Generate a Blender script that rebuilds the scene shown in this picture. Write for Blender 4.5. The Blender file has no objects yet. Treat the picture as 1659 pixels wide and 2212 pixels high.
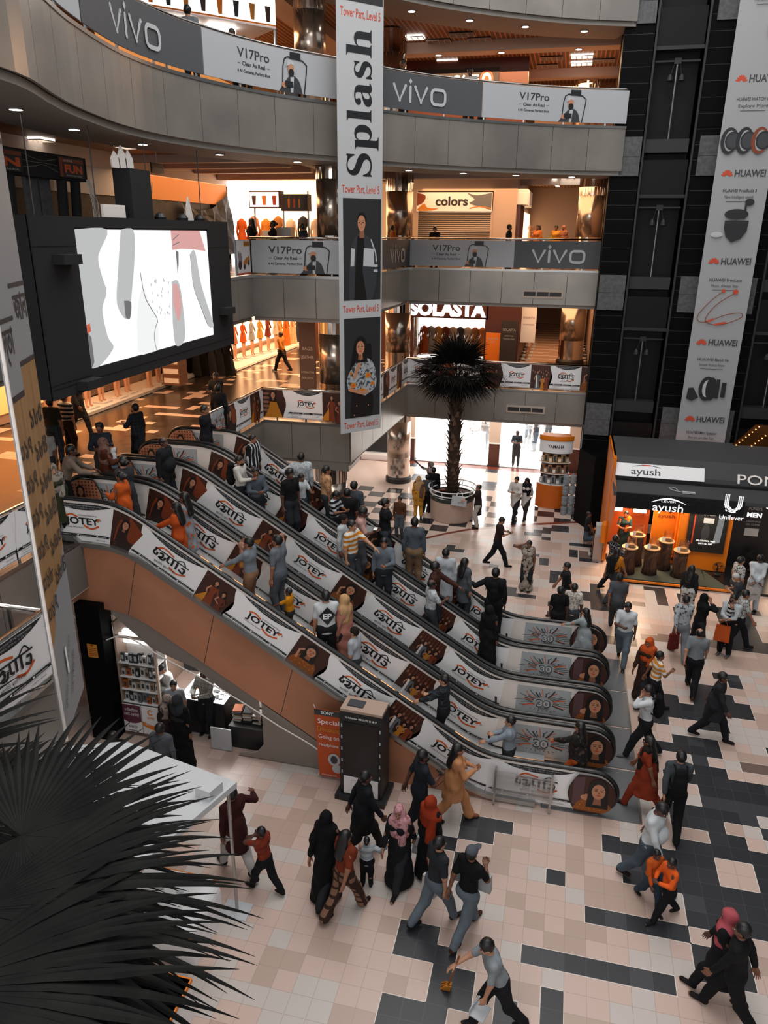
import bpy, math, random
import numpy as np
from mathutils import Vector, Matrix
from mathutils.geometry import tessellate_polygon
rnd = random.Random(7)
SC = bpy.context.scene
COL = SC.collection
pi = math.pi
# ------------------------------------------------------------------ materials
_M = {}
def mat(name, col=(.5, .5, .5), rough=.6, metal=0., emit=None, es=0., alpha=1., spec=.5, trans=0.):
    if name in _M: return _M[name]
    m = bpy.data.materials.new(name); m.use_nodes = True
    b = m.node_tree.nodes['Principled BSDF']
    b.inputs['Base Color'].default_value = (*col, 1)
    b.inputs['Roughness'].default_value = rough
    b.inputs['Metallic'].default_value = metal
    b.inputs['Specular IOR Level'].default_value = spec
    if trans: b.inputs['Transmission Weight'].default_value = trans
    if emit is not None:
        b.inputs['Emission Color'].default_value = (*emit, 1)
        b.inputs['Emission Strength'].default_value = es
    if alpha < 1: b.inputs['Alpha'].default_value = alpha
    m.diffuse_color = (*col, 1)
    _M[name] = m
    return m
def nodes(m):
    nt = m.node_tree
    return nt, nt.nodes['Principled BSDF']
def N(nt, t, **kw):
    n = nt.nodes.new(t)
    for k, v in kw.items():
        if k.startswith('i_'): n.inputs[k[2:].replace('_', ' ')].default_value = v
        else: setattr(n, k, v)
    return n
def ramp(nt, fac, stops, interp='LINEAR'):
    r = nt.nodes.new('ShaderNodeValToRGB'); r.color_ramp.interpolation = interp
    e = r.color_ramp.elements
    while len(e) < len(stops): e.new(.5)
    for i, (p, c) in enumerate(stops):
        e[i].position = p; e[i].color = (*c, 1)
    nt.links.new(fac, r.inputs[0])
    return r.outputs[0]
def noisy(m, c1, c2, scale=5., lo=.35, hi=.65, coord='Object', detail=4., dist=0., vscale=(1, 1, 1)):
    nt, b = nodes(m)
    tc = nt.nodes.new('ShaderNodeTexCoord'); mp = nt.nodes.new('ShaderNodeMapping')
    mp.inputs['Scale'].default_value = vscale
    n = N(nt, 'ShaderNodeTexNoise'); n.inputs['Scale'].default_value = scale; n.inputs['Detail'].default_value = detail
    n.inputs['Distortion'].default_value = dist
    nt.links.new(tc.outputs[coord], mp.inputs[0]); nt.links.new(mp.outputs[0], n.inputs['Vector'])
    c = ramp(nt, n.outputs['Fac'], [(lo, c1), (hi, c2)])
    nt.links.new(c, b.inputs['Base Color'])
    return m
def striped(m, cols, period, axis=2, coord='Object'):
    """bands of cloth colour, period in metres"""
    nt, b = nodes(m)
    tc = nt.nodes.new('ShaderNodeTexCoord'); sx = nt.nodes.new('ShaderNodeSeparateXYZ')
    nt.links.new(tc.outputs[coord], sx.inputs[0])
    d = N(nt, 'ShaderNodeMath', operation='DIVIDE'); d.inputs[1].default_value = period
    nt.links.new(sx.outputs[axis], d.inputs[0])
    f = N(nt, 'ShaderNodeMath', operation='FRACT'); nt.links.new(d.outputs[0], f.inputs[0])
    n = len(cols)
    nt.links.new(ramp(nt, f.outputs[0], [(i / n, c) for i, c in enumerate(cols)], 'CONSTANT'), b.inputs['Base Color'])
    return m
def plaid(m, base, line, period=.08, w=.12):
    nt, b = nodes(m)
    tc = nt.nodes.new('ShaderNodeTexCoord'); sx = nt.nodes.new('ShaderNodeSeparateXYZ')
    nt.links.new(tc.outputs['Object'], sx.inputs[0]); outs = []
    for ax in (0, 2):
        d = N(nt, 'ShaderNodeMath', operation='DIVIDE'); d.inputs[1].default_value = period
        nt.links.new(sx.outputs[ax], d.inputs[0])
        f = N(nt, 'ShaderNodeMath', operation='FRACT'); nt.links.new(d.outputs[0], f.inputs[0])
        l = N(nt, 'ShaderNodeMath', operation='LESS_THAN'); l.inputs[1].default_value = w
        nt.links.new(f.outputs[0], l.inputs[0]); outs.append(l.outputs[0])
    mx = N(nt, 'ShaderNodeMath', operation='MAXIMUM')
    nt.links.new(outs[0], mx.inputs[0]); nt.links.new(outs[1], mx.inputs[1])
    nt.links.new(ramp(nt, mx.outputs[0], [(0, base), (1, line)]), b.inputs['Base Color'])
    return m
# ------------------------------------------------------------------ mesh builder
class MB:
    def __init__(s): s.v = []; s.f = []; s.mi = []; s.ms = []
    def m(s, m):
        if m not in s.ms: s.ms.append(m)
        return s.ms.index(m)
    def add(s, vs, fs, m, M=None):
        o = len(s.v); k = s.m(m)
        if M is not None: vs = [M @ Vector(v) for v in vs]
        s.v.extend([tuple(v) for v in vs])
        for f in fs: s.f.append([i + o for i in f]); s.mi.append(k)
        return s
    def box(s, x0, y0, z0, x1, y1, z1, m, M=None):
        vs = [(x, y, z) for z in (z0, z1) for y in (y0, y1) for x in (x0, x1)]
        return s.add(vs, [(0, 2, 3, 1), (4, 5, 7, 6), (0, 1, 5, 4), (2, 6, 7, 3), (0, 4, 6, 2), (1, 3, 7, 5)], m, M)
    def cyl(s, p0, p1, r0, r1, m, n=12, caps=True):
        p0 = Vector(p0); p1 = Vector(p1); d = (p1 - p0).normalized()
        a = d.orthogonal().normalized(); b = d.cross(a)
        vs = []
        for p, r in ((p0, r0), (p1, r1)):
            for i in range(n):
                t = 2 * pi * i / n; vs.append(p + (a * math.cos(t) + b * math.sin(t)) * r)
        fs = [(i, (i + 1) % n, n + (i + 1) % n, n + i) for i in range(n)]
        if caps: fs += [tuple(range(n - 1, -1, -1)), tuple(range(n, 2 * n))]
        return s.add(vs, fs, m)
    def lathe(s, prof, m, c=(0, 0, 0), n=24, cap=True):
        vs = []; fs = []
        for r, z in prof:
            for i in range(n):
                t = 2 * pi * i / n; vs.append((c[0] + r * math.cos(t), c[1] + r * math.sin(t), c[2] + z))
        for j in range(len(prof) - 1):
            for i in range(n):
                a = j * n + i; b = j * n + (i + 1) % n; fs.append((a, b, b + n, a + n))
        if cap: fs.append(tuple(range(n - 1, -1, -1))); k = (len(prof) - 1) * n; fs.append(tuple(range(k, k + n)))
        return s.add(vs, fs, m)
    def tube(s, pts, r, m, n=8, closed=False, caps=True):
        P = [Vector(p) for p in pts]; vs = []; fs = []; L = len(P)
        a = None
        for i in range(L):
            d = (P[(i + 1) % L] - P[i - 1]) if closed else (P[min(i + 1, L - 1)] - P[max(i - 1, 0)])
            d.normalize()
            if a is None: a = d.orthogonal().normalized()
            a = (a - d * a.dot(d)).normalized(); b = d.cross(a)
            rr = r[i] if isinstance(r, (list, tuple)) else r
            for k in range(n):
                t = 2 * pi * k / n; vs.append(P[i] + (a * math.cos(t) + b * math.sin(t)) * rr)
        for i in range(L if closed else L - 1):
            j = (i + 1) % L
            for k in range(n): fs.append((i * n + k, i * n + (k + 1) % n, j * n + (k + 1) % n, j * n + k))
        if caps and not closed:
            fs.append(tuple(range(n - 1, -1, -1))); fs.append(tuple(range((L - 1) * n, L * n)))
        return s.add(vs, fs, m)
    def prism(s, poly, h0, h1, m, axis='z'):
        """poly 2-D; axis z: (x,y) extruded z; y: (x,z) extruded y; x: (y,z) extruded x"""
        n = len(poly)
        def P(a, b, h): return {'z': (a, b, h), 'y': (a, h, b), 'x': (h, a, b)}[axis]
        vs = [P(a, b, h0) for a, b in poly] + [P(a, b, h1) for a, b in poly]
        t = tessellate_polygon([[Vector((a, b, 0)) for a, b in poly]])
        fs = [tuple(x) for x in t] + [tuple(i + n for i in reversed(x)) for x in t]
        fs += [(i, (i + 1) % n, n + (i + 1) % n, n + i) for i in range(n)]
        return s.add(vs, fs, m)
    def wall(s, path, z0, z1, th, m, closed=False):
        """vertical wall of thickness th (to the left of the walking direction) along a plan path"""
        P = [Vector((p[0], p[1])) for p in path]; n = len(P); off = []
        for i in range(n):
            ds = []
            if i > 0: ds.append((P[i] - P[i - 1]).normalized())
            if i < n - 1: ds.append((P[i + 1] - P[i]).normalized())
            nn = [Vector((-d.y, d.x)) for d in ds]
            a = sum(nn, Vector((0, 0))).normalized()
            off.append(P[i] + a * th / max(.35, a.dot(nn[0])))
        vs = [(p.x, p.y, z) for z in (z0, z1) for p in P] + [(p.x, p.y, z) for z in (z0, z1) for p in off]
        fs = []
        for i in range(n - 1):
            a, b = i, i + 1
            fs += [(a, b, n + b, n + a), (2 * n + b, 2 * n + a, 3 * n + a, 3 * n + b),
                   (n + a, n + b, 3 * n + b, 3 * n + a), (b, a, 2 * n + a, 2 * n + b)]
        fs += [(0, n, 3 * n, 2 * n), (n - 1, 3 * n - 1, 4 * n - 1, 2 * n - 1)]
        return s.add(vs, fs, m)
    def build(s, name, parent=None, loc=None, smooth=False, world=False):
        me = bpy.data.meshes.new(name)
        me.from_pydata(s.v, [], s.f)
        for x in s.ms: me.materials.append(x)
        me.polygons.foreach_set('material_index', s.mi)
        if smooth: me.polygons.foreach_set('use_smooth', [True] * len(s.f))
        me.update()
        o = bpy.data.objects.new(name, me); COL.objects.link(o)
        if parent is not None: o.parent = parent
        if loc is not None: o.location = loc
        return o
def tag(o, label=None, cat=None, group=None, kind=None):
    if label: o['label'] = label
    if cat: o['category'] = cat
    if group: o['group'] = group
    if kind: o['kind'] = kind
    return o
def thing(name, label, cat, loc=(0, 0, 0), rz=0., group=None):
    o = bpy.data.objects.new(name, None); COL.objects.link(o)
    o.location = loc; o.rotation_euler = (0, 0, rz); o.empty_display_size = .1
    return tag(o, label, cat, group)
def struct(o): o['kind'] = 'structure'; return o
def copy_tree(o, parent=None, loc=None, rz=None):
    c = o.copy(); COL.objects.link(c)
    if parent is not None: c.parent = parent
    if loc is not None: c.location = loc
    if rz is not None: c.rotation_euler = (0, 0, rz)
    for ch in list(o.children): copy_tree(ch, c)
    return c
def shift(mb, dx, dy, dz):
    mb.v = [(a + dx, b + dy, c + dz) for a, b, c in mb.v]; return mb
# ------------------------------------------------------------------ flat artwork (prints, lettering)
_TX = {}
def text_tris(s, bold=0.):
    k = (s, bold)
    if k not in _TX:
        c = bpy.data.curves.new('lettering', 'FONT'); c.body = s; c.offset = bold; c.resolution_u = 3
        o = bpy.data.objects.new('lettering', c); COL.objects.link(o)
        dg = bpy.context.evaluated_depsgraph_get(); dg.update()
        me = bpy.data.meshes.new_from_object(o.evaluated_get(dg))
        vs = [(v.co.x, v.co.y) for v in me.vertices]; fs = [tuple(p.vertices) for p in me.polygons]
        bpy.data.objects.remove(o); bpy.data.curves.remove(c); bpy.data.meshes.remove(me)
        xs = [v[0] for v in vs] or [0]
        _TX[k] = (vs, fs, min(xs), max(xs))
    return _TX[k]
class Art:
    """2-D drawing in metres (u right, v up); each layer lies a hair above the previous one"""
    def __init__(s): s.tr = []; s.layer = 0
    def tri(s, a, b, c, m): s.tr.append(((a, b, c), m, s.layer))
    def poly(s, pts, m):
        s.layer += 1
        for t in tessellate_polygon([[Vector((p[0], p[1], 0)) for p in pts]]): s.tri(pts[t[0]], pts[t[1]], pts[t[2]], m)
        return s
    def rect(s, u0, v0, u1, v1, m): return s.poly([(u0, v0), (u1, v0), (u1, v1), (u0, v1)], m)
    def ell(s, cu, cv, ru, rv, m, n=20, rot=0., a0=0., a1=360.):
        c, q = math.cos(rot), math.sin(rot); P = []
        for i in range(n + (a1 - a0 < 360)):
            t = math.radians(a0 + (a1 - a0) * i / n); x, y = ru * math.cos(t), rv * math.sin(t)
            P.append((cu + c * x - q * y, cv + q * x + c * y))
        return s.poly(P, m)
    def stroke(s, pts, w, m, closed=False, new=True):
        if new: s.layer += 1
        P = [Vector(p) for p in pts]; n = len(P); L = []; R = []
        for i in range(n):
            d = (P[(i + 1) % n] - P[i - 1]) if closed else (P[min(i + 1, n - 1)] - P[max(i - 1, 0)])
            d.normalize(); nn = Vector((-d.y, d.x))
            ww = w[i] if isinstance(w, (list, tuple)) else w
            L.append(P[i] + nn * ww / 2); R.append(P[i] - nn * ww / 2)
        for i in range(n if closed else n - 1):
            j = (i + 1) % n
            s.tri(L[i], R[i], R[j], m); s.tri(L[i], R[j], L[j], m)
        return s
    def text(s, st, u, v, size, m, align='l', sx=1., bold=0., width=None, rot=0., shear=0.):
        s.layer += 1
        vs, fs, x0, x1 = text_tris(st, bold)
        if width: sx = width / max(1e-6, (x1 - x0) * size)
        off = {'l': -x0, 'c': -(x0 + x1) / 2, 'r': -x1}[align]
        c, q = math.cos(rot), math.sin(rot)
        def T(p):
            x = ((p[0] + off) + shear * p[1]) * size * sx; y = p[1] * size
            return (u + c * x - q * y, v + q * x + c * y)
        P = [T(p) for p in vs]
        for f in fs:
            for i in range(1, len(f) - 1): s.tri(P[f[0]], P[f[i]], P[f[i + 1]], m)
        return s
    def sub(s, other, du=0., dv=0., sc=1., flip=False):
        L = s.layer
        for (t, m, l) in other.tr:
            s.tr.append((tuple(((-p[0] if flip else p[0]) * sc + du, p[1] * sc + dv) for p in t), m, L + l))
        s.layer = L + other.layer
        return s
    def bake(s, fn, mb, step=None, eps=.0007, u_lo=None, u_hi=None):
        """fn(u, v, h) -> point, h = height above the surface; step cuts long triangles for bent surfaces"""
        for (t, m, l) in s.tr:
            polys = [list(t)]
            if step:
                us = [p[0] for p in t]; k0 = math.floor(min(us) / step); k1 = math.ceil(max(us) / step)
                if k1 - k0 > 1:
                    polys = []
                    for k in range(k0, k1):
                        q = _clip(_clip(list(t), k * step, 1), (k + 1) * step, -1)
                        if len(q) > 2: polys.append(q)
            for q in polys:
                if u_lo is not None: q = _clip(q, u_lo, 1)
                if u_hi is not None and len(q) > 2: q = _clip(q, u_hi, -1)
                if len(q) > 2: mb.add([fn(p[0], p[1], l * eps) for p in q], [tuple(range(len(q)))], m)
        return mb
def _clip(P, c, sg):
    out = []
    for i in range(len(P)):
        a, b = P[i - 1], P[i]; da, db = (a[0] - c) * sg, (b[0] - c) * sg
        if (da >= 0) != (db >= 0):
            t = da / (da - db); out.append((c, a[1] + (b[1] - a[1]) * t))
        if db >= 0: out.append((b[0], b[1]))
    return out
def plane_fn(o, du, dv=(0, 0, 1), sc=1.):
    o = Vector(o); du = Vector(du).normalized(); dv = Vector(dv).normalized(); n = du.cross(dv)
    return lambda u, v, h: o + du * u * sc + dv * v * sc + n * (h + .003)
def decal(art, name, parent, o, du, dv=(0, 0, 1), step=None):
    mb = MB(); art.bake(plane_fn(o, du, dv), mb, step); return mb.build(name, parent)
def spline(pts, k=6, closed=False):
    P = [Vector(p) for p in pts]; n = len(P); out = []
    rng = range(n) if closed else range(n - 1)
    for i in rng:
        if closed: a, b, c, d = P[i - 1], P[i], P[(i + 1) % n], P[(i + 2) % n]
        else: a, b, c, d = P[max(i - 1, 0)], P[i], P[i + 1], P[min(i + 2, n - 1)]
        for j in range(k):
            t = j / k
            out.append(.5 * ((2 * b) + (c - a) * t + (2 * a - 5 * b + 4 * c - d) * t * t + (3 * b - a - 3 * c + d) * t ** 3))
    if not closed: out.append(P[-1])
    return [tuple(p) for p in out]
# ------------------------------------------------------------------ camera
F_PX, PITCH, ROLL, YAW = 1626.026, 0.354987, 0.00917, -0.230755
cam = bpy.data.cameras.new('camera'); camo = bpy.data.objects.new('camera', cam); COL.objects.link(camo)
c_, s_ = math.cos(YAW), math.sin(YAW)
r_ = Vector((c_, -s_, 0)); f_ = Vector((s_ * math.cos(PITCH), c_ * math.cos(PITCH), -math.sin(PITCH))); u_ = r_.cross(f_)
R_ = math.cos(ROLL) * r_ + math.sin(ROLL) * u_; U_ = -math.sin(ROLL) * r_ + math.cos(ROLL) * u_
camo.matrix_world = Matrix(((R_.x, U_.x, -f_.x, -.162), (R_.y, U_.y, -f_.y, -8.494), (R_.z, U_.z, -f_.z, 9.856), (0, 0, 0, 1)))
cam.sensor_fit = 'VERTICAL'; cam.sensor_height = 36; cam.lens = F_PX / 2212 * 36; cam.clip_end = 300
SC.camera = camo
SC.view_settings.view_transform = 'Standard'; SC.view_settings.look = 'None'; SC.view_settings.gamma = 1
SC.view_settings.use_curve_mapping = False; SC.view_settings.exposure = 0.0
SC.cycles.max_bounces = 5; SC.cycles.diffuse_bounces = 3; SC.cycles.adaptive_threshold = .02; SC.cycles.glossy_bounces = 3
SC.cycles.transmission_bounces = 4; SC.cycles.transparent_max_bounces = 6; SC.cycles.caustics_reflective = False
SC.cycles.caustics_refractive = False; SC.cycles.sample_clamp_indirect = 4; SC.cycles.use_denoising = True
# ------------------------------------------------------------------ palette
def hexc(h):
    def l(c): c /= 255; return c / 12.92 if c < .04045 else ((c + .055) / 1.055) ** 2.4
    return tuple(l(int(h[i:i + 2], 16)) for i in (0, 2, 4))
T = .305; TY = .305 * 1.0064
steel = mat('brushed steel', hexc('a8a8a6'), .28, .9)
chrome = mat('polished chrome', hexc('d8d0c8'), .12, 1.)
black = mat('black', (.012, .012, .013), .5)
matblack = mat('matt black', (.006, .006, .0065), .85)
white = mat('white paint', (.72, .72, .72), .5)
P_white = mat('print white', hexc('eaeaea'), .5); P_black = mat('print black', hexc('16181c'), .5)
P_grey = mat('print mid grey', hexc('63666a'), .5); P_lgrey = mat('print light grey', hexc('b4b7ba'), .5)
P_dgrey = mat('print dark grey', hexc('33363a'), .5)
P_or = mat('print orange', hexc('d0561c'), .5); P_brown = mat('print brown', hexc('3a1c12'), .5)
P_rust = mat('print rust', hexc('7a3416'), .5); P_skin = mat('print skin', hexc('b98162'), .5)
P_skin2 = mat('print skin shade', hexc('8a5a42'), .5); P_red = mat('print red', hexc('c04020'), .5)
P_gold = mat('print gold', hexc('c27a1c'), .5); P_hair = mat('print hair', hexc('120e0d'), .5)
P_cream = mat('print cream', hexc('e4ddd7'), .5)
# ------------------------------------------------------------------ repeated print designs
def face(A, u, v, r, tilt=0.):
    """portrait head, radius r (half width)"""
    A.ell(u, v + r * .35, r * 1.28, r * 1.65, P_hair)
    A.poly([(u - r * 1.2, v), (u + r * 1.2, v), (u + r * 1.45, v - r * 2.6), (u - r * 1.4, v - r * 2.6)], P_hair)
    A.poly([(u - r * .4, v - r), (u + r * .4, v - r), (u + r * .55, v - r * 2.1), (u - r * .55, v - r * 2.1)], P_skin2)
    A.ell(u + tilt * r * .1, v, r * .86, r * 1.2, P_skin)
    for sx in (-1, 1):
        A.ell(u + (sx * .36 + tilt * .15) * r, v + r * .18, r * .2, r * .07, P_hair)
        A.stroke([(u + (sx * .36 - .25 + tilt * .15) * r, v + r * .42), (u + (sx * .36 + tilt * .15) * r, v + r * .5), (u + (sx * .36 + .25 + tilt * .15) * r, v + r * .42)], r * .07, P_hair)
    A.poly([(u + tilt * .2 * r, v + r * .1), (u + (.16 + tilt * .2) * r, v - r * .28), (u + (-.12 + tilt * .2) * r, v - r * .28)], P_skin2)
    A.ell(u + tilt * .18 * r, v - r * .55, r * .28, r * .1, P_red)
def lady(A, u, v, h, dress, arm=0, dupatta=None):
    """standing woman in a long dress, feet at (u, v), height h"""
    r = h * .055
    A.poly(spline([(u - .13 * h, v), (u - .1 * h, v + .3 * h), (u - .065 * h, v + .52 * h), (u - .1 * h, v + .76 * h), (u - .03 * h, v + .82 * h), (u + .03 * h, v + .82 * h), (u + .1 * h, v + .76 * h), (u + .065 * h, v + .52 * h), (u + .1 * h, v + .3 * h), (u + .14 * h, v)], 3), dress)
    A.stroke([(u + .09 * h, v + .75 * h), (u + .15 * h, v + .58 * h), (u + (.05 if arm else .14) * h, v + .45 * h)], h * .045, dress)
    A.stroke([(u - .09 * h, v + .75 * h), (u - .15 * h, v + .6 * h), (u - (.02 if arm else .13) * h, v + .5 * h)], h * .04, P_skin)
    if dupatta: A.poly([(u - .09 * h, v + .78 * h), (u - .03 * h, v + .8 * h), (u + .02 * h, v + .1 * h), (u - .05 * h, v + .05 * h)], dupatta)
    face(A, u, v + .91 * h, r, .5)
def photo(kind, w, h):
    """fashion print; u 0..w, v 0..h, right side bulging into the white panel"""
    A = Art()
    bg = P_brown
    A.poly([(0, 0)] + [(w - .02 + .1 * math.sin(pi * i / 10) ** 2 * (1 if i < 11 else 0), h * i / 10) for i in range(11)] + [(0, h)], bg)
    if kind == 0:      # seated woman, head turned up
        A.poly([(w * .55, h), (w * 1.1, h * .75), (w * 1.1, h * .35), (w * .75, h * .3), (w * .6, h * .6)], P_rust)
        A.poly(spline([(w * .05, .02), (w * .12, h * .35), (w * .4, h * .55), (w * .62, h * .42), (w * .95, h * .2), (w * .9, .02)], 4), mat('print dark wine', hexc('26100c')))
        A.stroke([(w * .2, h * .2), (w * .25, h * .6), (w * .35, h * .82)], .05, P_rust)
        face(A, w * .5, h * .7, h * .09, 1)
        for i in range(10): A.ell(w * (.15 + .06 * (i % 4)), h * (.1 + .08 * (i // 4)), .012, .012, P_rust, 6)
    elif kind == 1:    # two women
        A.poly([(0, h * .1), (w * .3, h * .45), (w * .3, 0), (0, 0)], P_gold)
        lady(A, w * .42, -.02, h * .92, P_rust, 0); lady(A, w * .75, -.08, h * .82, mat('print deep rust', hexc('5c2412')), 1)
    elif kind == 2:    # one woman, hand at her cheek
        A.poly(spline([(w * .02, 0), (w * .08, h * .3), (w * .3, h * .5), (w * .62, h * .5), (w * .85, h * .35), (w * .9, 0)], 4), mat('print amber', hexc('8a4a18')))
        A.stroke([(w * .2, h * .32), (w * .18, h * .6), (w * .32, h * .7)], .045, P_skin)
        face(A, w * .5, h * .7, h * .12, .4)
        for i in range(12): A.ell(w * (.18 + .055 * i), h * (.15 + .1 * (i % 3)), .015, .012, P_gold, 6)
    elif kind == 3:    # group among lanterns
        for i in range(8): A.stroke([(w * (.1 + .11 * i), h), (w * (.1 + .11 * i), h * (.8 - .06 * (i % 3)))], .012, P_rust); A.rect(w * (.07 + .11 * i), h * (.72 - .06 * (i % 3)), w * (.13 + .11 * i), h * (.8 - .06 * (i % 3)), P_skin2)
        lady(A, w * .35, -.03, h * .8, P_grey, 0, P_cream); lady(A, w * .62, -.06, h * .66, P_gold, 1); lady(A, w * .82, -.06, h * .75, P_rust, 0)
    elif kind == 4:    # seated in orange, lattice behind
        for i in range(5):
            A.ell(w * .2, h * (.25 + .15 * i), w * .16, h * .05, P_skin2, 10)
        A.poly(spline([(w * .1, 0), (w * .3, h * .3), (w * .42, h * .62), (w * .62, h * .64), (w * .8, h * .3), (w * .95, 0)], 4), P_gold)
        face(A, w * .52, h * .8, h * .09, .3)
    return A
def end_photo(w, h, lattice=False):
    """oval picture at the round end of a balustrade: v 0..h, right end rounded, left end concave"""
    A = Art(); n = 14
    R = [(w - h / 2 + h / 2 * math.cos(t), h / 2 + h / 2 * math.sin(t)) for t in [-pi / 2 + pi * i / n for i in range(n + 1)]]
    Lc = [(.12 - .16 * math.sin(pi * i / 8), h * (1 - i / 8)) for i in range(9)]
    A.poly(R + Lc, P_hair)
    A.poly([(p[0] * .97 + .015, p[1] * .94 + h * .03) for p in R + Lc], P_brown if not lattice else P_skin)
    if lattice:
        for i in range(int(w / .07)):
            for j in range(int(h / .07)):
                u, v = .08 + i * .07, .06 + j * .07
                if (u - w + h / 2) ** 2 + (v - h / 2) ** 2 < (h * .44) ** 2 or u < w - h / 2: A.ell(u, v, .024, .024, P_rust, 6)
        A.poly(spline([(w * .35, .03), (w * .42, h * .5), (w * .58, h * .5), (w * .68, .03)], 3), P_hair)
        face(A, w * .5, h * .68, h * .085, .3)
    else:
        A.poly([(.05, h * .2), (.05, h * .9), (w * .3, h * .95), (w * .3, h * .2)], mat('print mauve', hexc('54393c')))
        A.poly(spline([(w * .08, .06), (w * .2, h * .3), (w * .4, h * .4), (w * .7, h * .4), (w * .92, h * .22), (w * .75, .04)], 3), mat('print amber', hexc('9a5218')))
        A.ell(w * .33, h * .42, .075, .06, P_skin)
        for k in range(3): A.stroke([(w * .3 + k * .03, h * .4), (w * .36 + k * .03, h * .52)], .02, P_skin)
        for i in range(14): A.ell(w * (.2 + .04 * i), h * (.14 + .08 * (i % 3)), .014, .01, P_gold, 5)
        face(A, w * .6, h * .62, h * .165, .5)
    return A
def logo_bn(A, u, v, s, ink=P_black):
    """Bengali shop logo with swooshes"""
    A.stroke(spline([(u - .42 * s, v + .2 * s), (u - .25 * s, v + .34 * s), (u + .05 * s, v + .27 * s)]), .045 * s, P_or)
    A.stroke(spline([(u + .05 * s, v - .1 * s), (u + .28 * s, v - .16 * s), (u + .5 * s, v - .04 * s)]), .05 * s, P_or)
    A.stroke([(u - .46 * s, v + .22 * s), (u + .5 * s, v + .2 * s)], .035 * s, ink)
    k = .055 * s
    A.stroke(spline([(u - .42 * s, v + .2 * s), (u - .45 * s, v + .05 * s), (u - .36 * s, v + .02 * s), (u - .36 * s, v + .12 * s)]), k, ink)
    A.stroke(spline([(u - .3 * s, v + .12 * s), (u - .22 * s, v + .16 * s), (u - .2 * s, v + .05 * s), (u - .28 * s, v - .0 * s), (u - .16 * s, v - .02 * s), (u - .12 * s, v + .1 * s)]), k, ink)
    A.stroke([(u - .06 * s, v + .2 * s), (u - .06 * s, v + .03 * s), (u + .02 * s, v)], k, ink)
    A.stroke([(u + .08 * s, v + .2 * s), (u + .08 * s, v - .02 * s)], k, ink)
    A.stroke([(u + .2 * s, v + .2 * s), (u + .2 * s, v - .04 * s)], k, ink)
    A.stroke(spline([(u + .28 * s, v + .02 * s), (u + .4 * s, v - .03 * s), (u + .42 * s, v + .1 * s), (u + .32 * s, v + .12 * s)]), k, ink)
    A.stroke(spline([(u + .14 * s, v + .2 * s), (u + .3 * s, v + .33 * s), (u + .42 * s, v + .2 * s)]), .03 * s, ink)
    A.text('প্রতিদিন, প্রতি উৎসবে', u - .05 * s, v - .2 * s, .1 * s, ink, 'c', width=.6 * s)
def logo_en(A, u, v, s, ink=P_black):
    A.stroke(spline([(u - .44 * s, v + .2 * s), (u - .3 * s, v + .27 * s), (u - .12 * s, v + .2 * s)]), .05 * s, P_or)
    A.text('JOTEY', u, v, .27 * s, ink, 'c', width=.92 * s, bold=.03)
    A.stroke([(u + .5 * s, v + .2 * s), (u + .42 * s, v + .1 * s)], .05 * s, P_or)
    A.stroke(spline([(u + .02 * s, v - .02 * s), (u + .22 * s, v - .11 * s), (u + .46 * s, v - .02 * s)]), .05 * s, P_or)
    A.text('An Exclusive Fashion House', u + .16 * s, v + .24 * s, .065 * s, ink, 'c', width=.52 * s)
    A.text('Everyday, Every Occasion', u - .22 * s, v - .11 * s, .065 * s, ink, 'c', width=.46 * s)
    A.text('®', u + .53 * s, v + .12 * s, .07 * s, ink, 'c')
def ad_panel(w, h, en):
    """white advertisement; v 0..h"""
    A = Art()
    L = [(-.02 - .1 * math.sin(pi * i / 10) ** 2 * 0 + (.13 * (1 - math.cos(pi * i / 10)) / 2 - .02), h * i / 10) for i in range(11)]
    A.poly([(w, 0), (w - .03, h)] + [p for p in reversed(L)], P_white)
    n = 10
    A.poly([(.16, h)] + [(.16 + (w - .2) * i / n, h - .005 - .13 * math.sin(pi * i / n) ** .8) for i in range(n + 1)] + [(w - .04, h)], P_black)
    A.text('নিউ ৩ টিউব ও মিনাবাজার বসুন্ধরা সিটি শপিং কমপ্লেক্স লেভেল ৪', w * .52, h - .055, .04, P_lgrey, 'c', width=w * .62)
    A.text('দোকান ৫৫, ব্লক এ, লেভেল ২০ - ৭১ এবং ৭২', w * .52, h - .1, .04, P_lgrey, 'c', width=w * .48)
    (logo_en if en else logo_bn)(A, w * .52, h * .48, .74 * w / 1.35)
    A.poly([(-.02, .15), (w - .01, .15), (w - .01, .2), (.04, .2)], P_black)
    for k in range(3):
        A.rect(w * (.12 + .3 * k), .163, w * (.12 + .3 * k) + .035, .19, P_white)
        A.text('/Joteysharee', w * (.16 + .3 * k), .165, .03, P_white, 'l', width=w * .17)
    A.text('www.facebook.com/joteysharee', w * .08, .11, .03, P_dgrey, 'l', width=w * .3); A.text('+8801911000000', w * .7, .08, .03, P_dgrey, 'l', width=w * .2)
    A.text('joteybd@gmail.com', w * .08, .065, .028, P_dgrey, 'l', width=w * .22)
    A.stroke([(-.02, .03), (w, .03)], .008, P_black)
    return A
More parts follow.
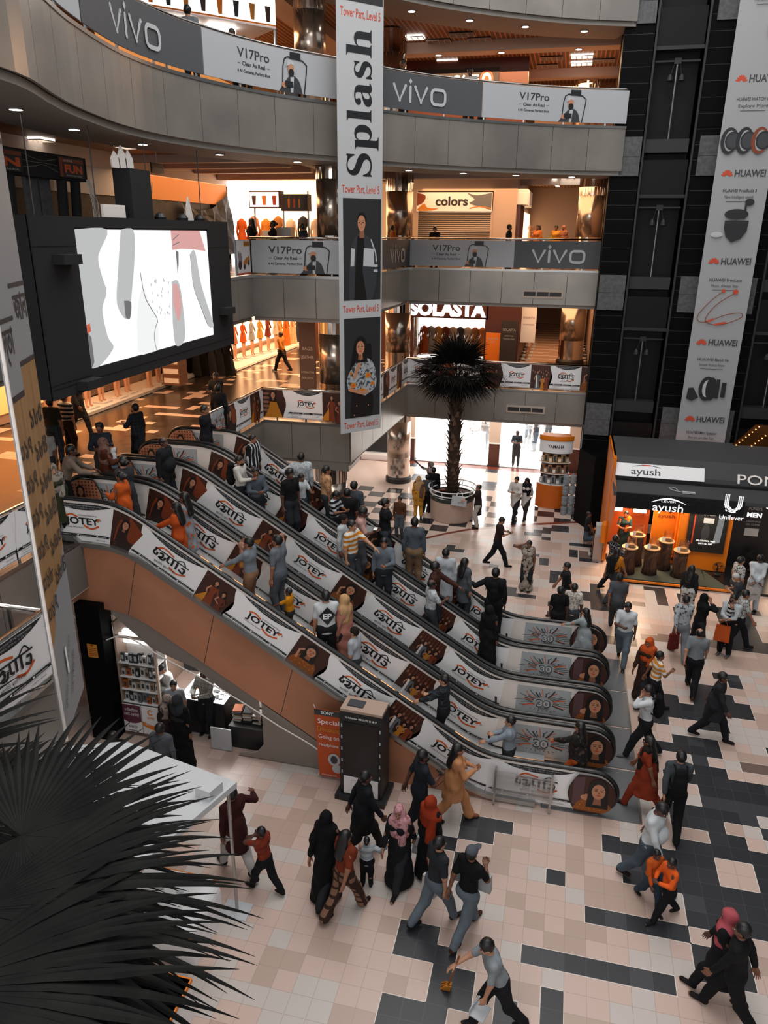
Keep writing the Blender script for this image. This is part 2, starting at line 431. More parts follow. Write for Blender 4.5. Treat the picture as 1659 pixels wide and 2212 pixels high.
def burst_panel(w, h, full=True):
    """grey '30 years' anniversary panel"""
    A = Art(); A.rect(0, 0, w, h, mat('print silver', hexc('a4aaad')))
    cu, cv = w * .5, h * .5; R = random.Random(3)
    for i in range(26):
        t = math.radians(-25 + i * 9.2); r0 = .13 + .03 * R.random(); r1 = r0 + .1 + .14 * R.random()
        m = (P_dgrey, P_or, P_dgrey, P_dgrey)[i % 4]; b = .25 * (R.random() - .5)
        A.stroke(spline([(cu + 1.5 * r0 * math.cos(t), cv + r0 * math.sin(t)), (cu + 1.5 * (r0 + r1) / 2 * math.cos(t + b), cv + (r0 + r1) / 2 * math.sin(t + b)), (cu + 1.5 * r1 * math.cos(t), min(h - .03, cv + r1 * math.sin(t)))], 3), .014 if i % 5 else .03, m)
    for i in range(7): A.stroke([(cu - .25 + .08 * i, cv - .17), (cu - .27 + .09 * i, cv - .19 - .02 * (i % 3))], .012, P_dgrey)
    A.text('30', cu - .0, cv - .1, .27, P_dgrey, 'c', bold=.05, width=.3)
    A.text('30', cu - .0, cv - .085, .23, P_lgrey, 'c', bold=.02, width=.26)
    A.text('YEARS', cu, cv - .155, .06, P_dgrey, 'c', width=.22, bold=.02)
    A.text('facebook    @joteysharee    jotey', cu, .07, .035, P_dgrey, 'c', width=w * .75)
    return A
def vivo(A, u, v, s, m):
    """the rounded word: v baseline, s = x-height, returns nothing"""
    w = .2 * s
    def cap(p): A.ell(p[0], p[1], w / 2, w / 2, m, 10)
    def st(P):
        A.stroke(P, w, m)
        for p in P: cap(p)
    st([(u, v + s), (u + .5 * s, v + .08 * s), (u + 1.0 * s, v + s)])
    st([(u + 1.4 * s, v + .95 * s), (u + 1.4 * s, v + .08 * s)])
    A.poly([(u + 1.4 * s, v + 1.12 * s), (u + 1.55 * s, v + 1.3 * s), (u + 1.4 * s, v + 1.48 * s), (u + 1.25 * s, v + 1.3 * s)], m)
    st([(u + 1.8 * s, v + s), (u + 2.3 * s, v + .08 * s), (u + 2.8 * s, v + s)])
    O = []
    for cx, cy, a in ((u + 4.05 * s, v + .68 * s, 0), (u + 3.5 * s, v + .68 * s, 90), (u + 3.5 * s, v + .36 * s, 180), (u + 4.05 * s, v + .36 * s, 270)):
        for k in range(6): t = math.radians(a + k * 18); O.append((cx + .3 * s * math.cos(t), cy + .3 * s * math.sin(t)))
    A.stroke(O, w, m, closed=True)
def vivo_sign(w, h): 
    A = Art(); A.rect(0, 0, w, h, mat('sign slate', hexc('4a4c50')))
    s = h * .45; vivo(A, w * .5 - 2.15 * s, h * .2, s, P_lgrey); return A
def v17_sign(w, h):
    A = Art(); A.rect(0, 0, w, h, mat('sign pale', hexc('a9acb0')))
    c = w * .36
    A.text('V17Pro', c, h * .6, h * .3, P_dgrey, 'c', width=1.12 * h, bold=.02)
    A.text('Clear As Real', c, h * .42, h * .13, P_dgrey, 'c', width=.8 * h, bold=.025)
    A.text('6 AI Cameras, Perfect Shot', c, h * .26, h * .1, P_dgrey, 'c', width=1.15 * h, bold=.025)
    for sx in (-1, 1): A.stroke([(c + sx * .46 * h, h * .46), (c + sx * .56 * h, h * .46)], .01 * h, P_dgrey)
    p = w * .56
    O = [(p, 0), (p + .04 * h, h * .6), (p + .09 * h, h * .78), (p + .2 * h, h * .84), (p + .7 * h, h * .8), (p + .84 * h, h * .7), (p + .82 * h, h * .5), (p + .74 * h, 0)]
    A.stroke(O, .035 * h, P_black); A.rect(p + .28 * h, h * .8, p + .64 * h, h * .97, P_black)
    A.poly(spline([(p - .12 * h, 0), (p + .06 * h, h * .2), (p + .24 * h, h * .38), (p + .42 * h, h * .4), (p + .58 * h, h * .28), (p + .68 * h, 0)], 4), P_dgrey)
    A.poly([(p + .28 * h, h * .38), (p + .4 * h, h * .38), (p + .36 * h, 0), (p + .28 * h, 0)], P_lgrey)
    A.ell(p + .3 * h, h * .56, .1 * h, .15 * h, P_skin); A.ell(p + .31 * h, h * .47, .09 * h, .1 * h, P_hair)
    A.poly(spline([(p + .14 * h, h * .6), (p + .2 * h, h * .76), (p + .36 * h, h * .76), (p + .4 * h, h * .66), (p + .3 * h, h * .68)], 3), P_lgrey)
    A.ell(p + .06 * h, h * .16, .09 * h, .07 * h, P_skin); A.rect(p + .08 * h, h * .12, p + .36 * h, h * .26, P_black)
    return A
# ------------------------------------------------------------------ floors
def tile_mat(name, base, alt, light, grout, rough=.3, thr=(.44, .56)):
    m = mat(name, base, rough, spec=.4); nt, b = nodes(m)
    tc = nt.nodes.new('ShaderNodeTexCoord')
    d = N(nt, 'ShaderNodeVectorMath', operation='DIVIDE'); d.inputs[1].default_value = (T, TY, 1)
    nt.links.new(tc.outputs['Object'], d.inputs[0])
    fl = N(nt, 'ShaderNodeVectorMath', operation='FLOOR'); nt.links.new(d.outputs[0], fl.inputs[0])
    sc = N(nt, 'ShaderNodeVectorMath', operation='MULTIPLY'); sc.inputs[1].default_value = (.27, .39, 0)
    nt.links.new(fl.outputs[0], sc.inputs[0])
    n = N(nt, 'ShaderNodeTexNoise'); n.inputs['Scale'].default_value = 1.; n.inputs['Detail'].default_value = 1.
    nt.links.new(sc.outputs[0], n.inputs['Vector'])
    c = ramp(nt, n.outputs['Fac'], [(0, alt), (thr[0], base), (thr[1], light)], 'CONSTANT')
    fr = N(nt, 'ShaderNodeVectorMath', operation='FRACTION'); nt.links.new(d.outputs[0], fr.inputs[0])
    sx = nt.nodes.new('ShaderNodeSeparateXYZ'); nt.links.new(fr.outputs[0], sx.inputs[0])
    mn = N(nt, 'ShaderNodeMath', operation='MINIMUM'); nt.links.new(sx.outputs[0], mn.inputs[0]); nt.links.new(sx.outputs[1], mn.inputs[1])
    lt = N(nt, 'ShaderNodeMath', operation='LESS_THAN'); lt.inputs[1].default_value = .018; nt.links.new(mn.outputs[0], lt.inputs[0])
    mx = N(nt, 'ShaderNodeMix', data_type='RGBA'); nt.links.new(lt.outputs[0], mx.inputs[0]); nt.links.new(c, mx.inputs[6]); mx.inputs[7].default_value = (*grout, 1)
    n2 = N(nt, 'ShaderNodeTexNoise'); n2.inputs['Scale'].default_value = 1.1; nt.links.new(tc.outputs['Object'], n2.inputs['Vector'])
    mr = N(nt, 'ShaderNodeMapRange'); mr.inputs[3].default_value = rough; mr.inputs[4].default_value = rough + .06
    nt.links.new(n2.outputs['Fac'], mr.inputs[0]); nt.links.new(mr.outputs[0], b.inputs['Roughness'])
    nt.links.new(mx.outputs[2], b.inputs['Base Color']); return m
beige, beige2, lightt = hexc('bfa69a'), hexc('ae9689'), hexc('b9afa8')
m_floor = tile_mat('beige floor tiles', beige, beige2, lightt, hexc('9a877c'), .26)
m_dark = tile_mat('charcoal floor tiles', hexc('2b2c2f'), hexc('2f3033'), hexc('3a3b3e'), hexc('45474a'), .3, (.4, .62))
m_taupe = mat('taupe floor tiles', hexc('6b5a52'), .3); m_joint = mat('pale joint', hexc('d8cbc2'), .5)
m_tblk = mat('black polished tiles', hexc('26262a'), .14); m_band = mat('red granite band', hexc('6e3324'), .25)
fb = MB(); fb.add([(-34, -14, 0), (16, -14, 0), (16, 24.4, 0), (-34, 24.4, 0)], [(0, 1, 2, 3)], m_floor)
DARK = [(0,-1,7,0),(3,2,8,3),(1,4,2,5),(1,-9,2,-2),(-1,-9,0,-3),(-6,-2,-4,0),(-4,-2,-3,-1),(-4,-4,-2,-2),(-6,-9,-3,-4),(-4,6,-2,7),(-4,7,-1,8),
 (-5,5,-4,6),(-4,3,-3,5),(4,7,5,8.3),(5,5,8,8),(8,5,10,9),(8,3,13,5),(10,5,13,6),(10,8,12,9),(12,6,13,9),(13,2,24,9),(9.6,0,10.6,2),(8,0,9.2,2),(11.3,-1,20,0),
 (6.4,8,7,8.6),(10,9,11,18),(11,11,12,16),(12,11,13,15),(13,12,25,15),(13,10,25,11),(11,9,12,10),(8,10,10,12),(8,14,10,15),(9,18,12,19),(11,17,12,18),(7,17,10,18),
 (9,21,10,24),(10,21,11,23),(11,20,13,26),(7.6,20,9,26.4),(13,22,15,24),(13,24,14,25),(13,27,15,28),(14,26,15,27),(11,28,12,29),(9,42,11,42.8),(10,39,11,42),(12,40,13,42),(11.3,36.5,12,39),
 (15,32,18,40),(18,32,25,34),(18,39,19,40),(6.6,30.6,7.6,32),(-.2,55.4,1.8,57.4),(-1.2,54.4,-.2,56.4),(-2.2,53.4,-1.2,55.4),(-3.2,53.4,-2.2,54.4),(-1.2,52.4,-.2,53.4),
 (-4.2,49.5,-2.2,50.4),(-2.2,47.5,-1.2,48.3),(-1.2,45.4,-.2,47.3),(0,41.3,.9,44.3),(.9,43.4,1.8,44.3),(-4.2,37.4,-1.1,38.2),(-6,38.2,-3,39.4),(1.9,51.5,5,52.4),(1.9,48.3,2.8,50.4),
 (2.9,47.4,4.9,48.4),(4.9,48.6,5.9,50.3),(3.9,40.2,4.9,42.2),(3,38.2,6,40.2),(3.9,36.5,6,38.2),(0,36.2,.9,37.2),(0,34.5,1,35.2),(-10.3,46.6,-9.2,47.5),(-11.3,46.6,-10.3,48.4),(-6.2,43.5,-5.2,44.3),
 (15,18,17,19),(17,22,19,24),(-10,68.2,-8,72.1),(-10.2,76.4,-8.4,78.4),(-22,76.4,-20.3,78.4),(-20,70,-18,73),(-2,76,1,78),(-20,62.5,-18,64.4)]
TAUPE = [(8,32,9.4,33),(9.4,32,15,33.4),(2.9,48.4,3.9,50.3),(3.9,48.4,4.9,49.3),(7.7,38.3,8.9,39.2),(13,16,16,17),(5,30.5,6,32)]
for L, m, z in ((DARK, m_dark, .0016), (TAUPE, m_taupe, .0016)):
    for (a, b, c, d) in L:
        j = .012
        fb.add([(a*T-j, b*TY-j, .0008), (c*T+j, b*TY-j, .0008), (c*T+j, d*TY+j, .0008), (a*T-j, d*TY+j, .0008)], [(0, 1, 2, 3)], m_joint)
        fb.add([(a*T, b*TY, z), (c*T, b*TY, z), (c*T, d*TY, z), (a*T, d*TY, z)], [(0, 1, 2, 3)], m)
ARC = [(-60, 38), (-30, 41), (-20, 45), (-14, 49.9), (-11.9, 52), (-9.3, 54.1), (-6.5, 55.4), (-2.1, 57.6), (2.1, 59.3), (4, 60)]
def arc_v(u):
    for (a, b), (c, d) in zip(ARC, ARC[1:]):
        if a <= u <= c: return b + (d - b) * (u - a) / (c - a)
    return 60
m_cw = mat('ivory polished tiles', hexc('c9b3a6'), .16)
zone = [(u*T, v*T) for u, v in ARC] + [(1.2, 24.39), (-18, 24.39)]
fb.prism(zone, 0, .0004, m_cw)
for i in range(-26, 2):
    for j in range(18, 33):
        if (i + j) % 2:
            u0, u1, v0, v1 = 2*i, 2*i+2, 2*j+.4, 2*j+2.3
            P = [(u0, v0), (u1, v0), (u1, v1), (u0, v1)]
            lo = max(arc_v(u0), arc_v(u1))
            if v1 <= lo: continue
            if v0 < lo:
                a0, a1 = max(v0, arc_v(u0)), max(v0, arc_v(u1)); P = [(u0, min(a0, v1)), (u1, min(a1, v1)), (u1, v1), (u0, v1)]
            fb.add([(a*T, b*T, .0015) for a, b in P], [(0, 1, 2, 3)], m_tblk)
for (a, b), (c, d) in zip(ARC, ARC[1:]):
    fb.add([(a*T, b*T-.12, .002), (c*T, d*T-.12, .002), (c*T, d*T+.08, .002), (a*T, b*T+.08, .002)], [(0, 1, 2, 3)], m_band)
fb.add([(-16, 23.9, .002), (1.2, 23.9, .002), (1.2, 24.39, .002), (-16, 24.39, .002)], [(0, 1, 2, 3)], m_band)
struct(fb.build('floor'))
# ------------------------------------------------------------------ upper storeys
m_fas = mat('satin fascia metal', hexc('8f8a84'), .3, .4); noisy(m_fas, hexc('85817b'), hexc('9a948c'), .6)
m_seam = mat('seam', (.03, .03, .03), .8)
m_sof = mat('soffit paint', hexc('8f8a83'), .6); m_ceil_w = mat('white ceiling', hexc('b5a598'), .7)
m_wood = mat('slatted copper ceiling', hexc('8a5530'), .5)
def grid_ceiling(m):
    nt, b = nodes(m); tc = nt.nodes.new('ShaderNodeTexCoord')
    sx = nt.nodes.new('ShaderNodeSeparateXYZ'); nt.links.new(tc.outputs['Object'], sx.inputs[0]); o = []
    for ax, per, w in ((0, .16, .3), (1, .16, .16)):
        d = N(nt, 'ShaderNodeMath', operation='DIVIDE'); d.inputs[1].default_value = per; nt.links.new(sx.outputs[ax], d.inputs[0])
        f = N(nt, 'ShaderNodeMath', operation='FRACT'); nt.links.new(d.outputs[0], f.inputs[0])
        l = N(nt, 'ShaderNodeMath', operation='LESS_THAN'); l.inputs[1].default_value = w; nt.links.new(f.outputs[0], l.inputs[0]); o.append(l.outputs[0])
    mx = N(nt, 'ShaderNodeMath', operation='MAXIMUM'); nt.links.new(o[0], mx.inputs[0]); nt.links.new(o[1], mx.inputs[1])
    nt.links.new(ramp(nt, mx.outputs[0], [(0, hexc('3a2416')), (1, hexc('b07a4c'))]), b.inputs['Base Color'])
grid_ceiling(m_wood)
m_f2 = tile_mat('gallery floor', hexc('3c332e'), hexc('c4ab9c'), hexc('2c2522'), hexc('5a4d45'), .2, (.4, .5))
m_glow = mat('lamp glow', (1, 1, 1), emit=(1, .93, .85), es=14)
m_slab = mat('slab concrete', hexc('6d6863'), .7)
ATR2 = [(.85, 20), (-6.0, 20), (-6.3, 13.0), (-9.1, 13.0), (-9.1, 9.4)]
ATR2b = [(-9.1, 2.35), (-9.1, -1.3), (-6.25, -1.3), (-6.25, -9)]
ATR3 = [(.85, 20), (-6.0, 20), (-6.3, 13.0), (-9.25, 13.0), (-9.25, -1.3), (-9.25, -9)]
def dense(path, k=8): return spline(path, k)
ARC_R = dense([(1.07, 18.5), (-1.0, 17.7), (-3.65, 15.95), (-5.3, 14.3), (-6.2, 12.9)])
ARC_L = dense([(-6.2, 12.9), (-7.5, 11.1), (-8.3, 9.3), (-8.72, 7.6), (-8.72, 5.9), (-8.3, 3.9), (-7.9, 2.7), (-7.3, 1.0), (-7.4, -1), (-8.2, -4)])
def slab(name, path, outer, z0, z1, floor_m, ceil_m, under=None):
    b = MB(); poly = list(path) + list(outer)
    b.prism(poly, z0, z1, m_slab); b.prism(poly, z1, z1 + .02, floor_m)
    b.prism(poly, z0 - .02, z0, ceil_m)
    return struct(b.build(name))
def off(path, d):
    """shift a plan path outward (left of travel)"""
    P = [Vector((p[0], p[1])) for p in path]; out = []
    for i, p in enumerate(P):
        ds = ([] if i == 0 else [(p - P[i - 1]).normalized()]) + ([] if i == len(P) - 1 else [(P[i + 1] - p).normalized()])
        nn = [Vector((-q.y, q.x)) for q in ds]; a = sum(nn, Vector((0, 0))).normalized(); w = p + a * d / max(.35, a.dot(nn[0])); out.append((w.x, w.y))
    return out
# the paths run from right to left, so "outside the well" is to the right: negative offset
OUT2 = [(-8.7, 9.4), (-8.7, 2.35)]
slab('floor_2', off(ATR2, -.12) + OUT2 + off(ATR2b, -.12), [(-34, -9), (-34, 44), (.85, 44)], 3.4, 4.31, m_f2, m_ceil_w)
slab('floor_3', off(ATR3, -.12), [(-34, -9), (-34, 44), (.85, 44)], 7.75, 8.63, m_f2, m_ceil_w)
slab('floor_4', off(ARC_R, -.12) + off(ARC_L, -.12)[1:], [(-34, -4), (-34, 44), (1.07, 44)], 12.1, 12.95, m_f2, m_wood)
slab('floor_5', off(ARC_R, -.12) + off(ARC_L, -.12)[1:], [(-34, -4), (-34, 44), (1.07, 44)], 16.1, 17.0, m_f2, m_wood)
def resample(path, L):
    P = [Vector(p) for p in path]; d = [0]
    for a, b in zip(P, P[1:]): d.append(d[-1] + (b - a).length)
    def at(s):
        s = max(0, min(d[-1], s))
        for i in range(len(P) - 1):
            if s <= d[i + 1] + 1e-9: return P[i].lerp(P[i + 1], (s - d[i]) / max(1e-9, d[i + 1] - d[i]))
        return P[-1]
    return at, d[-1]
n_trim = [0]
def fascia(path, z0, z1, pl=1.12, lip=.0, m=m_fas, sub=3, soft=None, soft_m=None):
    b = MB(); b.wall(path, z0 + .01, z1 - .02, -.08, m_seam)
    at, L = resample(path, 1); n = max(1, round(L / pl)); pl = L / n
    for i in range(n):
        pts = [at(i * pl + .008 + (pl - .016) * k / sub) for k in range(sub + 1)]
        b.wall([tuple(p) for p in off(pts, .03)], z0, z1, -.05, m)
    b.wall(off(path, .05), z1 - .01, z1 + .06, -.2, steel)
    if soft: b.wall(off(path, -.06), z0 - .12, z0, -soft, soft_m or m_sof)
    n_trim[0] += 1
    return struct(b.build('trim_%d' % n_trim[0]))
def straight(path):
    out = []
    for a, b in zip(path, path[1:]):
        out.append([a, b])
    return out
for seg in straight(ATR2): fascia(seg, 3.2, 4.33, sub=1, soft=.5)
for seg in straight(ATR2b): fascia(seg, 3.2, 4.33, sub=1, soft=.5)
for seg in straight(ATR3): fascia(seg, 7.5, 8.62, sub=1, soft=.5)
fascia(ARC_R, 11.74, 12.95, 1.18, soft=1.6); fascia(ARC_L, 11.74, 12.95, 1.18, soft=1.6)
fascia(ARC_R, 15.8, 17.0, 1.18, soft=1.6); fascia(ARC_L, 15.8, 17.0, 1.18, soft=1.6)
# ------------------------------------------------------------------ railings and the printed bands hung on them
m_glass = mat('clear glass', (.9, .92, .92), .05, trans=1., alpha=.35)
def railing(path, z, label, h=1.05, glass=True):
    t = thing('railing', label, 'railing', (0, 0, 0), 0, 'gallery railings round the well')
    b = MB(); b.tube([(p[0], p[1], z + h) for p in path], .032, chrome, 8); b.build('handrail', t, smooth=True)
    at, L = resample(path, 1); n = max(2, int(L / 1.4) + 1)
    for i in range(n):
        p = at(L * (i + .5) / n); q = MB(); q.box(p.x - .02, p.y - .02, z, p.x + .02, p.y + .02, z + h - .03, steel); q.build('post', t)
    if glass:
        g = MB(); g.wall(off(path, -.01), z + .06, z + h - .06, -.012, m_glass); g.build('glass_panel', t)
    return t
def path_fn(path, z, out=.03):
    P = [Vector(p) for p in path]; d = [0]
    for a, b in zip(P, P[1:]): d.append(d[-1] + (b - a).length)
    def f(u, v, h):
        u = max(0, min(d[-1], u)); i = 0
        while i < len(P) - 2 and u > d[i + 1]: i += 1
        q = P[i].lerp(P[i + 1], (u - d[i]) / (d[i + 1] - d[i]))
        dr = (P[i + 1] - P[i]).normalized(); n = Vector((dr.y, -dr.x))   # right of travel = towards the well
        q = q + n * (out + h); return (q.x, q.y, z + v)
    return f, d[-1]
def band(path, z, arts, label, name='banner', cat='banner', group=None, h=.86, start=0.):
    """printed band on a path walked left to right as seen from the well"""
    f, L = path_fn(path, z); mb = MB()
    mb.wall(off(path, -.025), z, z + h, .012, P_white)
    A = Art(); u = start; i = 0
    while u < L - .05:
        a, w = arts[i % len(arts)]; A.sub(a, u, 0); A.layer = 0; u += w; i += 1
    A.bake(f, mb, None, eps=.001, u_lo=0.001, u_hi=L - .001)
    o = mb.build(name); return tag(o, label, cat, group)
def rev(p): return list(reversed(p))
JE, JB = ad_panel(1.1, .86, True), ad_panel(1.1, .86, False)
PH = [photo(k, .7, .86) for k in range(5)]
seqJ = [(JE, 1.1), (PH[0], .7), (JB, 1.1), (PH[1], .7), (JE, 1.1), (PH[3], .7), (JB, 1.1), (PH[2], .7)]
G = 'fashion house banners on the gallery rails'
a, b_, c_, d_ = ATR2[0], ATR2[1], ATR2[2], ATR2[3]
band([b_, a], 4.48, seqJ, 'long fashion house banner on the rail behind the crown of the tall palm', group=G)
band([c_, b_], 4.48, [seqJ[1], seqJ[0], seqJ[3], seqJ[2]], 'fashion banner on the side rail right of the hanging column banner', group=G)
band([d_, c_], 4.48, [(PH[4], .85), (JE, 1.1), (PH[1], .7), (JB, 1.1)], 'fashion banner with an orange-dressed woman left of the hanging column banner', group=G)
band([ATR2[4], d_], 4.48, [(burst_panel(.8, .86), .8), (PH[0], .7), (JE, 1.1), (PH[1], .7), (JE, 1.1)], 'fashion banner on the rail running back from the top of the farthest escalator', group=G)
band([ATR2b[1], ATR2b[0]], 4.48, [(PH[0], .7), (JB, 1.2), (JE, 1.1), (JE, 1.1)], 'fashion banner glimpsed left of the yellow notice board', group=G)
band([ATR2b[3], ATR2b[2]], 4.48, [(PH[2], .35)] + [(ad_panel(1.35, .86, False), 1.35)] * 8, 'large shop banner on the near rail at the left edge of the photo', group=G, start=.0 + (7.7 - 1.35 * 5 - .35) - .02)
for p, l in ((ATR2[:2], 'steel rail behind the tall palm'), (ATR2[1:3], 'steel side rail right of the hanging column banner'), (ATR2[2:4], 'steel rail left of the hanging column banner'), (ATR2[3:5], 'steel rail beside the top of the farthest escalator'), (ATR2b[:2], 'steel rail behind the yellow notice board'), (ATR2b[1:3], 'short steel rail behind the black column'), (ATR2b[2:4], 'steel rail at the near left')):
    railing(p, 4.33, l, glass=True)
VG = 'phone brand banners on the rails'
def rail_signs(path, z, seq, label0):
    """seq: (kind, u0, u1, label)"""
    f, L = path_fn(path, z)
    for kind, u0, u1, lab in seq:
        mb = MB(); P = [p for p in path]; at, _ = resample(path, 1); n = max(1, int((u1 - u0) / .4))
        pts = [tuple(at(u0 + (u1 - u0) * i / n)) for i in range(n + 1)]
        mb.wall(off(pts, -.025), z, z + .9, .02, P_lgrey)
        w = u1 - u0; A = vivo_sign(w, .9) if kind == 'v' else v17_sign(w, .9)
        A.bake(lambda u, v, h: f(u + u0, v, h + .006), mb, .1, eps=.002)
        tag(mb.build('banner'), lab, 'banner', VG)
rail_signs([ATR3[1], ATR3[0]], 8.74, [('p', .0, 3.8, 'pale V17Pro banner below the shuttered paint-splash shop'), ('v', 3.8, 6.84, 'slate vivo banner at the right end of the third level rail')], '')
rail_signs([ATR3[2], ATR3[1]], 8.74, [('p', 0, 3.4, 'narrow phone banner on the third level side rail, behind the hanging column banner'), ('v', 3.4, 7.0, 'slate vivo banner on the third level side rail, right of the hanging column banner')], '')
rail_signs([ATR3[3], ATR3[2]], 8.74, [('p', 0.05, 2.9, 'pale V17Pro banner on the third level, left of the hanging column banner')], '')
R4 = rev(ARC_R); L4 = rev(ARC_L); _, LR = resample(R4, 1); _, LL = resample(L4, 1)
rail_signs(R4, 13.08, [('v', .3, 4.6, 'slate vivo banner on the top gallery, right of the hanging column banner'), ('p', 4.62, LR - .02, 'pale V17Pro banner at the right end of the top gallery')], '')
rail_signs(L4, 13.08, [('p', LL - 4.6, LL - .2, 'pale V17Pro banner on the top gallery, left of the hanging column banner'), ('v', LL - 9.2, LL - 4.62, 'large slate vivo banner on the curved top gallery at the upper left'), ('p', LL - 14, LL - 9.25, 'banner running out of frame on the curved top gallery')], '')
for p, z, l in ((ATR3[:2], 8.65, 'chrome rail in front of the shuttered shop'), (ATR3[1:3], 8.65, 'chrome side rail behind the hanging column banner'), (ATR3[2:4], 8.65, 'chrome rail in front of the drinks stall'), (R4, 12.97, 'chrome rail on the right arc of the top gallery'), (L4, 12.97, 'chrome rail on the left arc of the top gallery')):
    railing(p, z, l, glass=False)
def toy_poster():
    A = Art(); A.rect(0, 0, .95, .9, P_white); A.rect(0, 0, .95, .04, P_or)
    for k in range(4): A.stroke([(.15 + .05 * k, .2), (.13 + .06 * k, .62 - .05 * (k % 2))], .035, P_brown)
    A.ell(.2, .25, .12, .12, P_brown); A.rect(.5, .75, .9, .88, P_gold); A.text('JAMUNA', .7, .78, .09, P_brown, 'c', width=.3)
    A.poly([(.45, .2), (.9, .35), (.85, .5), (.6, .42), (.42, .32)], P_gold); A.ell(.5, .2, .07, .07, P_black); A.ell(.8, .3, .07, .07, P_black)
    return A
mb = MB(); f_, _ = path_fn([(-9.25, 11.95), (-9.25, 12.97)], 8.72); toy_poster().bake(f_, mb); mb.box(-9.28, 11.95, 8.7, -9.24, 12.92, 9.64, P_lgrey)
tag(mb.build('poster'), 'small toy poster at the corner, just right of the big black screen', 'poster')
# ------------------------------------------------------------------ ceiling lamps in the soffits
def lamp_unit():
    t = thing('downlight', 'round recessed ceiling light', 'ceiling light'); b = MB()
    b.lathe([(.1, 0), (.13, 0), (.13, -.02), (.1, -.02)], steel, n=16, cap=False); rg = b.build('ring', t)
    g = MB(); g.lathe([(.098, -.012), (.098, -.02)], m_glow, n=16); g.build('lens', rg); return t
lamp0 = lamp_unit(); lamp_used = [0]
def lamp(x, y, z, lab):
    o = lamp0 if not lamp_used[0] else copy_tree(lamp0)
    lamp_used[0] = 1; o.location = (x, y, z); tag(o, lab, group='round lights in the gallery soffits')
def along(path, z, ss, d, lab):
    at, L = resample(path, 1)
    for k, s in enumerate(ss):
        p = at(s); q = at(s + .05) if s < L - .1 else p; o = at(s - .05); e = (q - o).normalized()
        lamp(p.x - e.y * d, p.y + e.x * d, z, lab)
along(R4, 11.62, [.9, 2.7, 4.5, 6.3, 8.1], .75, 'round light under the right arc of the top gallery')
along(L4, 11.62, [LL - 1.2 - 2.3 * k for k in range(7)], .75, 'round light under the left arc of the top gallery')
along(R4, 15.68, [.9, 2.7, 4.5, 6.3, 8.1], .75, 'round light under the topmost soffit')
along(L4, 15.68, [LL - 1.2 - 2.3 * k for k in range(5)], .75, 'round light under the topmost soffit on the left')
# beams crossing the copper ceilings
def beam(x0, y0, x1, y1, z0, z1, m=m_ceil_w):
    b = MB(); b.box(x0, y0, z0, x1, y1, z1, m); n_trim[0] += 1; struct(b.build('trim_%d' % n_trim[0]))
beam(-8, 21.2, 1.06, 21.9, 15.75, 16.09); beam(-8, 26.5, 1.06, 27.1, 15.75, 16.09); beam(-9.2, 12, -8.4, 30, 15.75, 16.09)
beam(-14, 21.3, .84, 21.9, 11.75, 12.08); beam(-8.6, 14, -7.9, 32, 11.8, 12.08); beam(-20, 26.5, .84, 27, 11.8, 12.08)
for i in range(7): beam(-20, 15 + 2.2 * i, -9.5, 15.35 + 2.2 * i, 11.85, 12.08)
for x in (-3.2, -.6): lamp(x, 21.55, 15.75, 'round light set in the ceiling beam above the top gallery')
lamp(-5.4, 21.55, 15.75, 'round light set in the ceiling beam above the top gallery'); lamp(.3, 22.4, 12.06, 'round light above the corridor mouth')
def panel_light(x, y, z, w, d, m, lab, rows=3):
    t = thing('ceiling_vent' if m is None else 'panel_light', lab, 'vent' if m is None else 'ceiling light', (x, y, z), 0, 'square fittings in the copper ceiling')
    b = MB(); b.box(-w/2, -d/2, -.05, w/2, d/2, 0, m or black); b.build('diffuser' if m else 'duct', t)
    g = MB()
    for i in range(rows + 1): g.box(-w/2, -d/2 + d * i / rows - .012, -.07, w/2, -d/2 + d * i / rows + .012, -.045, m_ceil_w)
    for i in range(5): g.box(-w/2 + w * i / 4 - .012, -d/2, -.07, -w/2 + w * i / 4 + .012, d/2, -.045, m_ceil_w)
    g.build('grille', t)
m_pl = mat('panel light glow', (1, 1, 1), emit=(1, .95, .88), es=5)
for i, (x, y, lit) in enumerate([(-6.1, 20.3, 1), (-5.3, 21.0, 0), (-4.4, 20.2, 0), (-3.9, 21.0, 0), (-3.6, 19.4, 0), (-1.6, 24.4, 0), (-.5, 24.3, 1), (-.5, 25.6, 1), (-1.8, 25.8, 0), (.3, 25.2, 0), (-5.5, 24.3, 1), (-4.6, 24.9, 0)]):
    panel_light(x, y, 16.08, .8, .5, m_pl if lit else None, ('lit grid light' if lit else 'dark air grille') + ' in the copper ceiling above the top gallery')
for i, (x, y) in enumerate([(-14.2, 10.5), (-12.2, 12.4), (-15.2, 7.4), (-.4, 26.2), (-1.2, 29.5)]):
    panel_light(x, y, 12.08, 1.1, .6, m_pl, ['lit grid light over the grey shop front', 'lit grid light over the yellow sign band', 'lit grid light above the black games rig', 'lit grid light above the corridor mouth', 'lit grid light deeper in the corridor'][i])
# air slots in the fascias
for i, (x, z, y, dx) in enumerate([(-1.1, 7.72, 19.96, 1), (-1.4, 3.52, 19.96, 1)]):
    t = thing('air_grille', ('slim air grille in the third level fascia' if i == 0 else 'slim air grille in the fascia above the bright ground floor shop'), 'vent', (x, y, z))
    b = MB(); b.box(-.72, -.03, 0, .72, .01, .28, m_ceil_w); b.build('frame', t)
    b = MB(); [b.box(-.66 + .45 * k, -.05, .07, -.25 + .45 * k, -.028, .21, black) for k in range(3)]; b.build('slot', t)
